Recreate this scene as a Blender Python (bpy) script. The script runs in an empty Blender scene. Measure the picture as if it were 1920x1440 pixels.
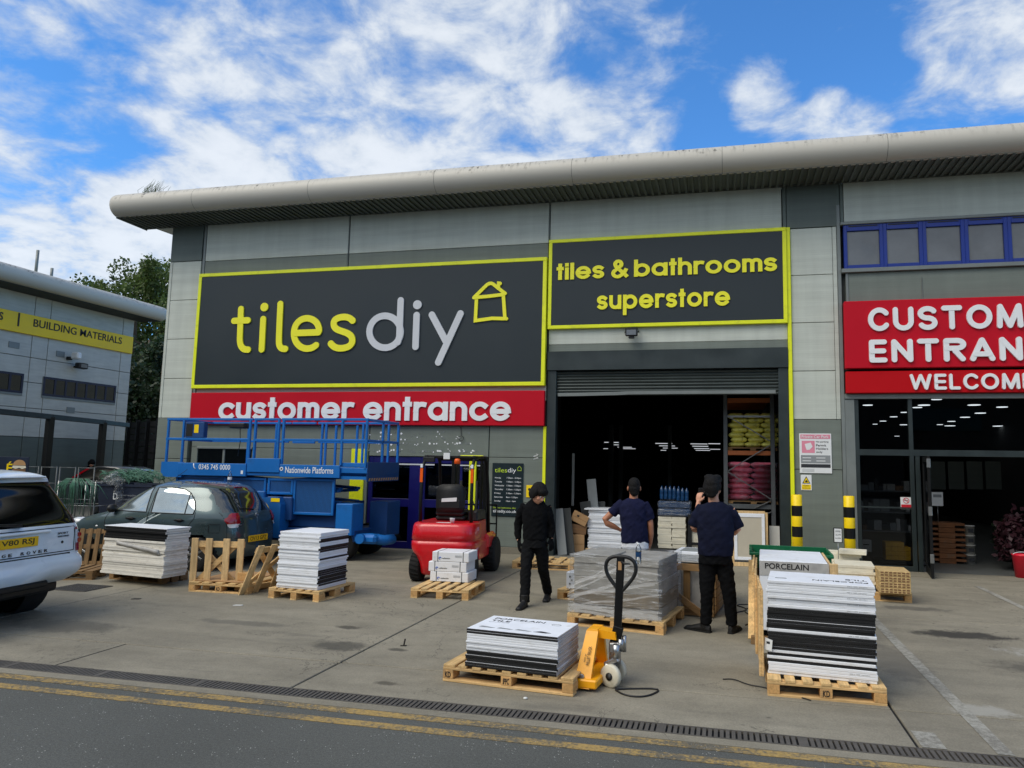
import bpy, bmesh, math, random
from mathutils import Vector, Matrix, noise
R = math.radians
SC = bpy.context.scene
COL = SC.collection
random.seed(7)

# ------------------------------------------------------------------ camera
F_PX, CX, CY, CAM_H = 1322.57, 1060.0, 725.0, 1.95
PITCH, ROLL, YAW = R(6.1988), R(0.93958), R(-12.6563)
_f0 = Vector((math.sin(YAW), math.cos(YAW), 0)); _r0 = Vector((math.cos(YAW), -math.sin(YAW), 0)); _u0 = Vector((0, 0, 1))
FWD = _f0*math.cos(PITCH) + _u0*math.sin(PITCH)
_u2 = _u0*math.cos(PITCH) - _f0*math.sin(PITCH)
RGT = _r0*math.cos(ROLL) + _u2*math.sin(ROLL)
UPV = _u2*math.cos(ROLL) - _r0*math.sin(ROLL)
EYE = Vector((0, 0, CAM_H))
cam = bpy.data.cameras.new('camera')
cam.sensor_fit = 'HORIZONTAL'; cam.sensor_width = 36.0
cam.lens = F_PX/1920*36.0
cam.shift_x = -(CX-960)/1920; cam.shift_y = (CY-720)/1920
cam.clip_start = 0.05; cam.clip_end = 3000
camo = bpy.data.objects.new('camera', cam); COL.objects.link(camo)
m3 = Matrix((RGT, UPV, -FWD)).transposed()
camo.matrix_world = Matrix.Translation(EYE) @ m3.to_4x4()
SC.camera = camo

def ray(px, py): return FWD + RGT*((px-CX)/F_PX) - UPV*((py-CY)/F_PX)
def G(px, py, z=0.0):
    d = ray(px, py); return EYE + d*((z-CAM_H)/d.z)
def YP(px, py, Y):
    d = ray(px, py); return EYE + d*(Y/d.y)
def XP(px, py, X):
    d = ray(px, py); return EYE + d*(X/d.x)

# ------------------------------------------------------------------ world
def lin1(c):
    c /= 255.0
    return c/12.92 if c <= 0.04045 else ((c+0.055)/1.055)**2.4
def lin(rgb): return (lin1(rgb[0]), lin1(rgb[1]), lin1(rgb[2]), 1.0)

SUN_EL, SUN_AZ = R(50), R(-138)      # azimuth from +Y towards +X: the sun stands behind the photographer's left shoulder, veiled by cloud
SUN_DIR = Vector((math.sin(SUN_AZ)*math.cos(SUN_EL), math.cos(SUN_AZ)*math.cos(SUN_EL), math.sin(SUN_EL))).normalized()
world = bpy.data.worlds.new('World'); SC.world = world; world.use_nodes = True
nt = world.node_tree; nt.nodes.clear()
def N(tree, typ, **kw):
    n = tree.nodes.new(typ)
    for k, v in kw.items():
        if k.startswith('i_'): n.inputs[k[2:].replace('_', ' ')].default_value = v
        else: setattr(n, k, v)
    return n
def L(tree, a, b): tree.links.new(a, b)
def math_n(tree, op, a, b=None, c=None, clamp=False):
    n = tree.nodes.new('ShaderNodeMath'); n.operation = op; n.use_clamp = clamp
    for i, x in enumerate((a, b, c)):
        if x is None: continue
        if isinstance(x, (int, float)): n.inputs[i].default_value = x
        else: tree.links.new(x, n.inputs[i])
    return n.outputs[0]
def maprange(tree, x, a, b, c, d, smooth=True):
    n = tree.nodes.new('ShaderNodeMapRange'); n.interpolation_type = 'SMOOTHSTEP' if smooth else 'LINEAR'
    tree.links.new(x, n.inputs[0])
    for i, v in enumerate((a, b, c, d)): n.inputs[i+1].default_value = v
    return n.outputs[0]
def mixc(tree, fac, a, b, blend='MIX'):
    n = tree.nodes.new('ShaderNodeMix'); n.data_type = 'RGBA'; n.blend_type = blend
    for i, x in ((0, fac), (6, a), (7, b)):
        if isinstance(x, (int, float)): n.inputs[i].default_value = x
        elif isinstance(x, tuple): n.inputs[i].default_value = x if len(x) == 4 else (*x, 1)
        else: tree.links.new(x, n.inputs[i])
    return n.outputs[2]

sky = N(nt, 'ShaderNodeTexSky', sky_type='NISHITA', sun_disc=False)
sky.sun_elevation = SUN_EL; sky.sun_rotation = math.atan2(SUN_DIR.x, SUN_DIR.y)
sky.air_density = 1.0; sky.dust_density = 0.3; sky.ozone_density = 2.2
geo = N(nt, 'ShaderNodeTexCoord')
vec = geo.outputs['Generated']
# a flat cloud deck: direction divided by its height gives a layer that recedes to the horizon
sep = N(nt, 'ShaderNodeSeparateXYZ'); L(nt, vec, sep.inputs[0])
zz = math_n(nt, 'ADD', math_n(nt, 'MAXIMUM', sep.outputs[2], 0.0), 0.22)
comb = N(nt, 'ShaderNodeCombineXYZ')
L(nt, math_n(nt, 'DIVIDE', sep.outputs[0], zz), comb.inputs[0]); L(nt, math_n(nt, 'DIVIDE', sep.outputs[1], zz), comb.inputs[1])
nz = N(nt, 'ShaderNodeTexNoise', i_Scale=6.2, i_Detail=10.0, i_Roughness=0.60, i_Distortion=0.35); L(nt, comb.outputs[0], nz.inputs['Vector'])
nz2 = N(nt, 'ShaderNodeTexNoise', i_Scale=1.3, i_Detail=4.0, i_Roughness=0.5); L(nt, comb.outputs[0], nz2.inputs['Vector'])
nz3 = N(nt, 'ShaderNodeTexNoise', i_Scale=11.0, i_Detail=6.0, i_Roughness=0.6); L(nt, comb.outputs[0], nz3.inputs['Vector'])
# where the banks of cloud stand in the sky: direction, half-width (degrees), weight
banks = []
for (px, py, deg, wgt) in ((260, 30, 6.5, .78), (400, 80, 7, .82), (500, 150, 6, .75), (780, 60, 6, .62), (960, 40, 6, .72), (1050, 90, 5, .68), (800, 200, 8, .82), (620, 280, 8, .9), (960, 230, 8, .92), (1150, 240, 5.5, .78),
                           (420, 250, 6, .75), (470, 350, 6, 1.1), (700, 340, 8, 1.05), (285, 440, 4.5, 1.2), (225, 490, 4, .95), (60, 520, 5, .95), (90, 420, 6, .40), (330, 400, 4, .9), (1495, 246, 2.2, .72), (1550, 226, 2.3, .8), (1610, 238, 2.4, .75), (1800, 40, 4, .7), (1860, 90, 5, .8), (1910, 170, 4, .6),
                           (1720, 130, 4, .5), (1440, 190, 3, .5), (720, -300, 20, .8), (-600, 300, 22, .6), (2600, 100, 22, .55)):
    banks.append((ray(px, py).normalized(), deg, wgt))
for az, el, deg, wgt in ((180, 35, 55, 1.15), (110, 30, 30, .5), (-120, 35, 45, 1.1), (180, 80, 40, .9)):   # the overcast half of the sky behind the photographer
    banks.append((Vector((math.sin(R(az))*math.cos(R(el)), math.cos(R(az))*math.cos(R(el)), math.sin(R(el)))), deg, wgt))
acc = None
for d, deg, wgt in banks:
    dn = N(nt, 'ShaderNodeVectorMath', operation='DOT_PRODUCT'); L(nt, vec, dn.inputs[0]); dn.inputs[1].default_value = d
    v = math_n(nt, 'MULTIPLY', maprange(nt, dn.outputs['Value'], math.cos(R(deg*1.45)), math.cos(R(deg*.25)), 0, 1), wgt)
    acc = v if acc is None else math_n(nt, 'MAXIMUM', acc, v)
dens = math_n(nt, 'ADD', math_n(nt, 'MULTIPLY_ADD', acc, 0.92, -.18), math_n(nt, 'MULTIPLY', math_n(nt, 'SUBTRACT', nz.outputs[0], 0.5), 2.0))
dens = math_n(nt, 'ADD', dens, math_n(nt, 'MULTIPLY', math_n(nt, 'SUBTRACT', nz3.outputs[0], 0.5), .7))
dens = math_n(nt, 'ADD', dens, math_n(nt, 'MULTIPLY', math_n(nt, 'SUBTRACT', nz2.outputs[0], 0.5), .7))
cov = maprange(nt, dens, 0.06, 0.80, 0, 1)
cov = math_n(nt, 'MULTIPLY', cov, 0.9)
shade = maprange(nt, math_n(nt, 'ADD', dens, math_n(nt, 'MULTIPLY', nz3.outputs[0], .35)), .35, 1.25, 0, 1)
ccol = mixc(nt, shade, (4.0, 4.55, 5.2, 1), (6.2, 6.5, 6.8, 1))
skyc = mixc(nt, 1.0, sky.outputs[0], (.54, 1.08, 1.56, 1), 'MULTIPLY')
final = mixc(nt, cov, skyc, ccol)
bg = N(nt, 'ShaderNodeBackground'); bg.inputs[1].default_value = 0.095; L(nt, final, bg.inputs[0])
wo = N(nt, 'ShaderNodeOutputWorld'); L(nt, bg.outputs[0], wo.inputs[0])

sunl = bpy.data.lights.new('sun', 'SUN'); sunl.energy = 1.5; sunl.angle = R(40); sunl.color = (1.0, 0.93, 0.80)
suno = bpy.data.objects.new('sun', sunl); COL.objects.link(suno)
suno.rotation_euler = (-SUN_DIR).to_track_quat('-Z', 'Y').to_euler(); suno.location = (-10, 5, 30)

SC.view_settings.view_transform = 'Standard'; SC.view_settings.look = 'None'
SC.view_settings.exposure = 0.58; SC.view_settings.gamma = 1.0
SC.render.engine = 'CYCLES'
SC.cycles.max_bounces = 8; SC.cycles.transparent_max_bounces = 12; SC.cycles.caustics_reflective = False; SC.cycles.caustics_refractive = False

# ------------------------------------------------------------------ materials
MATS = {}
def base_mat(name):
    m = bpy.data.materials.new(name); m.use_nodes = True
    t = m.node_tree; p = t.nodes['Principled BSDF']; MATS[name] = m
    return m, t, p
def coords(t, stretch=(1, 1, 1), rand=True):
    tc = N(t, 'ShaderNodeTexCoord'); mp = N(t, 'ShaderNodeMapping'); mp.inputs['Scale'].default_value = stretch
    L(t, tc.outputs['Object'], mp.inputs[0])
    if rand:
        oi = N(t, 'ShaderNodeObjectInfo'); va = N(t, 'ShaderNodeVectorMath', operation='ADD')
        sc = N(t, 'ShaderNodeVectorMath', operation='SCALE'); sc.inputs[0].default_value = (31.7, 17.3, 53.1); L(t, oi.outputs['Random'], sc.inputs['Scale'])
        L(t, mp.outputs[0], va.inputs[0]); L(t, sc.outputs[0], va.inputs[1]); return va.outputs[0]
    return mp.outputs[0]
def mat(name, col, rough=.6, metal=0., var=.1, vs=3., bump=0., bs=60., coat=0., osp=0., stretch=(1, 1, 1), dirt=None, spec=.5, emit=None):
    m, t, p = base_mat(name)
    c = lin(col); v = coords(t, stretch)
    n = N(t, 'ShaderNodeTexNoise', i_Scale=vs, i_Detail=5.0, i_Roughness=.6); L(t, v, n.inputs['Vector'])
    f = maprange(t, n.outputs[0], .28, .72, 1-var, 1+var, False)
    if osp:
        oi = N(t, 'ShaderNodeObjectInfo')
        f = math_n(t, 'MULTIPLY', f, maprange(t, oi.outputs['Random'], 0, 1, 1-osp, 1+osp, False))
    cm = N(t, 'ShaderNodeVectorMath', operation='SCALE'); cm.inputs[0].default_value = c[:3]; L(t, f, cm.inputs['Scale'])
    out = cm.outputs[0]
    if dirt:
        dcol, amt, ds = dirt
        n2 = N(t, 'ShaderNodeTexNoise', i_Scale=ds, i_Detail=7.0, i_Roughness=.65); L(t, v, n2.inputs['Vector'])
        out = mixc(t, math_n(t, 'MULTIPLY', maprange(t, n2.outputs[0], .5, .75, 0, 1), amt), out, lin(dcol))
    L(t, out, p.inputs['Base Color'])
    rr = maprange(t, n.outputs[0], .3, .7, max(0, rough-.06), min(1, rough+.06), False); L(t, rr, p.inputs['Roughness'])
    p.inputs['Metallic'].default_value = metal; p.inputs['Coat Weight'].default_value = coat; p.inputs['Specular IOR Level'].default_value = spec
    if emit:
        p.inputs['Emission Color'].default_value = lin(emit[0]); p.inputs['Emission Strength'].default_value = emit[1]
    if bump:
        nb = N(t, 'ShaderNodeTexNoise', i_Scale=bs, i_Detail=3.0); L(t, v, nb.inputs['Vector'])
        b = N(t, 'ShaderNodeBump'); b.inputs['Strength'].default_value = bump; b.inputs['Distance'].default_value = .02
        L(t, nb.outputs[0], b.inputs['Height']); L(t, b.outputs[0], p.inputs['Normal'])
    return m

def cladding(name, col, ribs=22.0):
    """flat composite wall panel with fine horizontal micro-ribs, faint streaks and grime"""
    m, t, p = base_mat(name)
    tc = N(t, 'ShaderNodeTexCoord'); v = tc.outputs['Object']
    mp = N(t, 'ShaderNodeMapping'); mp.inputs['Scale'].default_value = (.35, 1, 5.5); L(t, v, mp.inputs[0])
    n = N(t, 'ShaderNodeTexNoise', i_Scale=1.4, i_Detail=6.0, i_Roughness=.62); L(t, mp.outputs[0], n.inputs['Vector'])
    mp2 = N(t, 'ShaderNodeMapping'); mp2.inputs['Scale'].default_value = (3.2, 1, .25); L(t, v, mp2.inputs[0])
    n2 = N(t, 'ShaderNodeTexNoise', i_Scale=1.6, i_Detail=5.0, i_Roughness=.6); L(t, mp2.outputs[0], n2.inputs['Vector'])
    f = math_n(t, 'MULTIPLY', maprange(t, n.outputs[0], .3, .7, .9, 1.1, False), maprange(t, n2.outputs[0], .3, .7, .93, 1.06, False))
    # micro ribs: broken, only readable in places
    sp = N(t, 'ShaderNodeSeparateXYZ'); L(t, v, sp.inputs[0])
    w = math_n(t, 'SINE', math_n(t, 'MULTIPLY', sp.outputs[2], ribs*6.2832))
    mp3 = N(t, 'ShaderNodeMapping'); mp3.inputs['Scale'].default_value = (1.2, 1, 3); L(t, v, mp3.inputs[0])
    n3 = N(t, 'ShaderNodeTexNoise', i_Scale=1.1, i_Detail=3.0); L(t, mp3.outputs[0], n3.inputs['Vector'])
    amp = maprange(t, n3.outputs[0], .38, .66, 0, .05)
    f = math_n(t, 'MULTIPLY', f, math_n(t, 'ADD', 1.0, math_n(t, 'MULTIPLY', math_n(t, 'GREATER_THAN', w, .55), math_n(t, 'MULTIPLY', amp, -1.0))))
    cm = N(t, 'ShaderNodeVectorMath', operation='SCALE'); cm.inputs[0].default_value = lin(col)[:3]; L(t, f, cm.inputs['Scale'])
    L(t, cm.outputs[0], p.inputs['Base Color']); p.inputs['Roughness'].default_value = .55
    b = N(t, 'ShaderNodeBump'); b.inputs['Strength'].default_value = .02; b.inputs['Distance'].default_value = .01; L(t, w, b.inputs['Height']); L(t, b.outputs[0], p.inputs['Normal'])
    return m

def wood(name, col, grain=1.0, axis=0, dark=.35):
    m, t, p = base_mat(name)
    st = [14.0, 14.0, 14.0]; st[axis] = 1.1
    v = coords(t, tuple(st))
    n = N(t, 'ShaderNodeTexNoise', i_Scale=2.2*grain, i_Detail=7.0, i_Roughness=.62, i_Distortion=.8); L(t, v, n.inputs['Vector'])
    v2 = coords(t, (2.5, 2.5, 2.5)); n2 = N(t, 'ShaderNodeTexNoise', i_Scale=2.0, i_Detail=4.0); L(t, v2, n2.inputs['Vector'])
    vk = N(t, 'ShaderNodeTexVoronoi', i_Scale=3.3); L(t, v2, vk.inputs['Vector'])
    c = lin(col); oi = N(t, 'ShaderNodeObjectInfo')
    f = maprange(t, n.outputs[0], .3, .72, 1.16, 1-dark, False)
    f = math_n(t, 'MULTIPLY', f, maprange(t, n2.outputs[0], .3, .7, .86, 1.12, False))
    f = math_n(t, 'MULTIPLY', f, maprange(t, oi.outputs['Random'], 0, 1, .82, 1.14, False))
    f = math_n(t, 'MULTIPLY', f, maprange(t, vk.outputs['Distance'], .03, .09, .55, 1.0))
    cm = N(t, 'ShaderNodeVectorMath', operation='SCALE'); cm.inputs[0].default_value = c[:3]; L(t, f, cm.inputs['Scale'])
    v3 = coords(t, (4, 4, 4)); n3 = N(t, 'ShaderNodeTexNoise', i_Scale=1.7, i_Detail=8.0, i_Roughness=.7); L(t, v3, n3.inputs['Vector'])
    wr = maprange(t, oi.outputs['Random'], 0, 1, .1, .75, False)
    gm = mixc(t, math_n(t, 'MULTIPLY', maprange(t, n3.outputs[0], .48, .72, 0, 1), wr), cm.outputs[0], lin((112, 98, 82)))
    L(t, gm, p.inputs['Base Color']); p.inputs['Roughness'].default_value = .8; p.inputs['Specular IOR Level'].default_value = .25
    b = N(t, 'ShaderNodeBump'); b.inputs['Strength'].default_value = .35; b.inputs['Distance'].default_value = .004; L(t, n.outputs[0], b.inputs['Height']); L(t, b.outputs[0], p.inputs['Normal'])
    return m

def glass(name, tint=(30, 36, 38), clear=.55, gloss_mul=1.0, rough=.0):
    """a pane: dark tint seen through, fresnel reflection on top"""
    m, t, p = base_mat(name)
    t.nodes.remove(p)
    out = t.nodes['Material Output']
    tr = N(t, 'ShaderNodeBsdfTransparent'); tr.inputs[0].default_value = (clear, clear*1.02, clear*1.03, 1)
    gl = N(t, 'ShaderNodeBsdfGlossy'); gl.inputs['Roughness'].default_value = rough; gl.inputs[0].default_value = (.95, .97, 1, 1)
    fr = N(t, 'ShaderNodeFresnel'); fr.inputs[0].default_value = 1.5
    mx = N(t, 'ShaderNodeMixShader'); L(t, math_n(t, 'MULTIPLY', fr.outputs[0], gloss_mul, clamp=True), mx.inputs[0]); L(t, tr.outputs[0], mx.inputs[1]); L(t, gl.outputs[0], mx.inputs[2])
    L(t, mx.outputs[0], out.inputs[0])
    return m

def setup_materials():
    cladding('clad_light', (190, 195, 185)); cladding('clad_dark', (112, 120, 112)); cladding('clad_cap', (92, 102, 97))
    cladding('clad_far', (184, 184, 176), 9); cladding('clad_fardark', (92, 100, 94), 9)
    mat('steel_grey', (120, 126, 124), .45, .1, .12, 2); mat('joint', (60, 64, 62), .8)
    mat('door_frame', (44, 53, 54), .4, .1, .18, 3); mat('shutter', (62, 71, 71), .4, .3, .1, 4)
    # bull-nosed eaves: pale metal, streaked and speckled with lichen on its upper side
    m, t, p = base_mat('eaves')
    tc = N(t, 'ShaderNodeTexCoord'); v = tc.outputs['Object']; sp = N(t, 'ShaderNodeSeparateXYZ'); L(t, v, sp.inputs[0])
    mp = N(t, 'ShaderNodeMapping'); mp.inputs['Scale'].default_value = (9, 3, 1.2); L(t, v, mp.inputs[0])
    n1 = N(t, 'ShaderNodeTexNoise', i_Scale=1.6, i_Detail=6.0, i_Roughness=.65); L(t, mp.outputs[0], n1.inputs['Vector'])
    n2 = N(t, 'ShaderNodeTexNoise', i_Scale=.45, i_Detail=4.0); L(t, v, n2.inputs['Vector'])
    vo = N(t, 'ShaderNodeTexVoronoi', i_Scale=7.5); L(t, v, vo.inputs['Vector'])
    top = maprange(t, sp.outputs[2], 8.02, 8.30, 0, 1)
    patch = math_n(t, 'MULTIPLY', maprange(t, n2.outputs[0], .40, .58, .3, 1), top)
    spots = math_n(t, 'MULTIPLY', math_n(t, 'LESS_THAN', vo.outputs['Distance'], .25), math_n(t, 'GREATER_THAN', n1.outputs[0], .50))
    spots = math_n(t, 'MULTIPLY', spots, patch)
    streak = math_n(t, 'MULTIPLY', maprange(t, n1.outputs[0], .48, .68, 0, .85), patch)
    c = mixc(t, streak, lin((186, 181, 170)), lin((104, 98, 88))); c = mixc(t, spots, c, lin((58, 55, 50)))
    L(t, c, p.inputs['Base Color']); p.inputs['Roughness'].default_value = .5
    mat('soffit', (88, 94, 90), .55, .1, .1, 2); mat('soffit_groove', (40, 44, 42), .7)
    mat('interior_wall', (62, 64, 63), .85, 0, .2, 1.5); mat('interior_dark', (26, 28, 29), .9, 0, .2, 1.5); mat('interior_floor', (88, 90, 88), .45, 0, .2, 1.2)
    mat('anthracite', (42, 50, 54), .4, 0, .05, .6, spec=.35); mat('sign_red', (190, 8, 34), .5, 0, .04, 1, spec=.2); mat('sign_red_deep', (186, 2, 16), .5, 0, .04, 1, spec=.2)
    mat('lime', (232, 238, 26), .45, 0, .06, 2, dirt=((170, 172, 60), .4, 6)); mat('letter_yellow', (244, 238, 40), .45, 0, .03, 2)
    mat('letter_white', (232, 234, 236), .45, 0, .03, 2); mat('letter_grey', (205, 208, 212), .45, 0, .03, 2)
    mat('blue_frame', (6, 46, 138), .4, 0, .1, 2); mat('blue_dark', (10, 11, 44), .45); mat('blue_deep', (10, 10, 92), .4, 0, .12, 2)
    mat('black_plastic', (15, 16, 17), .5, 0, .15, 8); mat('black_paint', (12, 13, 14), .5, 0, .12, 6, spec=.3); mat('rubber', (15, 15, 15), .85, 0, .2, 12, bump=.3, bs=90)
    mat('board_green', (9, 30, 36), .4, 0, .05, 2); mat('white_plate', (226, 228, 228), .5, 0, .05, 3); mat('pink_print', (222, 138, 158), .55, 0, .08, 3); mat('text_dark', (42, 44, 48), .6)
    mat('text_grey', (140, 144, 146), .6); mat('warn_yellow', (250, 214, 0), .45, 0, .06, 4, dirt=((190, 160, 40), .45, 9)); mat('red_print', (206, 28, 44), .5)
    mat('ink_black', (24, 25, 27), .6); mat('lime_text', (186, 214, 50), .5)
    mat('shop_yellow', (246, 206, 0), .5, 0, .06, 1.5)
    glass('glass_shop', clear=.55, gloss_mul=.5); glass('glass_dark', clear=.3, gloss_mul=1.0); glass('film_clear', clear=.9, gloss_mul=1.6, rough=.12)
    mat('glass_upper', (92, 96, 100), .06, 0, .3, 1.2, spec=.8); mat('glass_car', (26, 32, 34), .03, 0, .15, 3, spec=1.0, coat=1.0)
    mat('glass_mirror', (168, 177, 176), .04, .8, .12, 3, coat=1.0)
    mat('glass_black', (8, 9, 10), .06, 0, .1, 3, spec=.6)
    wood('pine', (222, 184, 128)); wood('pine_y', (222, 186, 130), axis=1); wood('pine_z', (224, 190, 138), axis=2); wood('pine_block', (206, 162, 106), 1.4, 1, .3)
    wood('wood_old', (148, 116, 78), axis=0); wood('wood_old_y', (142, 112, 76), axis=1); wood('wood_old_z', (150, 116, 74), axis=2); wood('wood_brown', (128, 84, 54), axis=0)
    mat('carton_white', (226, 229, 234), .6, 0, .035, 5, osp=.05, dirt=((196, 194, 188), .5, 7)); mat('carton_cream', (222, 216, 196), .65, 0, .06, 4, osp=.07, dirt=((180, 170, 145), .5, 5))
    mat('carton_black', (17, 18, 20), .6, 0, .2, 6, osp=.25, dirt=((44, 44, 44), .35, 11)); mat('carton_edge', (172, 170, 166), .75, 0, .2, 9, osp=.12)
    mat('carton_aged', (224, 220, 210), .7, 0, .08, 4, osp=.08, dirt=((160, 152, 138), .5, 7)); mat('foam_black', (14, 15, 16), .6, 0, .3, 7, spec=.3)
    mat('cardboard', (172, 134, 92), .8, 0, .12, 3, osp=.1); mat('cardboard_dark', (120, 88, 58), .8, 0, .15, 3); mat('tape', (150, 112, 70), .3)
    mat('load_grey', (158, 154, 146), .7, 0, .25, 6); mat('load_brown', (128, 116, 98), .7, 0, .25, 7); mat('load_pale', (204, 199, 186), .7, 0, .2, 6)
    mat('far_brick', (112, 92, 78), .85, 0, .2, 2)
    mat('brick_slip', (186, 158, 108), .8, 0, .3, 25, bump=.6, bs=30, osp=.1)
    mat('jack_yellow', (250, 172, 18), .38, 0, .05, 5, dirt=((190, 130, 40), .35, 12)); mat('cast_metal', (176, 178, 180), .32, .9, .15, 14); mat('nylon', (206, 200, 180), .5, 0, .12, 9, dirt=((130, 124, 108), .5, 10))
    mat('steel', (150, 152, 152), .35, .8, .15, 8); mat('lift_blue', (10, 104, 182), .42, 0, .1, 2.5, dirt=((20, 70, 120), .5, 5)); mat('lift_blue_dark', (10, 62, 118), .5, 0, .15, 2.5)
    mat('lift_panel', (16, 92, 160), .5, 0, .1, 2.5)
    mat('fork_red', (205, 18, 30), .3, 0, .05, 2, coat=.4, dirt=((150, 20, 28), .4, 7)); mat('seat_black', (16, 17, 18), .55, 0, .15, 10, bump=.15, bs=120)
    mat('orange_lens', (240, 96, 20), .25, 0, .1, 5); mat('red_lens', (150, 10, 24), .12, 0, .2, 6, coat=.8); mat('clear_lens', (206, 208, 210), .1, 0, .12, 10, coat=.8)
    mat('car_paint', (70, 86, 88), .3, .55, .04, 2, coat=1.0); mat('suv_white', (222, 226, 228), .3, 0, .03, 2, coat=.8); mat('car_dark', (34, 38, 44), .3, .3, .05, 2, coat=.6)
    mat('plate_yellow', (240, 186, 10), .45); mat('alloy', (150, 152, 154), .3, .8, .1, 8); mat('gap', (12, 13, 14), .8); mat('drain_gap', (34, 33, 31), .9)
    mat('skin_tan', (176, 118, 88), .55, 0, .06, 14); mat('skin_pale', (206, 150, 122), .55, 0, .06, 14); mat('hair', (13, 11, 11), .7, 0, .3, 40, spec=.25, bump=.7, bs=120, stretch=(1, 1, .25))
    for nm, c in (('navy_cloth', (24, 27, 54)), ('navy_dark', (18, 22, 42)), ('black_cloth', (8, 9, 12)), ('black_jean', (17, 18, 20)), ('white_cloth', (220, 222, 228))):
        mat(nm, c, .9, 0, .2, 9, spec=.15, bump=.4, bs=22)
    mat('boot', (11, 11, 12), .55, 0, .3, 14, bump=.3, bs=60); mat('blue_glove', (60, 130, 150), .6)
    mat('green_plastic', (14, 98, 62), .4, 0, .08, 3, dirt=((60, 120, 90), .5, 8)); mat('green_strap', (74, 120, 100), .45, 0, .3, 20); mat('bin_navy', (30, 40, 60), .5, 0, .12, 3)
    mat('bag_yellow', (244, 236, 120), .4, 0, .2, 8, osp=.12, dirt=((70, 70, 50), .7, 7)); mat('bag_pink', (246, 120, 146), .35, 0, .25, 7, osp=.2, dirt=((252, 236, 238), .85, 5))  # whitish patches on the pink bags paint film highlights, lightening them indoors
    mat('rack_grey', (96, 100, 102), .5, .3, .1, 6); mat('rack_orange', (176, 96, 44), .5, 0, .12, 5); mat('water_blue', (20, 62, 104), .2, 0, .4, 40, coat=.4)
    mat('cap_blue', (30, 90, 190), .4); mat('gypsum', (188, 186, 178), .8, 0, .05, 3); mat('beige_board', (182, 174, 156), .7, 0, .06, 2.5); mat('grey_board', (132, 136, 136), .7, 0, .1, 2)
    mat('bucket_red', (206, 22, 48), .35, 0, .05, 3); mat('leaf_purple', (58, 22, 34), .6, 0, .3, 8, osp=.2); mat('block_yellow', (236, 176, 40), .6, 0, .15, 14)
    mat('lamp_tube', (255, 255, 255), .5, emit=((244, 248, 255), .5)); mat('lamp_dim', (255, 255, 255), .5, emit=((240, 246, 250), 2.2))
    mat('grate_iron', (84, 80, 74), .7, .1, .2, 12); mat('litter_white', (214, 214, 210), .7); mat('litter_dark', (40, 36, 32), .8); mat('cable', (20, 20, 22), .5)
    mat('bark', (86, 74, 62), .9, 0, .25, 6, bump=.6, bs=14)
    # leaves: two-sided, a little translucent, varied
    for nm, c in (('leaf', (86, 104, 48)), ('leaf_dark', (48, 66, 38)), ('weed', (74, 92, 40))):
        m, t, p = base_mat(nm)
        v = coords(t); n = N(t, 'ShaderNodeTexNoise', i_Scale=1.2, i_Detail=3.0); L(t, v, n.inputs['Vector'])
        n2 = N(t, 'ShaderNodeTexNoise', i_Scale=9.0, i_Detail=2.0); L(t, v, n2.inputs['Vector'])
        f = math_n(t, 'MULTIPLY', maprange(t, n.outputs[0], .3, .7, .6, 1.4, False), maprange(t, n2.outputs[0], .3, .7, .7, 1.3, False))
        cm = N(t, 'ShaderNodeVectorMath', operation='SCALE'); cm.inputs[0].default_value = lin(c)[:3]; L(t, f, cm.inputs['Scale'])
        L(t, cm.outputs[0], p.inputs['Base Color']); p.inputs['Roughness'].default_value = .55
        tl = N(t, 'ShaderNodeBsdfTranslucent'); L(t, cm.outputs[0], tl.inputs[0]); mx = N(t, 'ShaderNodeMixShader'); mx.inputs[0].default_value = .3
        L(t, p.outputs[0], mx.inputs[1]); L(t, tl.outputs[0], mx.inputs[2]); L(t, mx.outputs[0], t.nodes['Material Output'].inputs[0])
    # stretch film: wrinkled, mostly see-through, bright creases
    m, t, p = base_mat('film'); t.nodes.remove(p)
    v = coords(t, (1, 1, 1)); mp = N(t, 'ShaderNodeMapping'); mp.inputs['Scale'].default_value = (1.2, 1.2, 16); mp.inputs['Rotation'].default_value = (0, R(10), 0); L(t, v, mp.inputs[0])
    n = N(t, 'ShaderNodeTexNoise', i_Scale=2.2, i_Detail=6.0, i_Roughness=.7, i_Distortion=1.6); L(t, mp.outputs[0], n.inputs['Vector'])
    n2 = N(t, 'ShaderNodeTexNoise', i_Scale=4.0, i_Detail=4.0, i_Distortion=2.0); L(t, v, n2.inputs['Vector'])
    h = math_n(t, 'ADD', n.outputs[0], math_n(t, 'MULTIPLY', n2.outputs[0], .6))
    b = N(t, 'ShaderNodeBump'); b.inputs['Strength'].default_value = .9; b.inputs['Distance'].default_value = .03; L(t, h, b.inputs['Height'])
    tr = N(t, 'ShaderNodeBsdfTransparent'); tr.inputs[0].default_value = (.9, .91, .92, 1)
    gl = N(t, 'ShaderNodeBsdfGlossy'); gl.inputs['Roughness'].default_value = .18; L(t, b.outputs[0], gl.inputs['Normal'])
    df = N(t, 'ShaderNodeBsdfDiffuse'); df.inputs[0].default_value = (.80, .81, .81, 1); L(t, b.outputs[0], df.inputs['Normal'])
    m1 = N(t, 'ShaderNodeMixShader'); m1.inputs[0].default_value = .4; L(t, df.outputs[0], m1.inputs[1]); L(t, gl.outputs[0], m1.inputs[2])
    m2 = N(t, 'ShaderNodeMixShader'); L(t, maprange(t, n.outputs[0], .46, .70, .06, .62), m2.inputs[0]); L(t, tr.outputs[0], m2.inputs[1]); L(t, m1.outputs[0], m2.inputs[2])
    L(t, m2.outputs[0], t.nodes['Material Output'].inputs[0])
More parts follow.
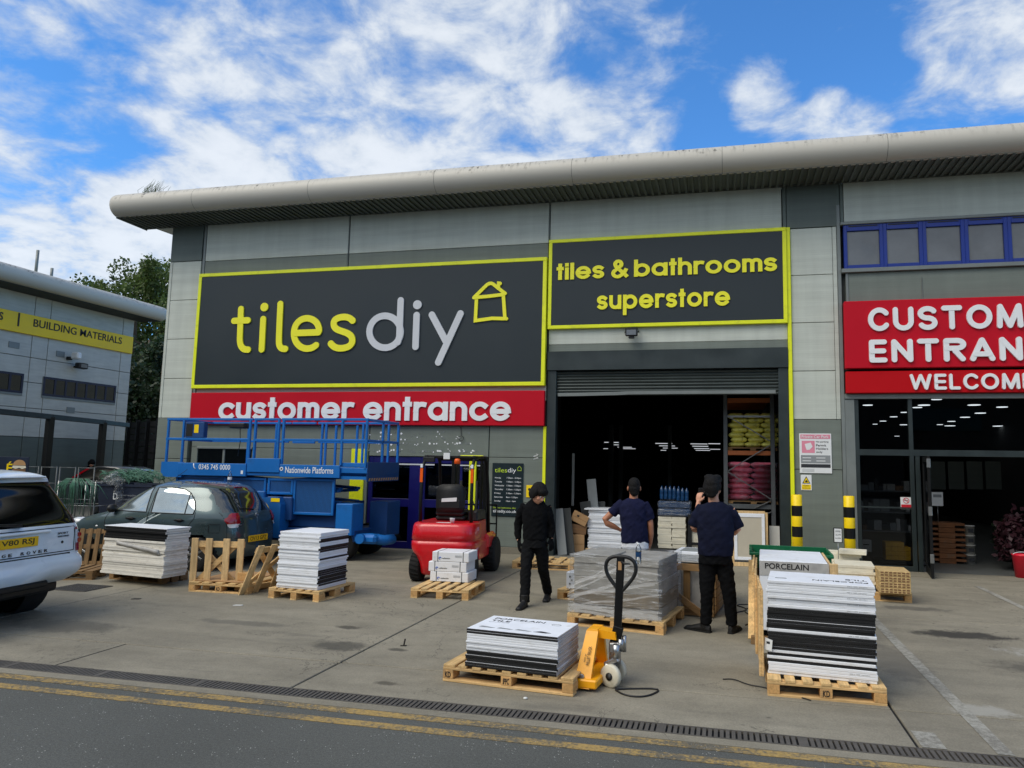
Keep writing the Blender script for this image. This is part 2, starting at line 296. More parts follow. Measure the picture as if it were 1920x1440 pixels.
    for nm, tr_c in (('film_band', .26),):
        m, t, p = base_mat(nm); p.inputs['Base Color'].default_value = (.85, .86, .87, 1); p.inputs['Roughness'].default_value = .25; p.inputs['Alpha'].default_value = tr_c
    # perforated blue mesh panel
    m, t, p = base_mat('lift_mesh')
    tc = N(t, 'ShaderNodeTexCoord'); mp = N(t, 'ShaderNodeMapping'); mp.inputs['Scale'].default_value = (38, 1, 62); L(t, tc.outputs['Object'], mp.inputs[0])
    ck = N(t, 'ShaderNodeTexVoronoi', i_Scale=1.0); ck.inputs['Randomness'].default_value = 0.0; L(t, mp.outputs[0], ck.inputs['Vector'])
    L(t, mixc(t, math_n(t, 'LESS_THAN', ck.outputs['Distance'], .40), lin((14, 92, 160)), lin((6, 44, 84))), p.inputs['Base Color']); p.inputs['Roughness'].default_value = .5
    # ground: trowelled concrete with stains and one painted shadow; asphalt with chippings; worn road paint
    m, t, p = base_mat('concrete')
    tc = N(t, 'ShaderNodeTexCoord'); v = tc.outputs['Object']
    def nz_(scale, det=5.0, ro=.6, dist=0., sc=(1, 1, 1)):
        mp = N(t, 'ShaderNodeMapping'); mp.inputs['Scale'].default_value = sc; L(t, v, mp.inputs[0])
        n = N(t, 'ShaderNodeTexNoise', i_Scale=scale, i_Detail=det, i_Roughness=ro, i_Distortion=dist); L(t, mp.outputs[0], n.inputs['Vector']); return n.outputs[0]
    a = nz_(.32, 6, .62, .3); bb = nz_(1.7, 7, .65, .4, (.55, 1.6, 1)); cc = nz_(70, 3, .7); dd = nz_(.9, 5, .6, .2, (.4, 1.3, 1)); ee = nz_(5.5, 6, .7)
    f = math_n(t, 'MULTIPLY', maprange(t, a, .3, .7, .80, 1.18, False), maprange(t, bb, .3, .7, .84, 1.16, False))
    f = math_n(t, 'MULTIPLY', f, maprange(t, cc, .3, .7, .82, 1.18, False)); f = math_n(t, 'MULTIPLY', f, maprange(t, ee, .3, .7, .92, 1.08, False))
    cm = N(t, 'ShaderNodeVectorMath', operation='SCALE'); cm.inputs[0].default_value = lin((133, 127, 112))[:3]; L(t, f, cm.inputs['Scale'])
    c = mixc(t, maprange(t, dd, .60, .74, 0, .5), cm.outputs[0], lin((86, 84, 78)))
    c = mixc(t, maprange(t, nz_(3.1, 5, .7, .5), .66, .78, 0, .35), c, lin((66, 64, 60)))
    c = mixc(t, maprange(t, nz_(1.3, 8, .7, .6), .665, .76, 0, .45), c, lin((160, 158, 148)))
    vo = N(t, 'ShaderNodeTexVoronoi', i_Scale=2.6); L(t, v, vo.inputs['Vector'])
    c = mixc(t, math_n(t, 'MULTIPLY', maprange(t, vo.outputs['Distance'], .0, .09, .75, 0), math_n(t, 'GREATER_THAN', nz_(.8, 3), .54)), c, lin((52, 50, 47)))
    ck = math_n(t, 'ABSOLUTE', math_n(t, 'SUBTRACT', nz_(.55, 7, .62, .5), .5)); c = mixc(t, math_n(t, 'MULTIPLY', maprange(t, ck, .0, .0035, .6, 0), math_n(t, 'GREATER_THAN', nz_(.35, 2), .5)), c, lin((58, 55, 50)))
    c = mixc(t, maprange(t, nz_(2.2, 5, .65, .2, (.22, 1.9, 1)), .58, .74, 0, .3), c, lin((84, 81, 75)))
    c = mixc(t, maprange(t, nz_(34, 3, .75), .62, .72, 0, .45), c, lin((92, 88, 78))); c = mixc(t, maprange(t, nz_(29, 3, .75), .66, .74, 0, .4), c, lin((176, 172, 160)))
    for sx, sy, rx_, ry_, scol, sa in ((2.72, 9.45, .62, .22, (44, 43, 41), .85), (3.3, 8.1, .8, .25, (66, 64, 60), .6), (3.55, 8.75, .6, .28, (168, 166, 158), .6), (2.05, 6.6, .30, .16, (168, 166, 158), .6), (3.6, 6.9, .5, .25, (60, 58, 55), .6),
                                       (-3.95, 6.98, .34, .20, (70, 68, 62), .75), (-4.3, 7.75, .16, .09, (50, 48, 44), .7), (-3.3, 7.0, .12, .06, (52, 50, 46), .7), (-7.4, 6.9, .8, .3, (78, 76, 71), .5), (-5.6, 7.6, .7, .12, (84, 82, 76), .5), (2.6, 11.0, .5, .16, (70, 68, 64), .6), (1.7, 8.0, .28, .8, (84, 82, 78), .5), (-2.9, 5.95, .14, .06, (64, 60, 52), .7)):  # the long narrow patch right of the tall stack paints its soft shadow
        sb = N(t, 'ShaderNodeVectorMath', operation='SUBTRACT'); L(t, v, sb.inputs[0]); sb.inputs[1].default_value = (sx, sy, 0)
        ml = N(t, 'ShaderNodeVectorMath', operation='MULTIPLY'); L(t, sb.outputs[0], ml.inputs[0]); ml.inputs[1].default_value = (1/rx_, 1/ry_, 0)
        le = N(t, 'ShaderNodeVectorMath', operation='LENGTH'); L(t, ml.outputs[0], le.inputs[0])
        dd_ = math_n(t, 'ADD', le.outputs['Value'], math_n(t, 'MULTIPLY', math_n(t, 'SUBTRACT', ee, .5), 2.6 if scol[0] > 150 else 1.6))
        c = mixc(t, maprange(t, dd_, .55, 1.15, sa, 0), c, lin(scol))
    L(t, c, p.inputs['Base Color']); p.inputs['Roughness'].default_value = .82; p.inputs['Specular IOR Level'].default_value = .3
    b = N(t, 'ShaderNodeBump'); b.inputs['Strength'].default_value = .25; b.inputs['Distance'].default_value = .006; L(t, cc, b.inputs['Height']); L(t, b.outputs[0], p.inputs['Normal'])
    for nm in ('asphalt', 'yellow_line', 'bay_line'):
        m, t, p = base_mat(nm)
        tc = N(t, 'ShaderNodeTexCoord'); v = tc.outputs['Object']
        a = nz_(.5, 5, .6); g = nz_(120, 2, .8); g2 = nz_(45, 3, .7)
        f = math_n(t, 'MULTIPLY', maprange(t, a, .3, .7, .86, 1.14, False), maprange(t, g, .25, .75, .45, 1.6, False))
        f = math_n(t, 'MULTIPLY', f, maprange(t, g2, .3, .7, .8, 1.2, False))
        cm = N(t, 'ShaderNodeVectorMath', operation='SCALE'); cm.inputs[0].default_value = lin((84, 85, 81))[:3]; L(t, f, cm.inputs['Scale'])
        vo = N(t, 'ShaderNodeTexVoronoi', i_Scale=38.0); L(t, v, vo.inputs['Vector'])
        c = mixc(t, math_n(t, 'MULTIPLY', math_n(t, 'LESS_THAN', vo.outputs['Distance'], .16), math_n(t, 'GREATER_THAN', nz_(6, 2), .56)), cm.outputs[0], lin((166, 166, 160)))
        if nm == 'yellow_line':
            w = math_n(t, 'ADD', nz_(26, 5, .75), math_n(t, 'MULTIPLY', nz_(1.6, 4, .6), .7))
            pc = N(t, 'ShaderNodeVectorMath', operation='SCALE'); pc.inputs[0].default_value = lin((176, 146, 84))[:3]; L(t, maprange(t, g2, .3, .7, .75, 1.2, False), pc.inputs['Scale'])
            c = mixc(t, maprange(t, w, .70, .98, .08, .82), c, pc.outputs[0])
        if nm == 'bay_line':
            w = math_n(t, 'ADD', nz_(22, 5, .75), math_n(t, 'MULTIPLY', nz_(2.0, 4, .6), .7))
            c0 = N(t, 'ShaderNodeVectorMath', operation='SCALE'); c0.inputs[0].default_value = lin((118, 114, 105))[:3]; L(t, f, c0.inputs['Scale'])
            c = mixc(t, maprange(t, w, .68, 1.02, .05, .75), c0.outputs[0], lin((170, 168, 158)))
        L(t, c, p.inputs['Base Color']); p.inputs['Roughness'].default_value = .85; p.inputs['Specular IOR Level'].default_value = .3
        b = N(t, 'ShaderNodeBump'); b.inputs['Strength'].default_value = .5; b.inputs['Distance'].default_value = .006; L(t, g, b.inputs['Height']); L(t, b.outputs[0], p.inputs['Normal'])
setup_materials()
# ------------------------------------------------------------------ mesh helpers
def rotz(a): return Matrix.Rotation(a, 4, 'Z')
class MB:
    """collects shapes and links them as ONE mesh object"""
    def __init__(s): s.v = []; s.f = []; s.mi = []; s.sm = []
    def add(s, verts, faces, mi=0, smooth=False, mtx=None):
        b = len(s.v)
        if mtx is not None: verts = [mtx @ Vector(v) for v in verts]
        s.v += [tuple(v) for v in verts]
        for f in faces: s.f.append([b+i for i in f]); s.mi.append(mi); s.sm.append(smooth)
        return s
    def box(s, x0, x1, y0, y1, z0, z1, mi=0, b=0., mtx=None):
        if x0 > x1: x0, x1 = x1, x0
        if y0 > y1: y0, y1 = y1, y0
        if z0 > z1: z0, z1 = z1, z0
        b = min(b, .45*(x1-x0), .45*(y1-y0), .45*(z1-z0))
        if b <= 0:
            v = [(x, y, z) for z in (z0, z1) for y in (y0, y1) for x in (x0, x1)]
            return s.add(v, [(0, 2, 3, 1), (4, 5, 7, 6), (0, 1, 5, 4), (2, 6, 7, 3), (0, 4, 6, 2), (1, 3, 7, 5)], mi, False, mtx)
        P = {}; v = []
        xs, ys, zs = (x0, x1), (y0, y1), (z0, z1)
        for i in (0, 1):
            for j in (0, 1):
                for k in (0, 1):
                    x, y, z = xs[i], ys[j], zs[k]; sx, sy, sz = (1, -1)[i]*b, (1, -1)[j]*b, (1, -1)[k]*b
                    for a, q in enumerate(((x, y+sy, z+sz), (x+sx, y, z+sz), (x+sx, y+sy, z))):
                        P[i, j, k, a] = len(v); v.append(q)
        f = []
        for i in (0, 1): f.append([P[i, 0, 0, 0], P[i, 0, 1, 0], P[i, 1, 1, 0], P[i, 1, 0, 0]][::(1 if i == 0 else -1)])
        for j in (0, 1): f.append([P[0, j, 0, 1], P[1, j, 0, 1], P[1, j, 1, 1], P[0, j, 1, 1]][::(1 if j == 0 else -1)])
        for k in (0, 1): f.append([P[0, 0, k, 2], P[0, 1, k, 2], P[1, 1, k, 2], P[1, 0, k, 2]][::(1 if k == 0 else -1)])
        for i in (0, 1):
            for j in (0, 1): f.append([P[i, j, 0, 0], P[i, j, 0, 1], P[i, j, 1, 1], P[i, j, 1, 0]][::(1 if i == j else -1)])
            for k in (0, 1): f.append([P[i, 0, k, 0], P[i, 1, k, 0], P[i, 1, k, 2], P[i, 0, k, 2]][::(1 if i != k else -1)])
        for j in (0, 1):
            for k in (0, 1): f.append([P[0, j, k, 1], P[1, j, k, 1], P[1, j, k, 2], P[0, j, k, 2]][::(1 if j == k else -1)])
        for i in (0, 1):
            for j in (0, 1):
                for k in (0, 1): f.append([P[i, j, k, 0], P[i, j, k, 1], P[i, j, k, 2]][::(1 if (i+j+k) % 2 == 1 else -1)])
        return s.add(v, f, mi, False, mtx)
    def beam(s, p0, p1, w, h, mi=0, b=0., up=Vector((0, 0, 1))):
        """a square bar from p0 to p1, w across, h along 'up'"""
        p0, p1 = Vector(p0), Vector(p1); d = (p1-p0); ln = d.length; d.normalize()
        if abs(d.dot(up)) > .98: up = Vector((0, 1, 0))
        x = d.cross(up).normalized(); z = x.cross(d).normalized()
        m = Matrix((x, d, z)).transposed().to_4x4(); m.translation = p0
        return s.box(-w/2, w/2, 0, ln, -h/2, h/2, mi, b, m)
    def tube(s, pts, r, n=8, mi=0, closed=False, caps=True, smooth=True):
        pts = [Vector(p) for p in pts]; k = len(pts); rs = r if isinstance(r, (list, tuple)) else [r]*k
        rings = []; prev = None
        for i, p in enumerate(pts):
            if closed: t = (pts[(i+1) % k]-pts[i-1])
            else: t = pts[min(i+1, k-1)]-pts[max(i-1, 0)]
            if t.length < 1e-9: t = Vector((0, 0, 1))
            t.normalize()
            if prev is None:
                a = Vector((0, 0, 1)) if abs(t.z) < .9 else Vector((1, 0, 0)); u = t.cross(a).normalized()
            else: u = (prev-t*prev.dot(t)); u = u.normalized() if u.length > 1e-6 else t.orthogonal().normalized()
            prev = u; w = t.cross(u)
            rings.append([p+(u*math.cos(2*math.pi*j/n)+w*math.sin(2*math.pi*j/n))*rs[i] for j in range(n)])
        return s.rings(rings, mi, closed, caps, smooth)
    def rings(s, rings, mi=0, closed=False, caps=True, smooth=True):
        n = len(rings[0]); v = [q for r in rings for q in r]; f = []; k = len(rings)
        for i in range(k if closed else k-1):
            a, b = i*n, ((i+1) % k)*n
            for j in range(n): f.append((a+j, a+(j+1) % n, b+(j+1) % n, b+j))
        s.add(v, f, mi, smooth)
        if caps and not closed:
            b = len(s.v)-len(v)
            s.f.append([b+j for j in range(n)][::-1]); s.mi.append(mi); s.sm.append(False)
            s.f.append([b+(k-1)*n+j for j in range(n)]); s.mi.append(mi); s.sm.append(False)
        return s
    def cyl(s, p0, p1, r0, r1=None, n=16, mi=0, smooth=True): return s.tube([p0, p1], [r0, r0 if r1 is None else r1], n, mi, False, True, smooth)
    def lathe(s, prof, c=(0, 0, 0), axis='Z', n=24, mi=0, smooth=True, caps=True):
        rings = []
        for r, z in prof:
            ring = []
            for j in range(n):
                a = 2*math.pi*j/n; x, y = r*math.cos(a), r*math.sin(a)
                q = {'Z': (x, y, z), 'X': (z, x, y), 'Y': (y, z, x)}[axis]; ring.append(Vector(q)+Vector(c))
            rings.append(ring)
        return s.rings(rings, mi, False, caps, smooth)
    def ell(s, c, r, n=14, mi=0, mtx=None):
        c = Vector(c); rings = []
        for i in range(1, n):
            ph = math.pi*i/n; ring = []
            for j in range(2*n):
                th = math.pi*j/n; q = Vector((r[0]*math.sin(ph)*math.cos(th), r[1]*math.sin(ph)*math.sin(th), -r[2]*math.cos(ph)))
                if mtx is not None: q = mtx @ q
                ring.append(c+q)
            rings.append(ring)
        return s.rings(rings, mi)
    def prism(s, poly, o, u, v, w, mi=0, smooth=False):
        """2-D outline in the (u,v) plane at o, pushed along w"""
        o, u, v, w = Vector(o), Vector(u), Vector(v), Vector(w); n = len(poly)
        a = [o+u*x+v*y for x, y in poly]; b = [q+w for q in a]
        ar = sum(poly[i][0]*poly[(i+1) % n][1]-poly[(i+1) % n][0]*poly[i][1] for i in range(n))
        flip = (ar > 0) == (u.cross(v).dot(w) > 0)
        f = [list(range(n))[::(-1 if flip else 1)], [n+i for i in range(n)][::(1 if flip else -1)]]
        for i in range(n):
            q = [i, (i+1) % n, n+(i+1) % n, n+i]; f.append(q if flip else q[::-1])
        return s.add(a+b, f, mi, smooth)
    def quad(s, a, b, c, d, mi=0): return s.add([a, b, c, d], [(0, 1, 2, 3)], mi)
    def mesh(s, name, mats):
        me = bpy.data.meshes.new(name); me.from_pydata(s.v, [], s.f)
        for m in (mats if isinstance(mats, (list, tuple)) else [mats]): me.materials.append(MATS[m])
        me.polygons.foreach_set('material_index', s.mi); me.polygons.foreach_set('use_smooth', s.sm)
        me.validate(); me.update(); return me
    def build(s, name, mats, parent=None, loc=None, rz=None): return link(s.mesh(name, mats), name, parent, loc, rz)
def link(me, name, parent=None, loc=None, rz=None):
    o = bpy.data.objects.new(name, me); COL.objects.link(o)
    if parent is not None: o.parent = parent
    if loc is not None: o.location = loc
    if rz is not None: o.rotation_euler = (0, 0, rz)
    return o
def thing(name, label, cat, loc=(0, 0, 0), rz=0., group=None, kind=None):
    o = bpy.data.objects.new(name, None); COL.objects.link(o); o.empty_display_size = .2
    o.location = loc; o.rotation_euler = (0, 0, rz); return tag(o, label, cat, group, kind)
def tag(o, label=None, cat=None, group=None, kind=None):
    if label: o['label'] = label
    if cat: o['category'] = cat
    if group: o['group'] = group
    if kind: o['kind'] = kind
    return o
def wpart(mb, name, mats, root):
    """a part given in world coordinates under an unrotated root"""
    o = mb.build(name, mats, root); o.location = -root.location; return o
KIDS = {}
def dup(root, loc, rz=None, label=None, group=None):
    kids = {}
    for o in bpy.data.objects:
        if o.parent is not None: kids.setdefault(o.parent.name, []).append(o)
    def cp(o, par):
        c = o.copy(); COL.objects.link(c); c.parent = par
        for k in kids.get(o.name, []): cp(k, c)
        return c
    r = cp(root, None); r.location = loc
    if rz is not None: r.rotation_euler = (0, 0, rz)
    if label: r['label'] = label
    if group: r['group'] = group
    return r

# ------------------------------------------------------------------ writing
def font_mesh(txt, extrude=.02, offset=0., bevel=0., space=1.0):
    cu = bpy.data.curves.new('writing', 'FONT'); cu.body = txt; cu.extrude = extrude; cu.offset = offset; cu.bevel_depth = bevel; cu.bevel_resolution = 1
    cu.resolution_u = 4; cu.space_character = space; cu.space_line = 1.0
    ob = bpy.data.objects.new('writing', cu); COL.objects.link(ob)
    dg = bpy.context.evaluated_depsgraph_get(); dg.update()
    me = bpy.data.meshes.new_from_object(ob.evaluated_get(dg))
    bpy.data.objects.remove(ob); bpy.data.curves.remove(cu)
    return me
def put_mesh(me, name, m, parent, o, u, v, w, h, depth, loc=None, keep=False):
    """fit a lettering mesh into the rectangle at o spanned by u*w and v*h; it stands out by depth along u x v"""
    o, u, v = Vector(o), Vector(u).normalized(), Vector(v).normalized(); nrm = u.cross(v)
    xs = [q.co.x for q in me.vertices]; ys = [q.co.y for q in me.vertices]; zs = [q.co.z for q in me.vertices]
    x0, x1, y0, y1, z0, z1 = min(xs), max(xs), min(ys), max(ys), min(zs), max(zs)
    sx = w/(x1-x0); sy = h/(y1-y0) if h else sx
    if keep: sx = min(sx, sy) if h else sx; sy = sx
    sz = depth/max(1e-6, z1-z0)
    for q in me.vertices:
        c = q.co; q.co = o+u*((c.x-x0)*sx)+v*((c.y-y0)*sy)+nrm*((c.z-z0)*sz)
    me.materials.clear(); me.materials.append(MATS[m])
    ob = link(me, name, parent, loc); return ob
def write(txt, name, m, parent, o, u, v, w, h, depth=.004, offset=0., bevel=0., loc=None, keep=False, space=1.0):
    return put_mesh(font_mesh(txt, .02, offset, bevel, space), name, m, parent, o, u, v, w, h, depth, loc, keep)

def arc(cx, cy, r, a0, a1, n=18, ry=None):
    ry = r if ry is None else ry
    return [(cx+r*math.cos(R(a0+(a1-a0)*i/n)), cy+ry*math.sin(R(a0+(a1-a0)*i/n))) for i in range(n+1)]
def glyphs(t):
    """strokes (centre lines) of geometric letters, x-height 1, stroke width t; (strokes, advance)"""
    r = (1-t)/2; h = t/2; c = (h+r, .5); W = 2*r+t; g = {}
    g['o'] = ([('c', arc(*c, r, 0, 360, 40))], W)
    g['c'] = ([('l', arc(*c, r, 48, 312, 30))], W*.9)
    g['e'] = ([('l', arc(*c, r, 2, 318, 34)), ('l', [(h*1.5, .49), (W-h*1.6, .49)])], W)
    g['a'] = ([('c', arc(*c, r, 0, 360, 40)), ('l', [(W-h, h), (W-h, 1-h)])], W)
    g['d'] = ([('c', arc(*c, r, 0, 360, 40)), ('l', [(W-h, h), (W-h, 1.30-h)])], W)
    g['b'] = ([('c', arc(*c, r, 0, 360, 40)), ('l', [(h, h), (h, 1.30-h)])], W)
    g['p'] = ([('c', arc(*c, r, 0, 360, 40)), ('l', [(h, 1-h), (h, -.32)])], W)
    rn = .8*r; g['n'] = ([('l', [(h, h), (h, 1-h)]), ('l', arc(h+rn, 1-h-rn, rn, 180, 0, 16)+[(h+2*rn, h)])], 2*rn+t)
    g['h'] = ([('l', [(h, h), (h, 1.30-h)]), ('l', arc(h+rn, 1-h-rn, rn, 180, 0, 16)+[(h+2*rn, h)])], 2*rn+t)
    g['u'] = ([('l', [(h, 1-h)]+arc(h+rn, h+rn, rn, 180, 360, 16)), ('l', [(h+2*rn, 1-h), (h+2*rn, h)])], 2*rn+t)
    rm = .62*r; g['m'] = ([('l', [(h, h), (h, 1-h)]), ('l', arc(h+rm, 1-h-rm, rm, 180, 0, 14)+[(h+2*rm, h)]), ('l', arc(h+3*rm, 1-h-rm, rm, 180, 0, 14)+[(h+4*rm, h)])], 4*rm+t)
    g['r'] = ([('l', [(h, h), (h, 1-h)]), ('l', arc(h+rn, 1-h-rn, rn, 180, 72, 10))], .62)
    g['t'] = ([('l', [(.22, h), (.22, 1.27-h)]), ('l', [(h*.9, 1-h), (.44-h*.9, 1-h)])], .44)
    g['i'] = ([('l', [(h, h), (h, .95-h)]), ('l', [(h, 1.29-h-.02), (h, 1.29-h)])], t)
    g['l'] = ([('l', [(h, h), (h, 1.30-h)])], t)
    rs = r/2; sx = rs*1.35
    g['s'] = ([('l', arc(h+sx, 1-h-rs, sx, 35, 270, 18, rs)+arc(h+sx, h+rs, sx, 90, -145, 18, rs)[1:])], 2*sx+t)
    g['y'] = ([('l', [(h, 1-h), (.5*W, h)]), ('l', [(W-h, 1-h), (.5*W-.13, -.35)])], W)
    g['&'] = ([('l', [(.96, h), (.30, .86)]+arc(.46, 1.03, .2, 215, -30, 14, .22)), ('l', [(.60, .88), (.24, .52)]+arc(.42, .33, .28, 140, 290, 12, .27)+[(.80, .28), (.93, .55)])], 1.02)
    # capitals, height 1
    q = {'C': ([('l', arc(.47, .5, .47-h, 40, 320, 30, .5-h))], .86), 'U': ([('l', [(h, 1-h)]+arc(.42, .40, .42-h, 180, 360, 18, .40-h)+[(.84-h, 1-h)])], .84),
         'S': ([('l', arc(.39, 1-h-(.5-h)/2, .39-h, 28, 270, 18, (.5-h)/2)+arc(.39, h+(.5-h)/2, .39-h, 90, -152, 18, (.5-h)/2)[1:])], .78),
         'T': ([('l', [(.41, h), (.41, 1-h)]), ('l', [(h, 1-h), (.82-h, 1-h)])], .82), 'O': ([('c', arc(.5, .5, .5-h, 0, 360, 40))], 1.0),
         'M': ([('l', [(h, h), (h+.04, 1-h), (.5, h), (.96-h, 1-h), (1-h, h)])], 1.0), 'E': ([('l', [(.7-h, 1-h), (h, 1-h), (h, h), (.7-h, h)]), ('l', [(h, .5), (.66-h, .5)])], .7),
         'N': ([('l', [(h, h), (h, 1-h), (.82-h, h), (.82-h, 1-h)])], .82), 'R': ([('l', [(h, h), (h, 1-h)]), ('l', [(h, 1-h)]+arc(.5, .73, .30-h*.6, 90, -90, 14, .27-h)+[(h, .46+h)]), ('l', [(.42, .46), (.80-h, h)])], .80),
         'A': ([('l', [(h, h), (.46, 1-h), (.92-h, h)]), ('l', [(.22, .3), (.70, .3)])], .92), 'W': ([('l', [(h, 1-h), (.33, h), (.64, .9), (.95, h), (1.28-h, 1-h)])], 1.28), 'L': ([('l', [(h, 1-h), (h, h), (.64-h, h)])], .64)}
    for k, vv in q.items(): g[k] = vv
    return g
def stroke(mb, pts, w, closed, cap, z0, z1, mi=0):
    """a band of width w along pts, raised from z0 to z1; round or square ends"""
    pts = [Vector((p[0], p[1])) for p in pts]
    if closed: pts = pts[:-1]
    n = len(pts); Lf, Rt = [], []
    for i, p in enumerate(pts):
        a = pts[(i-1) % n] if (closed or i > 0) else None; b = pts[(i+1) % n] if (closed or i < n-1) else None
        d1 = (p-a).normalized() if a is not None else None; d2 = (b-p).normalized() if b is not None else None
        if d1 is None: d1 = d2
        if d2 is None: d2 = d1
        n1 = Vector((-d1.y, d1.x)); n2 = Vector((-d2.y, d2.x)); m = (n1+n2); m = m.normalized() if m.length > 1e-5 else n1
        k = 1/max(.42, m.dot(n1)); Lf.append(p+m*w/2*k); Rt.append(p-m*w/2*k)
    def cap_pts(p, d):
        nn = Vector((-d.y, d.x)); return [p+nn*(w/2*math.cos(a))+d*(w/2*math.sin(a)) for a in [math.pi*j/10 for j in range(1, 10)]]
    def ext(p, d):
        return p+d*(w/2)
    V3 = lambda q, z: (q.x, q.y, z)
    if closed:
        v = []; f = []
        for i in range(n): v += [V3(Lf[i], z0), V3(Rt[i], z0), V3(Lf[i], z1), V3(Rt[i], z1)]
        for i in range(n):
            a, b = 4*i, 4*((i+1) % n)
            f += [(a+2, a+3, b+3, b+2), (a, a+2, b+2, b), (a+1, b+1, b+3, a+3)]
        mb.add(v, f, mi); return
    ds = (pts[0]-pts[1]).normalized(); de = (pts[-1]-pts[-2]).normalized()
    if cap == 'sq':
        for A in (Lf, Rt): A[0] = A[0]+ds*w/2; A[-1] = A[-1]+de*w/2
    v = []; f = []
    for i in range(n): v += [V3(Lf[i], z0), V3(Rt[i], z0), V3(Lf[i], z1), V3(Rt[i], z1)]
    for i in range(n-1):
        a, b = 4*i, 4*(i+1)
        f += [(a+2, a+3, b+3, b+2), (a, a+2, b+2, b), (a+1, b+1, b+3, a+3)]
    if cap == 'sq': f += [(0, 1, 3, 2), (4*n-4, 4*n-2, 4*n-1, 4*n-3)]
    mb.add(v, f, mi)
    if cap == 'round':
        for p, d, A, B in ((pts[0], ds, Rt[0], Lf[0]), (pts[-1], de, Lf[-1], Rt[-1])):
            nn = Vector((-d.y, d.x)); arcp = [p+nn*(w/2*math.cos(a))+d*(w/2*math.sin(a)) for a in [math.pi*j/12 for j in range(13)]]
            k = len(arcp); vv = [V3(q, z0) for q in arcp]+[V3(q, z1) for q in arcp]
            ff = [[k+j for j in range(k)][::-1]]+[(j, j+1, k+j+1, k+j) for j in range(k-1)]
            mb.add(vv, ff, mi)
def stroke_text(txt, t, cap, gap=.12, space=.42, kern=None):
    g = glyphs(t); mb = MB(); x = 0; step = 0.012
    for ch in txt:
        if ch == ' ': x += space; continue
        st, adv = g[ch]
        i = 0
        for kind, pts in st:
            runs = [[pts[0]]]
            for k in range(1, len(pts)):
                runs[-1].append(pts[k])
                if cap == 'round' and kind == 'l' and k < len(pts)-1:
                    d1 = Vector(pts[k])-Vector(pts[k-1]); d2 = Vector(pts[k+1])-Vector(pts[k])
                    if d1.angle(d2) > .6: runs.append([pts[k]])
            for r_ in runs: stroke(mb, [(x+a, b) for a, b in r_], t, kind == 'c', cap, 0, .1+i*step); i += 1
        x += adv+gap
    return mb
def put_strokes(mb, name, m, parent, o, u, v, w, h, depth, loc=None, keep=False):
    me = mb.mesh(name, m); return put_mesh(me, name, m, parent, o, u, v, w, h, depth, loc, keep)
X, Y, Z = Vector((1, 0, 0)), Vector((0, 1, 0)), Vector((0, 0, 1))
# ------------------------------------------------------------------ ground
D = 14.83
ROAD_Y = 5.30
def structure(mb, name, mats): return tag(mb.build(name, mats), kind='structure')
mb = MB(); mb.box(-400, 400, -300, 600, -1.2, -.02); structure(mb, 'ground', 'asphalt')
mb = MB(); mb.box(-60, 40, -14, ROAD_Y+.02, -.019, 0.0); structure(mb, 'road', 'asphalt')
# forecourt in concrete slabs with open joints between them
mb = MB(); xs = [-60, -21.0, -14.6, -10.9, -8.45, -3.625, 1.325, 6.2, 11, 40]; g = .011
ys = [5.62, 6.425, 10.235, 14.815]
for i in range(len(xs)-1):
    for j in range(3):
        x0, x1 = xs[i]+(g if i else 0), xs[i+1]-g
        y0, y1 = ys[j]+(g if j else 0), ys[j+1]-g
        if j == 0 and i == 2: x0, x1 = xs[2]+g, -10.9-g
        mb.box(x0, x1, y0, y1, -.06, 0.004, b=.006)
structure(mb, 'forecourt', 'concrete')
mb = MB(); mb.box(-60, 40, 5.3, 60, -.05, -.012); structure(mb, 'forecourt_joints', 'gap')
mb = MB(); mb.box(-6.09, -6.075, 5.62, 6.42, .0045, .006); structure(mb, 'forecourt_cut', 'gap')
mb = MB(); mb.box(-60, -13.66, 14.82, 60, -.04, 0.0); structure(mb, 'yard', 'concrete')
# slot drain along the road: a frame with cross bars
mb = MB(); mb.box(-40, 30, 5.43, 5.445, -.05, .006); mb.box(-40, 30, 5.605, 5.62, -.05, .006); mb.box(-40, 30, 5.445, 5.605, -.06, -.018, 1)
x = -16.0
while x < 8:
    mb.box(x, x+.027, 5.445, 5.605, -.02, .004); x += .042
    if abs((x*2) % 2-1) < .02: mb.box(x, x+.05, 5.445, 5.605, -.02, .005)
dr = thing('drain_channel', 'long iron slotted drain between the concrete forecourt and the road', 'drain', (-6, 5.52, 0)); wpart(mb, 'grating', ['grate_iron', 'drain_gap'], dr)
mb = MB(); mb.box(-60, 40, 5.315, 5.43, -.05, .0035); structure(mb, 'kerb_strip', 'concrete')
for n_, (y0, y1) in enumerate(((5.20, 5.30), (4.98, 5.08))):
    mb = MB(); mb.box(-60, 40, y0, y1, .0012, .0045); structure(mb, 'yellow_line', 'yellow_line')
def bay(pts, w=.1):
    mb = MB()
    (xa, ya), (xb, yb) = pts; d = Vector((xb-xa, yb-ya)).normalized(); n = Vector((-d.y, d.x))*w/2
    mb.add([(xa+n.x, ya+n.y, .0085), (xb+n.x, yb+n.y, .0085), (xb-n.x, yb-n.y, .0085), (xa-n.x, ya-n.y, .0085)], [(0, 3, 2, 1)]); structure(mb, 'bay_line', 'bay_line')
bay(((1.885, 10.4), (1.885, 5.63)), .11); bay(((4.155, 13.4), (4.155, 8)), .1); bay(((1.43, 5.95), (1.43, 5.63)), .16)
mb = MB(); mb.box(-9.60, -8.95, 8.62, 9.12, .004, .012)
for i in range(16):
    for j in range(12): mb.box(-9.57+i*.04, -9.545+i*.04, 8.645+j*.04, 8.67+j*.04, .012, .0135, 1)
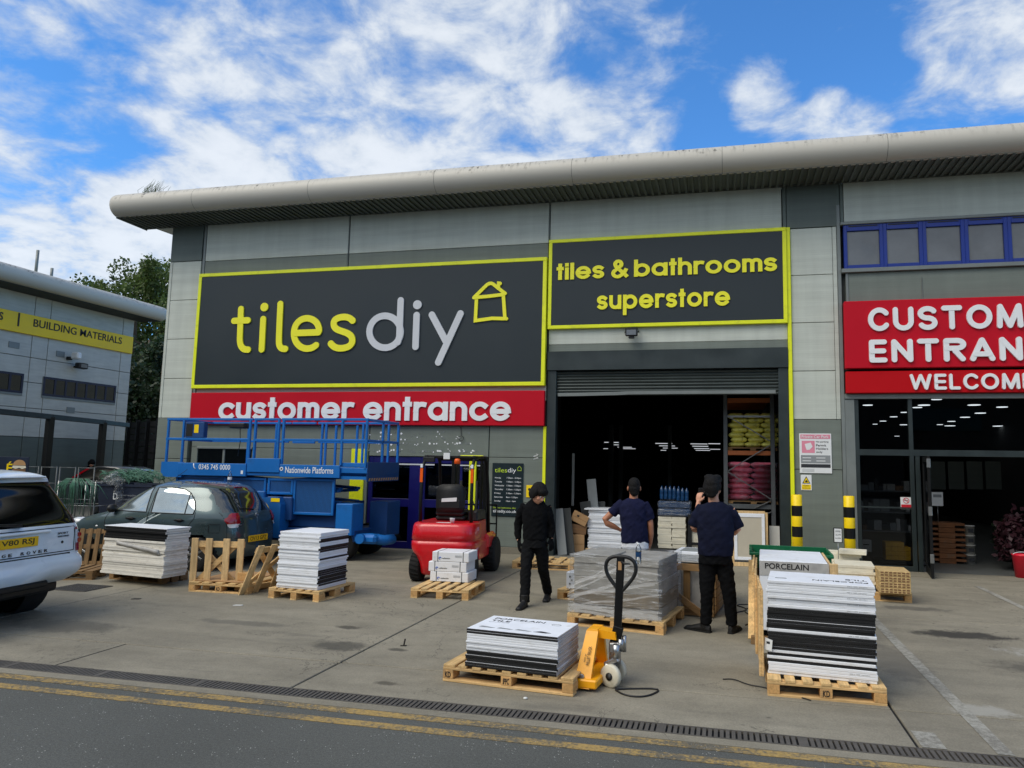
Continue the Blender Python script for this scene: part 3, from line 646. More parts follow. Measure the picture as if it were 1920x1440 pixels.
gr = thing('drain_cover', 'square iron gully grate in the concrete behind the white car', 'drain cover', (-9.28, 8.87, 0)); wpart(mb, 'grate', ['grate_iron', 'gap'], gr)

# ------------------------------------------------------------------ the store building
B = thing('retail_building', 'grey clad retail warehouse with rounded eaves and an open roller door', 'building', (-5.6, D, 0))
def clad(x0, x1, z0, z1, y=D, th=.1, b=.006): return ('b', x0, x1, z0, z1, y, th, b)
def panels(name, m, lst):
    if name in ('trim_strip', 'corner_cap', 'lime_trim', 'door_frame', 'plinth') and len(lst) > 1:
        for q in lst: panels(name, m, [q])
        return
    mb = MB()
    for _, x0, x1, z0, z1, y, th, b in lst: mb.box(x0, x1, y, y+th, z0, z1, 0, b)
    return wpart(mb, name, m, B)
J = .006
zj = [2.9, 3.88, 4.87, 5.86, 6.85]
light = [clad(-13.56, -12.74, a+J, b-J) for a, b in zip(zj[:-1], zj[1:])]+[clad(-13.65, -13.572, 2.9+J, 6.85)]
light += [clad(1.385, 2.20, a+J, b-J) for a, b in zip(zj[:-1], zj[1:])]+[clad(2.207, 2.285, 2.9+J, 6.85)]
light += [clad(-12.62, -8.70, 6.83, 7.76), clad(-8.66, -3.77, 6.83, 7.76), clad(-3.73, 1.22, 6.80, 7.76), clad(-3.72, 1.30, 4.53, 5.0), clad(-12.6, -3.76, 3.3, 3.63)]
light += [clad(2.44, 9.5, 6.93, 7.76)]
panels('wall_panel', 'clad_light', light)
dark = [clad(-12.62, -8.70, 3.64, 6.82), clad(-8.66, -3.77, 3.64, 6.82), clad(-3.73, 1.30, 5.01, 6.79), clad(-3.72, 1.30, 4.37, 4.525)]
dark += [clad(1.385, 2.285, .14, 1.90), clad(1.385, 2.285, 1.912, 2.895), clad(2.44, 9.5, 3.9, 5.86)]
dark += [clad(-13.65, -12.74, .14, 1.9), clad(-13.65, -12.74, 1.912, 2.895), clad(-12.62, -7.92, 2.2, 3.29), clad(-7.9, -5.04, 2.05, 3.29), clad(-5.02, -3.80, .14, 1.08), clad(-5.02, -3.80, 1.09, 2.05), clad(-5.02, -3.80, 2.06, 3.29),
         clad(-12.62, -12.45, .14, 2.19), clad(-10.95, -7.92, .14, 2.19), clad(-12.44, -10.96, .14, 1.3)]
panels('lower_wall_panel', 'clad_dark', dark)
panels('corner_cap', 'clad_cap', [clad(-13.65, -12.74, 6.86, 7.76), clad(1.32, 2.36, 6.862, 7.76), clad(1.24, 1.312, 6.86, 7.76, D-.015), clad(2.37, 2.43, 6.93, 7.76, D-.01)])
panels('joint_backing', 'joint', [('b', -13.64, 1.30, 4.38, 7.75, D+.09, .12, 0), ('b', -13.64, -7.95, 0, 1.29, D+.09, .12, 0), ('b', -13.64, -12.45, 1.29, 4.38, D+.09, .12, 0), ('b', -10.95, -7.95, 1.29, 4.38, D+.09, .12, 0), ('b', -12.45, -10.95, 2.2, 4.38, D+.09, .12, 0), ('b', -7.95, -5.03, 2.05, 4.38, D+.09, .12, 0),
                                  ('b', -5.03, -3.72, 0, 4.38, D+.09, .12, 0), ('b', 1.30, 2.36, 0, 7.75, D+.09, .12, 0), ('b', 2.36, 9.5, 6.9, 7.75, D+.09, .12, 0), ('b', 2.36, 9.5, 3.4, 5.9, D+.09, .12, 0)])
panels('plinth', 'concrete', [clad(-13.66, -7.92, 0, .135, D-.02, .12), clad(-5.02, -3.81, 0, .135, D-.02, .12), clad(1.385, 2.285, 0, .135, D-.02, .12)])
panels('trim_strip', 'steel_grey', [clad(-12.735, -12.63, 2.9, 7.76, D+.03, .05), clad(-12.70, -12.64, 3.0, 7.76, D+.005, .03), clad(2.292, 2.36, .14, 7.3, D-.012, .06), clad(2.36, 9.5, 6.865, 6.925, D-.05, .12), clad(2.36, 9.5, 5.865, 5.945, D-.07, .15), clad(2.36, 9.5, 3.31, 3.41, D-.03, .12),
                               clad(2.362, 2.54, 0, 3.30, D-.01, .1), clad(-8.69, -8.675, 6.49, 7.76, D-.012, .03), clad(-3.757, -3.743, 6.9, 7.76, D-.012, .03), clad(2.44, 2.49, 5.25, 5.86, D-.02, .04), clad(3.85, 3.862, 5.25, 5.72, D-.02, .04)])
# side and back walls, roof
mb = MB(); mb.box(-13.65, -13.45, D+.101, 46, 0, 7.76); mb.box(-13.45, 9.5, 46.0, 46.2, 0, 7.76); mb.box(9.3, 9.5, D+.25, 46, 0, 7.76); wpart(mb, 'side_wall', 'clad_light', B)
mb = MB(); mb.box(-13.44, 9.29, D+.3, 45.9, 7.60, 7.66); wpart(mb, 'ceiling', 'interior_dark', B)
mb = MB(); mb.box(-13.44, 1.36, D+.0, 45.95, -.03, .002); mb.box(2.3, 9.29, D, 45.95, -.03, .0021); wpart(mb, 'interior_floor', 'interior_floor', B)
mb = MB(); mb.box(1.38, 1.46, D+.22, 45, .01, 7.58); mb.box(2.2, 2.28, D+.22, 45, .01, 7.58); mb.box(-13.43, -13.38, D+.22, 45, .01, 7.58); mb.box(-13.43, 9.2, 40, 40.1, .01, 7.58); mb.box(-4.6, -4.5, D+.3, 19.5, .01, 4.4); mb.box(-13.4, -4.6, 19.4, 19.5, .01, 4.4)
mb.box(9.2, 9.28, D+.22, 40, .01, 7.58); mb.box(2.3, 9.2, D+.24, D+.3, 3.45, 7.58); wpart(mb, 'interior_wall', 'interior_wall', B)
# ribbed soffit
S0, S1, SY0, SZ = -14.48, 12.0, 13.93, 7.78
mb = MB(); mb.box(S0, S1, SY0, D+.08, SZ+.03, SZ+.05, 1)
x = S0
while x < S1: mb.box(x, x+.052, SY0, D-.005, SZ-.028, SZ+.03); mb.box(x+.052, x+.143, SY0+.002, D-.004, SZ+.012, SZ+.03, 0); x += .143
mb.box(S0, S1, D-.03, D+.05, SZ-.012, SZ+.02, 0); mb.box(S0-.006, S0, SY0, D+.06, SZ-.04, SZ+.3); wpart(mb, 'soffit', ['soffit', 'soffit_groove'], B)
# bull-nosed eaves with a rounded end
mb = MB(); prof = [(13.95, 7.765), (13.90, 7.77)]+[(13.985+.285*math.cos(R(a)), 8.05+.285*math.sin(R(a))) for a in range(258, 86, -8)]+[(14.4, 8.40), (16.5, 8.62), (20, 8.9), (20, 8.1), (14.2, 7.84)]
cyc, czc = 14.05, 8.05
rings = []
for xx, k in ((S0-.075, .55), (S0-.07, .72), (S0-.05, .86), (S0-.02, .95), (S0+.03, .99), (S0+.1, 1.0)): rings.append([Vector((xx, cyc+(yy-cyc)*k, czc+(z_-czc)*k)) for yy, z_ in prof])
xx = S0+1.4
while xx < S1: rings += [[Vector((xx+dx, yy, z_)) for yy, z_ in prof] for dx in (0,)]; xx += 2.0
rings.append([Vector((S1, yy, z_)) for yy, z_ in prof]); mb.rings(rings)
for f in mb.sm: pass
xx = S0+2.3
while xx < S1-1:
    mb.rings([[Vector((xx+dx, cyc+(yy-cyc)*1.002, czc+(z_-czc)*1.002)) for yy, z_ in prof[:24]] for dx in (0, .007)], 1, False, False); xx += 3.05
wpart(mb, 'eaves', ['eaves', 'joint'], B)

# roller door
panels('door_frame', 'door_frame', [clad(-3.725, -3.53, 0, 3.955, D-.02, .2), clad(1.10, 1.297, 0, 3.955, D-.02, .2)])
mb = MB()
nx = 24                                       # a slightly dented steel hood
vv = []; ff = []
for i in range(nx+1):
    for j in range(7):
        x_ = -3.725+5.02*i/nx; z_ = 3.957+.405*j/6; yy = D-.06-.012*noise.noise(Vector((x_*1.4, z_*3, 2.0)))
        vv.append((x_, yy, z_))
for i in range(nx):
    for j in range(6): a = i*7+j; ff.append((a, a+7, a+8, a+1))
mb.add(vv, ff, 0, True); mb.box(-3.72, 1.29, D-.03, D+.3, 3.96, 4.36); wpart(mb, 'shutter_hood', 'door_frame', B)
mb = MB(); z_ = 3.945
k = 0
while z_ > 3.46:
    sag = 0
    mb.prism([(0, 0), (.014, -.012), (.03, -.034), (.014, -.06), (0, -.066)], (-3.535, D+.06, z_), (0, -1, 0), (0, 0, 1), (4.64, 0, 0), 0); z_ -= .067; k += 1
# bottom rail, bent down towards its left end
pts = [(-3.50, 3.395), (-3.0, 3.40), (-2.2, 3.415), (-1.95, 3.428), (-1.0, 3.432), (1.05, 3.432)]
for (xa, za), (xb, zb) in zip(pts[:-1], pts[1:]): mb.add([(xa, D+.02, za), (xb, D+.02, zb), (xb, D+.02, zb+.07), (xa, D+.02, za+.07), (xa, D+.06, za), (xb, D+.06, zb), (xb, D+.06, zb+.07), (xa, D+.06, za+.07)], [(0, 1, 2, 3), (7, 6, 5, 4), (0, 4, 5, 1), (3, 2, 6, 7)], 1)
wpart(mb, 'shutter', ['shutter', 'steel_grey'], B)
panels('lime_trim', 'lime', [clad(1.302, 1.378, 0, 6.875, D-.05, .08), clad(-3.80, -3.732, 0, 2.735, D-.03, .08)])
# glue spots left by an old sign, and a graffiti squiggle
mb = MB(); rr = random.Random(3)
for i in range(150):
    px = rr.uniform(690, 893); row = rr.choice((812, 818, 824, 831, 831, 832, 845, 846, 846)); py = row+rr.uniform(-3, 3)
    q = YP(px, py, D-.002); r_ = rr.choice((.012, .014, .018, .022, .026))
    mb.add([(q.x+r_*math.cos(a), q.y-i*.00004, q.z+r_*math.sin(a)*rr.uniform(.8, 1.1)) for a in [math.pi*2*k/10 for k in range(10)]], [list(range(10))], 0 if rr.random() < .45 else 1)
wpart(mb, 'glue_spot', ['letter_white', 'steel_grey'], B)
mb = MB(); base = YP(1005, 855, D-.004)
mb.tube([base+Vector((.06*math.sin(i*1.15), 0, -.012*i+.04)) for i in range(11)], .005, 5); wpart(mb, 'graffiti_mark', 'letter_white', B)
# loop of loose cable below the red sign
mb = MB(); q = YP(865, 822, D-.02); mb.tube([YP(864, 800, D-.01)]+[q+Vector((.055*math.cos(a), -.01, .055*math.sin(a))) for a in [math.pi/2+.5*k for k in range(14)]], .006, 6); wpart(mb, 'cable_loop', 'cable', B)

# blue framed customer entrance, in the shade behind the lift and the forklift
mb = MB(); e0, e1 = -7.9, -5.04
for x_ in (e0, -6.9, -6.62, -5.74, -5.14): mb.box(x_, x_+.1 if x_ != -6.9 else -6.64, D+.02, D+.14, 0, 2.04, 0, .006)
for z0, z1 in ((1.90, 2.045), (.92, 1.10), (0, .16)): mb.box(e0, e1, D+.03, D+.13, z0, z1, 0, .006)
wpart(mb, 'entrance_frame', 'blue_deep', B)
mb = MB(); mb.box(e0+.1, e1-.1, D+.06, D+.066, .1, 1.95); wpart(mb, 'entrance_glass', 'glass_dark', B)
mb = MB(); mb.box(-7.9, -6.3, D+.012, D+.025, 1.855, 1.885); mb.box(-6.2, -5.2, D+.012, D+.025, 1.855, 1.88); wpart(mb, 'closer_rail', 'letter_grey', B)
mb = MB(); mb.box(-5.47, -5.31, D-.02, D+.04, .75, 2.02, 0, .01); mb.box(-5.68, -5.15, D-.03, D+.05, 2.06, 2.09, 0, .008); mb.box(-8.35, -8.0, D-.02, D+.03, 0.2, 1.52, 0, .01); wpart(mb, 'lime_door_trim', 'lime', B)
mb = MB(); mb.box(-8.33, -7.93, D-.03, D+.02, 1.86, 2.2, 0, .005); wpart(mb, 'lime_panel', 'lime', B)
# low shop window behind the lift
mb = MB(); mb.box(-12.45, -10.95, D+.03, D+.04, 1.30, 2.19); wpart(mb, 'window_glass', 'glass_black', B)
mb = MB(); mb.box(-12.46, -10.94, D-.03, D+.05, 2.16, 2.21, 0, .006); mb.box(-11.75, -11.69, D+.0, D+.05, 1.3, 2.16, 0, .006); wpart(mb, 'window_frame', 'steel_grey', B)

# upper windows
wx = [2.42, 3.17, 3.90, 4.66, 5.42, 6.2, 6.98, 7.76]
for a, b in zip(wx[:-1], wx[1:]):
    mb = MB(); z0, z1 = 5.945, 6.865
    mb.box(a, a+.07, D-.015, D+.08, z0, z1, 0, .006); mb.box(b-.07, b, D-.015, D+.08, z0, z1, 0, .006)
    mb.box(a+.07, b-.07, D-.013, D+.08, z1-.13, z1, 0, .006); mb.box(a+.07, b-.07, D-.013, D+.08, z0, z0+.08, 0, .006)
    fr = wpart(mb, 'window', 'blue_frame', B)
    mb = MB(); mb.box(a+.1, b-.1, D-.022, D-.012, z1-.045, z1-.025); s_ = mb.build('trickle_vent', 'black_plastic', fr)
    mb = MB(); mb.box(a+.068, b-.068, D+.03, D+.04, z0+.07, z1-.12); p_ = mb.build('pane', 'glass_upper', fr)
# glazed shopfront
mb = MB()
for x_ in (2.54, 3.52, 5.9, 7.9): mb.box(x_, x_+.075, D+.0, D+.12, 0, 3.31, 0, .005)
mb.box(3.62, 3.70, D+.01, D+.11, 0, 2.22, 0, .005); mb.box(2.6, 9.4, D+.003, D+.117, 2.2, 2.32, 0, .005); mb.box(2.6, 3.6, D+.004, D+.116, 0, .1, 0, .005); mb.box(2.6, 3.55, D+.006, D+.11, 1.19, 1.215)
wpart(mb, 'shopfront_frame', 'door_frame', B)
mb = MB(); mb.box(2.6, 3.53, D+.05, D+.058, .1, 2.2); mb.box(2.6, 3.53, D+.05, D+.058, 2.32, 3.31); mb.box(3.58, 5.92, D+.05, D+.058, 2.32, 3.31); mb.box(5.96, 9.3, D+.05, D+.058, .1, 3.31); wpart(mb, 'shopfront_glass', 'glass_shop', B)
mb = MB(); mb.box(2.3, 12, 14.2, D-.03, .0045, .012, 0, .004); structure(mb, 'threshold', 'concrete')
hx = Vector((3.76, D, 0)); ed = G(1749, 1086); dr_ = (ed-hx); dr_.z = 0; ln = .86; dr_.normalize()
leaf = thing('glass_door', 'black framed glass shop door standing open outwards', 'door', hx, math.atan2(dr_.y, dr_.x))
mb = MB()
mb.box(0, .08, -.025, .025, .02, 2.18, 0, .004); mb.box(ln-.09, ln, -.025, .025, .02, 2.18, 0, .004); mb.box(.08, ln-.09, -.024, .024, .02, .16, 0, .004); mb.box(.08, ln-.09, -.024, .024, 2.08, 2.18, 0, .004); mb.build('door_leaf', 'black_paint', leaf)
mb = MB(); mb.box(.08, ln-.09, -.004, .004, .16, 2.08); mb.build('pane', 'glass_shop', leaf)
for z0 in (.28, 1.12, 1.98):
    mb = MB(); mb.box(ln-.03, ln+.012, -.032, .032, z0, z0+.16, 0, .004); mb.build('hinge', 'steel', leaf)

# ------------------------------------------------------------------ signs on the front
SX = lambda px, py, off=.0: YP(px, py, D-off)
def sign_box(name, label, x0, x1, z0, z1, proud, board, frame=None, fw=.085, cat='sign'):
    s = thing(name, label, cat, ((x0+x1)/2, D-proud, z0))
    mb = MB()
    if frame:
        mb.box(x0+fw, x1-fw, D-proud+.014, D-.004, z0+fw, z1-fw); wpart(mb, 'board', board, s)
        mb = MB(); mb.box(x0, x1, D-proud, D-.004, z1-fw, z1, 0, .008); mb.box(x0, x1, D-proud, D-.004, z0, z0+fw, 0, .008)
        mb.box(x0, x0+fw, D-proud+.001, D-.005, z0+fw, z1-fw, 0, .004); mb.box(x1-fw, x1, D-proud+.001, D-.005, z0+fw, z1-fw, 0, .004); wpart(mb, 'frame', frame, s)
    else: mb.box(x0, x1, D-proud, D-.004, z0, z1, 0, .012); wpart(mb, 'board', board, s)
    return s
def lettering(s, txt, t, cap, m, P0, P1, ztop, zbot, proud, th=.035, gap=.12, space=.42, part='lettering'):
    me = stroke_text(txt, t, cap, gap, space)
    y = D-proud
    return put_strokes(me, part, m, s, (P0, y, zbot), X, Z, P1-P0, ztop-zbot, th, -s.location)
pr = .13
A = sign_box('fascia_sign', 'huge dark grey fascia sign with lime border, yellow and pale grey rounded lettering', -12.66, -3.765, 3.615, 6.475, pr, 'anthracite', 'lime')
pq = pr-.014
def bx(px0, px1, pyt, pyb, off=pq): return SX(px0, (pyt+pyb)/2, off).x, SX(px1, (pyt+pyb)/2, off).x, SX((px0+px1)/2, pyt, off).z, SX((px0+px1)/2, pyb, off).z
# hand drawn logo letters, round ended strokes
def logo(s, off, scale_box, sw, mlime, mgrey, y_extra=0):
    """strokes given in zoomed photo units, mapped through 'scale_box' to (x, z)"""
    T = scale_box
    yel = [('l', [(310, 548), (304, 690), (304, 715), (309, 738), (324, 755), (346, 757)]), ('l', [(275, 609), (346, 606)]),
           ('l', [(425, 600), (417, 756)]), ('l', [(430, 538), (430.5, 538.2)]), ('l', [(513, 522), (504, 715), (508, 738), (520, 752), (538, 753)]),
           ('l', [(590, 672), (708, 668)]), ('l', [(711, 662), (711, 645), (700, 618), (676, 600), (648, 594), (618, 602), (594, 624), (582, 655), (582, 690), (594, 722), (618, 745), (648, 753), (676, 748), (696, 734)]),
           ('l', [(884, 608), (868, 594), (845, 588), (812, 592), (788, 607), (786, 634), (800, 652), (828, 662), (858, 672), (880, 690), (884, 718), (868, 740), (838, 750), (806, 750), (784, 740), (772, 726)])]
    gre = [('c', [(1050+80*math.cos(R(a)), 665+82*math.sin(R(a))) for a in range(0, 361, 9)]), ('l', [(1131, 504), (1124, 690), (1116, 718)]), ('l', [(1213, 580), (1207, 742)]), ('l', [(1216, 526), (1216.5, 526.3)]),
           ('l', [(1291, 578), (1362, 712)]), ('l', [(1438, 572), (1324, 822)])]
    hs = [('l', [(1520, 492), (1514, 608), (1600, 596), (1674, 598)]), ('l', [(1666, 597), (1658, 478)]), ('l', [(1507, 490), (1590, 482), (1655, 474)]), ('l', [(1507, 489), (1550, 446), (1591, 408), (1630, 440), (1667, 468)]), ('l', [(1632, 442), (1634, 416), (1642, 417)])]
    for lst, m, nm, w in ((yel, mlime, 'lettering', sw), (gre, mgrey, 'lettering', sw), (hs, mlime, 'house_emblem', sw*.5)):
        mb = MB()
        for i, (k, pts) in enumerate(lst):
            q = [T(a, b) for a, b in pts]
            if k == 'l' and len(q) > 4: q = smooth2(q)
            stroke(mb, q, w*(1.35 if (k == 'l' and len(pts) == 2 and abs(pts[0][0]-pts[1][0]) < 2) else 1), k == 'c', 'round', 0, .03+.003*(i % 3))
        me = mb.mesh(nm, m)
        for v in me.vertices: c = v.co; v.co = (c.x, off-y_extra-c.z, c.y)
        o = link(me, nm, s); o.location = -s.location
def smooth2(q, it=2):
    q = [Vector(p) for p in q]
    for _ in range(it):
        r_ = [q[0]]
        for a, b in zip(q[:-1], q[1:]): r_ += [a*.75+b*.25, a*.25+b*.75]
        q = r_+[q[-1]]
    return [(p.x, p.y) for p in q]
def TA(a, b): p = SX(340+a/2.743, 380+b/2.743, pq); return (p.x, p.z)
logo(A, D-pq, TA, .155, 'letter_yellow', 'letter_grey')

Rr = sign_box('entrance_sign', 'long red sign reading customer entrance in white lower case letters', -12.66, -3.765, 2.742, 3.512, .10, 'sign_red')
a = bx(411, 959, 744.5, 788.5, .10); lettering(Rr, 'customer entrance', .255, 'sq', 'letter_white', a[0], a[1], SX(700, 744.5, .1).z, SX(700, 788.5, .1).z, .10, .03, .10, .40)
Bs = sign_box('door_sign', 'dark sign above the roller door with lime border and yellow lettering in two lines', -3.735, 1.30, 4.86, 6.87, .09, 'anthracite', 'lime', .078)
lettering(Bs, 'tiles & bathrooms', .25, 'sq', 'letter_yellow', SX(1044, 510, .08).x, SX(1457, 495, .08).x, SX(1067, 491.5, .08).z, SX(1067, 526, .08).z, .076, .03, .10, .34)
lettering(Bs, 'superstore', .25, 'sq', 'letter_yellow', SX(1119.5, 565, .08).x, SX(1369, 560, .08).x, SX(1290, 541.5, .08).z, SX(1176, 591, .08).z, .076, .03, .12, .42)
RS = sign_box('shop_sign', 'big bright red shop sign with raised white capitals, beside the grey pillar', 2.372, 8.6, 3.90, 5.25, .16, 'sign_red')
def caps(s, full, part, pxl, pxr, pyt, pyb, off, t=.21, gap=.17):
    g = glyphs(t); wd = lambda w: sum(g[c][1] for c in w)+gap*(len(w)-1)
    x0 = SX(pxl, (pyt+pyb)/2, off).x; x1 = SX(pxr, (pyt+pyb)/2, off).x; w = (x1-x0)*wd(full)/wd(part)
    lettering(s, full, t, 'round', 'letter_white', x0, x0+w, SX(pxl+30, pyt, off).z, SX(pxl+30, pyb, off).z, off, .05, gap)
caps(RS, 'CUSTOMER', 'CUSTOM', 1627, 1918.5, 577, 621, .16); caps(RS, 'ENTRANCE', 'ENTRAN', 1629, 1916, 637, 680, .16)
RW = sign_box('welcome_sign', 'narrow deep red sign reading welcome in white capitals above the glass shopfront', 2.378, 8.6, 3.412, 3.845, .13, 'sign_red_deep')
caps(RW, 'WELCOME', 'WELCOM', 1705.5, 1911, 701.5, 731, .13, .19, .17)

# opening hours board
Hb = sign_box('hours_board', 'dark green opening hours board on the wall left of the roller door', -4.93, -4.225, .785, 1.935, .025, 'board_green', cat='notice board')
def hb(fx, fz): return (-4.93+.705*fx, D-.025, .785+1.15*fz)
def hw(txt, fx, fz, fw, fh, m='letter_white', off=.006): write(txt, 'lettering', m, Hb, hb(fx, fz), X, Z, .705*fw, 1.15*fh, .002, off, loc=-Hb.location)
hw('tiles', .08, .822, .40, .085, 'lime_text', .0); hw('diy', .50, .80, .27, .107, 'letter_white', .0)
mb = MB(); st = [(.82, .86), (.82, .91), (.875, .945), (.93, .91), (.93, .86), (.82, .86)]
stroke(mb, [(a*.705, b*1.15) for a, b in st], .008, False, 'round', 0, .002); me = mb.mesh('house_emblem', 'lime_text')
for v in me.vertices: c = v.co; v.co = (-4.93+c.x, D-.025-c.z, .785+c.y)
o = link(me, 'house_emblem', Hb); o.location = -Hb.location
for i, (d_, t_) in enumerate((('Monday', '7.30am - 5.30pm'), ('Tuesday', '7.30am - 5.30pm'), ('Wednesday', '7.30am - 5.30pm'), ('Thursday', '7.30am - 5.30pm'), ('Friday', '7.30am - 5.30pm'), ('Saturday', '8am - 5.30pm'), ('Sunday', '10am - 4pm'))):
    z_ = .70-.072*i; hw(d_, .09, z_, .034*len(d_), .034); hw(t_, .47, z_, .031*len(t_), .034)
hw('Discover bathrooms, tiles', .06, .145, .72, .03, 'lime_text'); hw('tilesdiy.co.uk', .055, .055, .75, .07)
# private car park notice, caution sign, small yellow notice
Pk = thing('parking_notice', 'white and pink private car park notice on the dark pillar panel', 'notice', (1.79, D, 1.83)); y0 = D-.02
mb = MB(); mb.box(1.485, 2.09, y0, D-.003, 1.835, 2.62, 0, .003); wpart(mb, 'plate', 'white_plate', Pk)
mb = MB(); mb.box(1.505, 2.07, y0-.002, y0-.0004, 2.515, 2.60); mb.box(1.53, 1.775, y0-.002, y0-.0004, 2.235, 2.475); wpart(mb, 'pink_panel', 'pink_print', Pk)
mb = MB(); mb.box(1.51, 2.065, y0-.0015, y0-.0003, 2.03, 2.19); wpart(mb, 'grey_panel', 'text_grey', Pk); mb = MB(); mb.box(1.51, 2.065, y0-.002, y0-.0003, 1.945, 2.015); wpart(mb, 'dark_panel', 'text_dark', Pk)
def pk(txt, x, z, w, h, m='text_dark', e=.0022): write(txt, 'lettering', m, Pk, (x, y0-e, z), X, Z, w, h, .0015, .008, loc=-Pk.location)
pk('Private Car Park', 1.53, 2.53, .51, .055, 'white_plate', .004); pk('No parking', 1.80, 2.435, .235, .04, 'text_dark', .001); pk('Permit', 1.80, 2.365, .19, .045, 'text_dark', .001); pk('Holders', 1.80, 2.30, .225, .042, 'text_dark', .001); pk('only', 1.80, 2.225, .12, .05, 'text_dark', .001)
mb = MB(); mb.prism([(1.585, 2.41), (1.70, 2.44), (1.735, 2.36), (1.68, 2.30), (1.62, 2.29), (1.60, 2.35)], (0, y0-.003, 0), X, Z, (0, -.001, 0)); wpart(mb, 'permit_picture', 'white_plate', Pk)
for k in range(4): mb = MB(); mb.box(1.54+.26*(k % 2), 1.70+.27*(k % 2), y0-.003, y0-.0016, 2.07+.06*(k//2), 2.085+.06*(k//2)); wpart(mb, 'print_line', 'white_plate', Pk)
for k in range(3): mb = MB(); mb.box(1.53, 1.76, y0-.001, y0-.0002, 1.865+.022*k, 1.872+.022*k); wpart(mb, 'print_line', 'text_grey', Pk)
Ca = thing('caution_sign', 'small yellow triangle caution sign below the parking notice', 'sign', (1.6, D, 1.5)); y0 = D-.012
mb = MB(); mb.box(1.50, 1.705, y0, D-.003, 1.495, 1.80, 0, .003); wpart(mb, 'plate', 'white_plate', Ca)
mb = MB(); mb.prism([(1.525, 1.63), (1.68, 1.63), (1.6025, 1.775)], (0, y0-.001, 0), X, Z, (0, -.001, 0)); wpart(mb, 'triangle_border', 'ink_black', Ca)
mb = MB(); mb.prism([(1.548, 1.643), (1.657, 1.643), (1.6025, 1.748)], (0, y0-.003, 0), X, Z, (0, -.001, 0)); mb.box(1.515, 1.69, y0-.002, y0-.0005, 1.51, 1.61); wpart(mb, 'yellow_field', 'warn_yellow', Ca)
mb = MB(); mb.prism([(1.58, 1.655), (1.625, 1.655), (1.63, 1.68), (1.615, 1.685), (1.608, 1.70), (1.592, 1.70), (1.588, 1.68), (1.578, 1.672)], (0, y0-.0045, 0), X, Z, (0, -.001, 0)); wpart(mb, 'truck_symbol', 'ink_black', Ca)
write('Caution', 'lettering', 'ink_black', Ca, (1.545, y0-.0022, 1.575), X, Z, .115, .026, .001, .01, loc=-Ca.location); write('Fork lift trucks', 'lettering', 'ink_black', Ca, (1.53, y0-.0022, 1.53), X, Z, .145, .022, .001, .0, loc=-Ca.location)
q = YP(992, 922, D); Yn = thing('yellow_notice', 'small plain yellow notice beside the lime strip', 'notice', (q.x, D, q.z)); mb = MB(); mb.box(-.06, .08, -.015, -.003, -.12, .14, 0, .003); mb.build('plate', 'warn_yellow', Yn); mb = MB(); mb.cyl((0.01, -.0155, .05), (.01, -.017, .05), .03); mb.build('symbol', 'ink_black', Yn)
q = YP(1699, 944, D+.04); Ns = thing('no_smoking_sign', 'white and red no smoking sign stuck on the shop window', 'sign', (q.x, q.y, q.z)); mb = MB(); mb.box(-.1, .1, -.006, .0, -.11, .12, 0, .002); mb.build('plate', 'white_plate', Ns)
mb = MB(); mb.box(-.09, .09, -.008, -.0065, -.10, -.02); mb.build('red_panel', 'red_print', Ns)
mb = MB(); mb.tube([(.05*math.cos(a), -.008, .055+.05*math.sin(a)) for a in [math.pi*2*k/20 for k in range(20)]], .006, 5, closed=True); mb.beam((-.035, -.008, .09), (.035, -.008, .02), .004, .011); mb.build('prohibition_ring', 'red_print', Ns)
mb = MB(); mb.box(-.035, .035, -.0072, -.0065, .05, .06); mb.build('cigarette', 'ink_black', Ns)
# floodlight above the door
q = YP(1186, 626, D); Fl = thing('floodlight', 'small black floodlight fixed above the roller door', 'floodlight', (q.x, D, q.z))
mb = MB(); mb.box(-.13, .13, -.22, -.14, -.08, .10, 0, .015); mb.box(-.03, .03, -.14, 0, .02, .06); mb.beam((-.14, -.18, .0), (-.14, -.02, .06), .012, .03); mb.beam((.14, -.18, .0), (.14, -.02, .06), .012, .03); mb.build('housing', 'black_plastic', Fl)
mb = MB(); mb.box(-.10, .10, -.2215, -.219, -.06, .05); mb.build('lens', 'glass_upper', Fl); mb = MB(); mb.box(-.06, .06, -.2, -.13, -.13, -.085, 0, .01); mb.build('sensor', 'black_plastic', Fl)
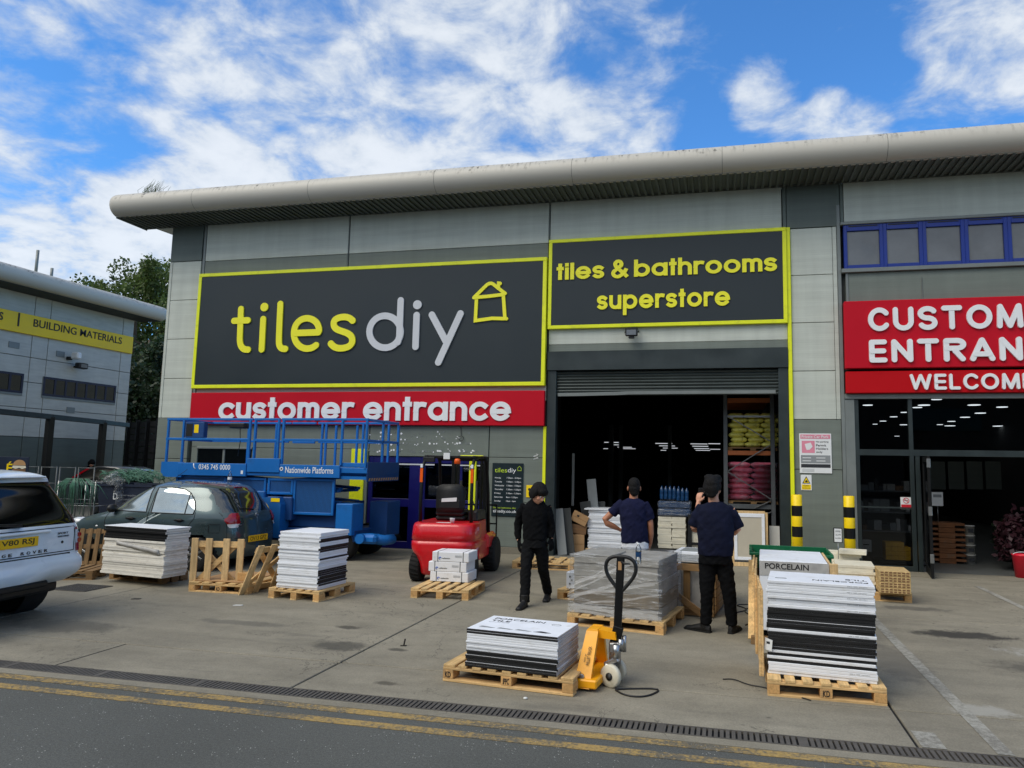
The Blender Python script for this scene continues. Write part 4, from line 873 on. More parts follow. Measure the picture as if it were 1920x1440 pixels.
# ------------------------------------------------------------------ pallets and stacks
ORD = ['topmost', 'second', 'third', 'fourth', 'fifth', 'sixth', 'seventh', 'eighth', 'ninth', 'tenth', 'eleventh', 'twelfth', 'thirteenth', 'fourteenth', 'fifteenth', 'sixteenth', 'seventeenth', 'eighteenth', 'nineteenth', 'twentieth'] + ['%s' % s for s in
       ('twenty-first', 'twenty-second', 'twenty-third', 'twenty-fourth', 'twenty-fifth', 'twenty-sixth', 'twenty-seventh', 'twenty-eighth', 'twenty-ninth', 'thirtieth', 'thirty-first', 'thirty-second', 'thirty-third', 'thirty-fourth', 'thirty-fifth', 'thirty-sixth')]
PG = 'wooden pallets on the forecourt'
def pallet(label, loc, rz, w, d, slats=7, bottom='x', mark=None, old=False, gap=None, h=.144):
    """front edge centred on x, front at y=0; slats run front to back"""
    P = thing('pallet', label, 'pallet', loc, rz, PG); rr = random.Random(int(loc[0]*100+loc[1]*10))
    mw = ('wood_old', 'wood_old_y') if old else ('pine', 'pine_y'); k = h/.144
    mb = MB(); sw = (w*.62)/slats if gap is None else gap
    for i in range(slats):
        ww = sw*(1.35 if i in (0, slats-1) else 1)
        x = -w/2+ww/2+(w-ww)*i/(slats-1); mb.box(x-ww/2, x+ww/2, rr.uniform(0, .012), d-rr.uniform(0, .012), h-.022, h+rr.uniform(0, .002), 1, .003)
    for y in (0.004, d/2-.06, d-.124): mb.box(-w/2, w/2, y, y+.12, h-.044, h-.0225, 0, .003)
    mb.build('deck', list(mw), P)
    hb = h-.0445
    for i, x in enumerate((-w/2, -.05, w/2-.10)):
        for j, y in enumerate((.004, d/2-.07, d-.144)):
            mb = MB(); mb.box(x, x+.10, y, y+.14, .0225, hb, 0, .004); b_ = mb.build('block', 'pine_block' if not old else 'wood_old_y', P)
            if mark and j == 0 and i in mark:
                write(mark[i], 'stamp', 'ink_black', b_, (x+.022, y-.001, .035), X, Z, .056, .05, .0012, .02)
    mb = MB()
    if bottom == 'x':
        for y in (0.004, d/2-.05, d-.104): mb.box(-w/2, w/2, y, y+.10, 0, .022, 0, .003)
        mb.build('base_board', mw[0], P)
    else:
        for x in (-w/2, -.05, w/2-.10): mb.box(x, x+.10, 0, d, 0, .022, 0, .003)
        mb.build('base_board', mw[1], P)
    return P
def anchor(px, py, z, th, w):
    """front centre of a box whose front right foot is seen at (px, py)"""
    a = G(px, py, z); return a-Vector((math.cos(th), math.sin(th), 0))*w/2
BOXES = {}
def tile_box(w, d, h, face, top='carton_white', edge='carton_edge'):
    key = (round(w, 3), round(d, 3), round(h, 4), face, top, edge)
    if key in BOXES: return BOXES[key]
    mb = MB(); b = .003; e = .0006
    mb.box(-w/2, w/2, 0, d, e, h-e, 0, b)
    me = mb.mesh('tile_box', [top, face, edge or face])
    for p in me.polygons:
        c = p.center
        if c.y < .0035 and abs(c.x) < w/2-.0005: p.material_index = 1
        elif abs(c.x) > w/2-.0035: p.material_index = 2 if edge else 0
    BOXES[key] = me; return me
def stack(where, x, y, rz, z0, w, d, layers, h, grp, jit=.006, noun='tile box', edge='carton_edge', top='carton_white', seed=1, names=None):
    """layers from the top down: 'w' white front, 'b' black front, 'c' cream, 'a' aged"""
    rr = random.Random(seed); n = len(layers); face = {'w': 'carton_white', 'b': 'carton_black', 'c': 'carton_cream', 'a': 'carton_aged', 'f': 'carton_black'}
    cname = {'w': 'white', 'b': 'black edged', 'c': 'cream', 'a': 'off-white', 'f': 'black'}
    zz_ = z0; out = []
    for i in range(n-1, -1, -1):
        c = layers[i]; tp = {'w': top, 'b': top, 'c': 'carton_cream', 'a': 'carton_aged', 'f': 'foam_black'}[c]
        ed = edge if c in 'wb' else tp
        o = link(tile_box(w, d, h, face[c], tp, ed), 'tile_box')
        dx, dy = rr.uniform(-jit, jit), rr.uniform(-jit, jit); cz, sz = math.cos(rz), math.sin(rz)
        o.location = (x+cz*dx-sz*dy, y+sz*dx+cz*dy, zz_); o.rotation_euler = (0, 0, rz+rr.uniform(-.004, .004)); zz_ += h
        place = 'topmost' if i == 0 else ('bottom' if i == n-1 else ORD[i]+' from top')
        tag(o, '%s %s, %s %s' % (cname[c], noun, place, where), noun, grp); out.append(o)
    return out
def frame_of(bl, br, z=0.0):
    a, b = G(*bl, z), G(*br, z); m = (a+b)/2; return m, math.atan2(b.y-a.y, b.x-a.x), (b-a).length

# A: low stack in front, on the hand pallet truck
PA, RA = Vector((-1.85, 6.08, 0)), R(-5.6)
pallet('pallet carrying the low tile stack, lifted on the yellow pallet truck', (-1.85, 6.08, .006), RA, 1.22, .97, 9, 'x', {0: 'KD', 1: 'IPPC'})
lay = 'bb'+'wwwwwww'+'bbbbbbb'
m_, _, _ = frame_of((873, 1249), (1044, 1270), .15)
SA = stack('in the low pallet truck stack', m_.x, m_.y, R(-6.4), .153, .862, .575, lay, .0202, 'tile boxes in the low front stack', .007, seed=4)
top = SA[-1]; h_ = .0203
write('PORCELAIN', 'print', 'ink_black', top, (-.36, .44, h_), X, Y, .50, .058, .0008, .008); write('TILE', 'print', 'ink_black', top, (-.36, .35, h_), X, Y, .19, .055, .0008, .008)
write('glazed porcelain floor tiles', 'print', 'text_grey', top, (-.36, .31, h_), X, Y, .2, .014, .0008)
mb = MB(); mb.tube([(.27+.045*math.cos(a), .42+.03*math.sin(a), h_+.0003) for a in [2*math.pi*k/18 for k in range(18)]], .002, 5, closed=True); mb.build('print', 'text_grey', top)
for k in range(4):
    mb = MB(); x0 = -.36+.175*k; mb.prism([(0, 0), (.12, -.012), (.17, .01), (.06, .045), (.03, .02)] if k == 3 else [(0, .0), (.13, -.004), (.16, .012), (.02, .04)], (x0, .10, h_), X, Y, (0, 0, .0008)); mb.build('print', 'text_dark' if k == 3 else 'text_grey', top)
rr = random.Random(2)
# KD: tall stack at the right
PK_ = Vector((.83, 6.545, 0)); pallet('pallet stamped KD under the tall tile stack at the front right', (.83, 6.50, 0), R(-.8), .95, .88, 7, 'x', {1: 'KD'})
lay = 'w'*9+'b'*7+'w'+'b'*6+'w'+'b'+'w'+'b'+'w'*4
m_, _, _ = frame_of((1440, 1262), (1645, 1284), .146)
SK = stack('in the tall front right stack', m_.x, m_.y, R(-5.9), .147, .884, .60, lay, (.948-.147)/len(lay), 'tile boxes in the tall front stack', .009, seed=9)
top = SK[-1]; h_ = (.948-.147)/len(lay)+.0003
write('PORCELAIN', 'print', 'ink_black', top, (.40, .20, h_), -X, -Y, .46, .06, .0008, .008); write('TILE', 'print', 'ink_black', top, (.40, .33, h_), -X, -Y, .18, .06, .0008, .008)
mb = MB(); mb.tube([(-.33+.05*math.cos(a), .16+.025*math.sin(a), h_+.0003) for a in [2*math.pi*k/18 for k in range(18)]], .0025, 5, closed=True); mb.build('print', 'text_grey', top)
for i, o in enumerate(SK):
    c = o['label'].split()[0]
    if c == 'white' and i % 2 == 0: write('600 x 1200  porcelain', 'print', 'text_grey', o, (.22, -.0006, .007), X, Z, .16, .011, .0006)
nb = thing('paper_label', 'loose white paper delivery note stuck to the side of the tall front stack', 'paper', (.37, 6.66, .40), R(-30)); mb = MB(); mb.prism([(-.035, -.05), (.035, -.06), (.045, .035), (-.025, .05)], (0, 0, 0), X, Z, (0, .002, 0)); mb.build('sheet', 'white_plate', nb); mb = MB(); mb.box(-.012, .02, -.0015, -.0005, 0, .02); mb.build('print', 'text_dark', nb)
# wooden panel standing behind the tall stack
CP = thing('plywood_board', 'pale plywood side leaning against the back of the tall front stack', 'panel', (.335, 6.9, 0), R(90)); mb = MB(); mb.box(-.25, .62, -.0, .02, .12, .86, 0, .003); mb.box(-.25, -.17, .02, .04, .12, .88, 0, .003); mb.box(.5, .62, .02, .04, .12, .88, 0, .003); mb.build('board', 'pine', CP)

# t2: white stack with black bands on the left
pa, ra, wa = frame_of((505, 1125), (596, 1129)); ra = R(-11.5)
q = anchor(597, 1130, 0, R(-5), .84); pallet('pallet under the white stack with three black bands', q, R(-5), .84, .86, 6, 'y')
lay = 'w'*3+'bb'+'ww'+'bbb'+'www'+'b'+'wwww'+'w'+'bbbbbbbb'+'ww'
hh = (.925-.146)/len(lay)
def stack_side(*a, **k): return stack(*a, **k)
m_ = anchor(595, 1107.5, .146, R(-5), .68)
ST = stack('in the stack left of the forklift', m_.x, m_.y, R(-5), .146, .68, .67, lay, hh, 'tile boxes in the banded stack', .012, seed=21)
for o in ST:       # here the printed black band is on the long side
    c = o['label'].startswith('black'); key = ('t2', c)
    if key not in BOXES:
        me = o.data.copy()
        for k_, m in enumerate(('carton_white', 'carton_white', 'carton_black' if c else 'carton_white')): me.materials[k_] = MATS[m]
        BOXES[key] = me
    o.data = BOXES[key]
# t1: aged stack with black foam on top
pallet('weathered pallet under the off-white stack beside the grey car', anchor(303, 1096, 0, R(-8), 1.15), R(-8), 1.15, .48, 7, 'x', old=True)
lay = 'fffff'+'a'*15
hh = (.86-.146)/len(lay)
TW, TD, TR_ = 1.30, .42, R(-8)
m_ = anchor(305, 1085, .146, TR_, TW)
S1_ = stack('in the foam topped stack beside the hatchback', m_.x, m_.y, TR_, .146, TW, TD, lay, hh, 'boxes in the aged stack', .014, seed=31)
for o in S1_[-5:]:
    me = o.data.copy()
    for k_, m in enumerate(('foam_black', 'foam_black', 'carton_aged')): me.materials[k_] = MATS[m]
    o.data = me
cv = tag(link(tile_box(TW+.02, TD+.02, .012, 'carton_white', 'carton_white', 'carton_white'), 'cover_sheet'), 'white cover sheet lying on the black foam of the aged stack', 'sheet'); cv.location = (m_.x, m_.y, .862); cv.rotation_euler = (0, 0, TR_)
fs = thing('foam_strip', 'torn grey foam strip hanging from the black front of the aged stack', 'foam', (m_.x, m_.y, 0), TR_); mb = MB(); mb.rings([[Vector((x, -.012-.012*math.sin(i), z)) for x, z in ()] or [Vector((-.35+.1*i, -.016-.006*math.sin(i*1.7), .655-.010*i)), Vector((-.35+.1*i, -.022-.02*math.sin(i*.9)**2, .625-.011*i)), Vector((-.35+.1*i, -.012, .585-.012*i)), Vector((-.35+.1*i, -.006, .62-.011*i))] for i in range(10)]); mb.build('strip', 'carton_edge', fs)

# crate sides: pallet with slatted ends, opened up
CRx, CRy, CRr = -7.20, 9.10, R(2)
pallet('pallet with plywood top between two slatted crate sides', (CRx+.05, CRy+.02, 0), CRr, .96, 1.1, 5, 'x', {1: 'KD'})
pw = thing('plywood_sheet', 'brown plywood sheet lying on the crate pallet', 'board', (CRx+.0, CRy+.1, .147), CRr); mb = MB(); mb.box(-.40, .38, 0, .9, 0, .012, 0, .002); mb.build('sheet', 'cardboard', pw)
bk = thing('wood_block', 'reddish wood block lying on the crate pallet', 'block', (CRx+.33, CRy+.25, .16), CRr); mb = MB(); mb.box(-.1, .09, -.06, .06, 0, .12, 0, .006); mb.build('block', 'pine_block', bk)
def crate_side(label, loc, rz, tilt, w, h, axis='Y'):
    S_ = thing('crate_side', label, 'crate side', loc, rz, 'slatted crate sides'); S_.rotation_euler = (tilt, 0, rz)
    for x in (-w/2, -w/6-.05, w/6-.05, w/2-.10):
        mb = MB(); mb.box(x, x+.10, -.02, 0, 0, h, 0, .003); mb.build('upright', 'pine_z', S_)
    for z in (.05, h-.13):
        mb = MB(); mb.box(-w/2, w/2, .0005, .02, z, z+.09, 0, .003); mb.build('rail', 'pine', S_)
    for x0, x1 in ((-w/2+.08, w/2-.15),):
        mb = MB(); mb.beam((x0, .033, .1), (x1, .033, h-.1), .022, .075, 0, .003, Vector((0, 0, 1))); mb.build('brace', 'pine', S_)
        mb = MB(); mb.beam((x1, .056, .1), (x0, .056, h-.1), .022, .075, 0, .003, Vector((0, 0, 1))); mb.build('brace', 'pine', S_)
    return S_
crate_side('upright slatted crate side with crossed braces beside the grey car', (-7.30, 9.26, .02), R(9), 0, .80, .74)
b0, b1 = G(458, 1116), G(515, 1085)
cs = crate_side('slatted crate side leaning back over the right of its pallet', (0, 0, 0), 0, 0, .82, .80)
# lean: base along the pallet's right edge, top tipped to the right
ax = Vector((.27, .96, 0)).normalized(); up_ = Vector((.42, -.1, .86)).normalized(); nr = up_.cross(ax).normalized()
mm = Matrix((ax, nr, up_)).transposed().to_4x4(); mm.translation = Vector((-6.66, 9.46, .0)); cs.matrix_world = mm
# tipped-up pallet and a flat one by the white car
q = thing('pallet', 'old dark pallet tipped on edge between the white car and the aged stack', 'pallet', (0, 0, 0), 0, PG)
mb = MB()
for i in range(5): mb.box(-.38+.18*i, -.28+.18*i, 0, .9, 0, .022, 0, .003)
mb.build('deck', 'wood_old_y', q)
for y_ in (.02, .42, .78): mb = MB(); mb.box(-.4, .46, y_, y_+.1, -.04, -.0005, 0, .003); mb.box(-.4, -.3, y_, y_+.1, -.12, -.0405); mb.box(.0, .1, y_, y_+.1, -.12, -.0405); mb.box(.36, .46, y_, y_+.1, -.12, -.0405); mb.build('bearer', 'wood_old', q)
ay = Vector((.12, .20, .97)).normalized(); ax_ = Vector((.93, .36, 0)).normalized(); az = ax_.cross(ay).normalized(); ay = az.cross(ax_)
mm = Matrix((ax_, ay, az)).transposed().to_4x4(); gq = G(172, 1066); mm.translation = Vector((gq.x-.12, gq.y+.12, 0.02)); q.matrix_world = mm @ Matrix.Scale(.72, 4)
gq = G(175, 1086); pallet('flat reddish pallet partly hidden by the white car', (gq.x-.35, gq.y-.25, 0), R(20), .9, .75, 6, 'x', old=True)

# white boxes on the pallet behind which the forklift stands
pallet('pale pallet carrying three strapped white boxes in front of the forklift', anchor(878, 1127, 0, R(3), .86), R(3), .86, .85, 6, 'y')
CQ = anchor(876, 1093, .147, R(2), .58); zb = .147; bw = ((.60, .20, .0), (.60, .20, -.03), (.58, .20, .015))
for i in range(3):
    b_ = thing('white_carton', '%s white carton with blue print strapped on the pale pallet' % ('bottom', 'middle', 'topmost')[i], 'carton', (CQ.x+bw[i][2], CQ.y, zb), R(2), 'strapped white cartons')
    w_, hgt = bw[i][0], .148; mb = MB(); mb.box(-w_/2, w_/2, 0, .42, 0, hgt-.002, 0, .008); mb.build('carton', 'carton_white', b_)
    for sx in (-.2, .2):
        mb = MB(); mb.box(sx-.005, sx+.005, -.002, .422, -.0, hgt); mb.build('strap', 'board_green', b_)
    mb = MB(); mb.tube([(-.165+.016*math.cos(a), -.002, .05+.016*math.sin(a)) for a in [2*math.pi*k/14*.8 for k in range(14)]], .006, 5); mb.build('logo', 'cap_blue', b_)
    write('valentin', 'print', 'board_green', b_, (-.135, -.0016, .042), X, Z, .13, .022, .0012, .006)
    for k in range(3): mb = MB(); mb.box(.07, .18, -.0022, -.001, .07+.012*k, .074+.012*k); mb.build('print', 'text_grey', b_)
    zb += hgt

# ------------------------------------------------------------------ hand pallet truck
J_ = thing('pallet_truck', 'yellow hand pallet truck with black steering handle under the low tile stack', 'pallet truck', (-1.85, 6.08, 0), RA)
# local: x to the right along the pallet's long side, forks point to -x
fr = 1.22/2
for y_ in (.20, .62):
    mb = MB(); mb.box(-fr+.1, fr+.10, y_, y_+.16, .045, .098, 0, .012); mb.box(-fr+.04, -fr+.1, y_+.01, y_+.15, .055, .09, 0, .01); mb.build('fork', 'jack_yellow', J_)
mb = MB()
# two sloping side plates joined by a top plate: the load-guard
for y_, yt in ((.17, .40), (.79, .56)):
    mb.add([(.555, y_, .03), (.70, y_, .03), (.70, y_+.05, .03), (.555, y_+.05, .03), (.603, yt, .462), (.712, yt, .462), (.712, yt+.05, .462), (.603, yt+.05, .462), (.615, yt+.005, .478), (.705, yt+.005, .478), (.705, yt+.045, .478), (.615, yt+.045, .478)],
           [(0, 3, 2, 1), (0, 1, 5, 4), (1, 2, 6, 5), (2, 3, 7, 6), (3, 0, 4, 7), (4, 5, 9, 8), (5, 6, 10, 9), (6, 7, 11, 10), (7, 4, 8, 11), (8, 9, 10, 11)])
mb.box(.555, .765, .168, .842, .03, .105, 0, .012)
mb.box(.606, .71, .448, .562, .41, .4765, 0, .006)
mb.prism([(.70, .474), (.86, .455), (.87, .395), (.71, .40)], (0, .43, 0), X, Z, (0, .14, 0), 0)
mb.build('chassis', ['jack_yellow', 'black_paint'], J_)
write('PALLET TRUCK', 'lettering', 'ink_black', J_, (.672, .2515, .205), Vector((.03, .46, .87)), Vector((-1, 0, .03)), .16, .028, .0015, .01)
write('2500 kg', 'lettering', 'ink_black', J_, (.635, .2610, .225), Vector((.03, .46, .87)), Vector((-1, 0, .03)), .07, .013, .0015, .005)
mb = MB(); mb.cyl((.62, .192, .115), (.62, .225, .115), .024, n=18); mb.cyl((.62, .188, .115), (.62, .194, .115), .013, n=12); mb.build('axle_boss', 'cast_metal', J_)
JX = -.062
mb = MB(); mb.cyl((.905, .50, .17), (.905, .50, .34), .055); mb.box(.86, .97, .44, .57, .27, .37, 0, .015); mb.cyl((.965, .47, .30), (.965, .47, .40), .028); mb.box(.83, .93, .40, .62, .145, .19, 0, .012); mb.cyl((.935, .42, .245), (.935, .42, .36), .032); mb.beam((.83, .44, .17), (.96, .42, .24), .05, .05, 0, .01); mb.cyl((.90, .39, .15), (.90, .63, .15), .028); mb.cyl((.985, .52, .28), (.985, .52, .42), .02); mb.build('pump', 'cast_metal', J_, (JX, 0, 0))
for y_ in (.375, .585):
    w_ = thing('wheel', None, None); w_.parent = J_; w_.location = (.90+JX, y_, .10); w_.rotation_euler = (0, 0, R(-18))
    mb = MB(); mb.lathe([(.03, -.027), (.085, -.027), (.098, -.018), (.098, .018), (.085, .027), (.03, .027)], (0, 0, 0), 'Y', 32); mb.build('tyre', 'nylon', w_)
    mb = MB(); mb.lathe([(.0, -.034), (.033, -.034), (.033, .034), (.0, .034)], (0, 0, 0), 'Y', 20); mb.build('hub', 'black_plastic', w_)
mb = MB(); mb.beam((.925, .49, .36), (.955, .49, 1.12), .07, .036, 0, .006, up=Y); mb.beam((.90, .49, .33), (.94, .49, .50), .09, .05, 0, .006, up=Y); mb.build('handle_shaft', 'black_paint', J_, (JX, 0, 0))
lp = [(.955, .80), (.90, .86), (.835, .94), (.812, 1.01), (.825, 1.075), (.87, 1.11), (.92, 1.118), (.99, 1.118), (1.04, 1.11), (1.085, 1.075), (1.10, 1.01), (1.075, .94), (1.01, .86)]
lp = [(a, b) for a, b in smooth2(lp+[lp[0]], 2)]
mb = MB(); mb.tube([(a, .49, b) for a, b in lp], .017, 10, closed=False); mb.build('handle_loop', 'black_plastic', J_, (JX, 0, 0))
mb = MB(); mb.tube([(.965, .47, 1.075), (1.0, .46, 1.06), (1.05, .455, 1.062)], [.010, .009, .006], 8); mb.build('release_lever', 'black_plastic', J_, (JX, 0, 0))
mb = MB(); mb.box(.935, .967, .4695, .4715, 1.0, 1.075); mb.build('sticker', 'cardboard', J_, (JX, 0, 0))

# ------------------------------------------------------------------ wrapped pallet in the middle
WA, WR = (G(1063, 1170)+G(1245, 1195))/2, R(-10)
pallet('pallet under the shrink wrapped load', (WA.x, WA.y, 0), WR, 1.20, 1.05, 7, 'x')
W_ = thing('wrapped_load', 'grey load of boxes in creased clear stretch film on a pallet', 'wrapped load', (WA.x, WA.y+.02, .147), WR)
mb = MB(); rr = random.Random(5); z_ = 0
while z_ < .64:
    h_ = rr.choice((.05, .085, .12, .16)); mb.box(-.545+rr.uniform(0, .02), .545-rr.uniform(0, .03), .03+rr.uniform(0, .02), .99-rr.uniform(0, .02), z_, z_+h_-.003, rr.choice((0, 0, 1, 2)), .004); z_ += h_
mb.box(-.54, -.05, .05, .6, z_, z_+.02, 0, .004); mb.build('boxes', ['load_grey', 'load_brown', 'load_pale'], W_)
mb = MB(); nx_, nz_2 = 60, 30; per = []
w_, d_ = .575, 1.03
for i in range(nx_):
    t_ = i/nx_*4; s_, k_ = int(t_), t_ % 1
    c_ = [(-w_, .0), (w_, .0), (w_, d_), (-w_, d_), (-w_, .0)]; per.append((c_[s_][0]*(1-k_)+c_[s_+1][0]*k_, c_[s_][1]*(1-k_)+c_[s_+1][1]*k_))
rings = []
for j in range(nz_2+1):
    z_ = -.02+.72*j/nz_2; ring = []
    for i, (a, b) in enumerate(per):
        p = Vector((a, b-.5, z_)); k_ = .012*noise.noise(Vector((a*4, b*4, z_*9)))+.008*noise.noise(Vector((a*9, b*9, z_*25)))-(.03 if j == 0 else 0)
        o_ = Vector((a, b-.5, 0)).normalized(); p += o_*k_; ring.append(p+Vector((0, .5, 0)))
    rings.append(ring)
for k_, zz_ in ((.97, .702), (.8, .712), (.5, .709), (.1, .712)): rings.append([Vector((q.x*k_, .515+(q.y-.515)*k_, zz_+.008*noise.noise(q*7+Vector((0, 0, k_*5))))) for q in rings[nz_2]])
mb.rings(rings, 0, False, False); mb.build('film', 'film', W_)
for (a, b) in (((-.59, .28), (-.02, .60)), ((-.59, .22), (.10, .60)), ((-.59, .16), (.30, .50)), ((-.59, .20), (.50, .42)), ((-.4, .12), (.58, .30)), ((-.59, .10), (.58, .04)), ((-.59, .06), (.58, .10)), ((-.59, .03), (.58, .02)), ((-.2, .62), (.58, .52)), ((-.5, .36), (.2, .62))):
    mb = MB(); pts = [Vector((a[0]+(b[0]-a[0])*t_, -.02-.012*math.sin(math.pi*t_), a[1]+(b[1]-a[1])*t_+.01*math.sin(t_*9))) for t_ in [k/12 for k in range(13)]]
    hw = .008+.016*rr.random(); mb.add([q_+Vector((0, 0, s_*hw*(.5+.5*abs(math.sin(i_*1.3))))) for i_, q_ in enumerate(pts) for s_ in (-1, 1)], [(2*k, 2*k+2, 2*k+3, 2*k+1) for k in range(12)]); mb.build('film_fold', 'film_band', W_)
q = WA; bp = G(1197, 1058, .852)
bt = thing('water_bottle', 'clear plastic water bottle with blue label standing on the wrapped load', 'bottle', (bp.x, bp.y, .861)); mb = MB(); mb.lathe([(.0, 0), (.03, 0), (.033, .01), (.033, .075)], n=18); mb.lathe([(.033, .126), (.033, .15), (.028, .175), (.014, .195), (.013, .207)], n=18); mb.build('bottle', 'film_clear', bt); mb = MB(); mb.lathe([(.0338, .075), (.0338, .126)], n=18, caps=False); mb.build('label', 'water_blue', bt); mb = MB(); mb.lathe([(.0, .205), (.015, .205), (.015, .222), (0, .222)], n=14); mb.build('cap', 'white_plate', bt)
# white box on a pallet peeping out at the left of the wrapped load
q = G(1043, 1128); P5 = pallet('pallet half hidden behind the wrapped load', (q.x+.5, q.y+.05, 0), R(-14), 1.1, .8, 6, 'x')
wb = thing('white_carton', 'white box with punched holes at the left end of the wrapped load', 'box', (q.x+.62, q.y+.1, .147), R(-14)); mb = MB(); mb.box(-.55, .4, 0, .6, 0, .24, 0, .012); mb.build('box', 'carton_white', wb); mb = MB()
for i in range(3): mb.box(-.5+.03*(i % 2), -.475+.03*(i % 2), -.002, .001, .06+.05*i, .085+.05*i)
mb.build('hole', 'ink_black', wb)

# timber crate with glass-topped panels right of the wrapped load
q = G(1293, 1150); TC = thing('timber_crate', 'brown timber crate of wrapped panels between the wrapped load and the standing man', 'crate', (-.72, 9.62, 0), R(-8))
mb = MB()
for x_ in (-.02, .20, .50): mb.box(x_, x_+.09, -.02, 0, .10, .66, 0, .004)
mb.build('upright', 'wood_old_z', TC)
mb = MB(); mb.box(-.05, .60, -.045, -.0205, .58, .67, 0, .004); mb.build('rail', 'wood_old', TC); mb = MB(); mb.box(-.05, .60, -.04, 0, .02, .10, 0, .004); mb.build('rail', 'wood_old', TC)
mb = MB(); mb.beam((-.02, -.065, .36), (.56, -.22, .03), .024, .085, 0, .004); mb.build('brace', 'wood_old', TC)
for k in range(6): mb = MB(); mb.box(.6005, .62, 0.0, 1.2, .06+.1*k, .15+.1*k, 0, .003); mb.build('side_board', 'wood_old_y', TC)
for k in range(6): mb = MB(); mb.box(-.05, -.03, 0.0, 1.2, .06+.1*k, .15+.1*k, 0, .003); mb.build('side_board', 'wood_old_y', TC)
mb = MB(); mb.box(.12, .155, .03, 1.15, .1, .67, 0, .004); mb.box(-.02, .58, .05, 1.15, .06, .60, 1, .004); mb.build('panel', ['carton_white', 'carton_edge'], TC)
wp_ = thing('shower_tray', 'grey panel with white border in clear film lying across the timber crate', 'panel', (-.42, 9.75, .672), R(-8)); mb = MB(); mb.box(-.38, .36, -.1, 1.15, 0, .02, 1, .004); mb.box(-.36, .34, .55, 1.12, .02, .06, 0, .006); mb.box(-.29, .27, .61, 1.06, .06, .063, 2); mb.build('panel', ['carton_white', 'carton_edge', 'grey_board'], wp_); mb = MB(); mb.box(-.385, .365, -.105, .52, .0205, .032, 0, .004); mb.build('film', 'film', wp_)

# long timber crate of porcelain boxes, behind the tall stack
PZ = YP(1490, 1054, 8.25).z-.862
PC = thing('porcelain_crate', 'open timber crate holding a white box printed porcelain, behind the tall front stack', 'crate', (.80, 8.25, 0), R(-3))
mb = MB(); mb.box(-.42, .30, .02, 1.1, .16, .862+PZ, 0, .008); bx_ = mb.build('porcelain_box', 'carton_white', PC)
mb = MB(); mb.box(-.42, .31, .016, .0195, .70+PZ, .858+PZ); mb.build('print_panel', 'carton_edge', bx_)
write('PORCELAIN', 'lettering', 'ink_black', bx_, (-.36, .0155, .775+PZ), X, Z, .46, .062, .002, .015)
mb = MB(); mb.cyl((.255, .012, .72+PZ), (.255, .0155, .72+PZ), .04, n=22); mb.build('printed_dot', 'text_grey', bx_)
mb = MB(); mb.box(.315, .40, 0, .05, .03, .86+PZ, 0, .004); mb.box(.315, .34, .05, 1.15, .1, .85+PZ, 0, .004); mb.build('end_board', 'pine_z', PC)
for k in range(5): mb = MB(); mb.box(-.475, -.45, .0+.25*k, .2+.25*k, .12, .83, 0, .004); mb.build('side_board', 'pine_z', PC)
mb = MB(); mb.box(-.50, -.477, 0, 1.25, .78, .86, 0, .004); mb.build('side_rail', 'pine_y', PC); mb = MB(); mb.beam((-.515, .05, .05), (-.515, .75, .82), .022, .07, 0, .003, up=X); mb.build('brace', 'pine_y', PC)
mb = MB(); mb.box(-.52, .42, 0, .11, .0, .09, 0, .006); mb.box(-.52, .42, 1.0, 1.1, .0, .09, 0, .006); mb.box(-.51, -.40, .112, 1.0, .02, .11, 0, .005); mb.build('base', 'wood_old', PC)
write('UP', 'stamp', 'ink_black', PC, (-.46, -.001, .03), X, Z, .06, .035, .0012, .006)
gb = (G(1400, 1040, .86)+G(1522, 1040, .86))/2
GT = thing('green_tray', 'dark green plastic tray on top of the porcelain crate', 'tray', (.80, 9.22, .70), R(-2)); mb = MB(); W2, D2, H2 = .47, .62, .19
mb.box(-W2, W2, 0, D2, 0, .012); mb.box(-W2, W2, 0, .012, .012, H2, 0, .004); mb.box(-W2, W2, D2-.012, D2, .012, H2+.03, 0, .004); mb.box(-W2, -W2+.012, .012, D2-.012, .012, H2+.015, 0, .004); mb.box(W2-.012, W2, .012, D2-.012, .012, H2+.015, 0, .004)
mb.box(-W2-.025, W2+.025, -.022, .001, H2-.035, H2, 0, .006); mb.box(W2-.001, W2+.025, 0, D2, H2-.03, H2+.012, 0, .006); mb.box(-W2-.025, -W2+.001, 0, D2, H2-.03, H2+.03, 0, .006); mb.build('tray', 'green_plastic', GT)
sup = thing('timber_crate', 'low pine crate carrying the green tray', 'crate', (.80, 9.40, 0), R(-2)); mb = MB(); mb.box(-.45, .45, 0, .5, .0, .695, 0, .006); mb.build('crate', 'pine', sup)
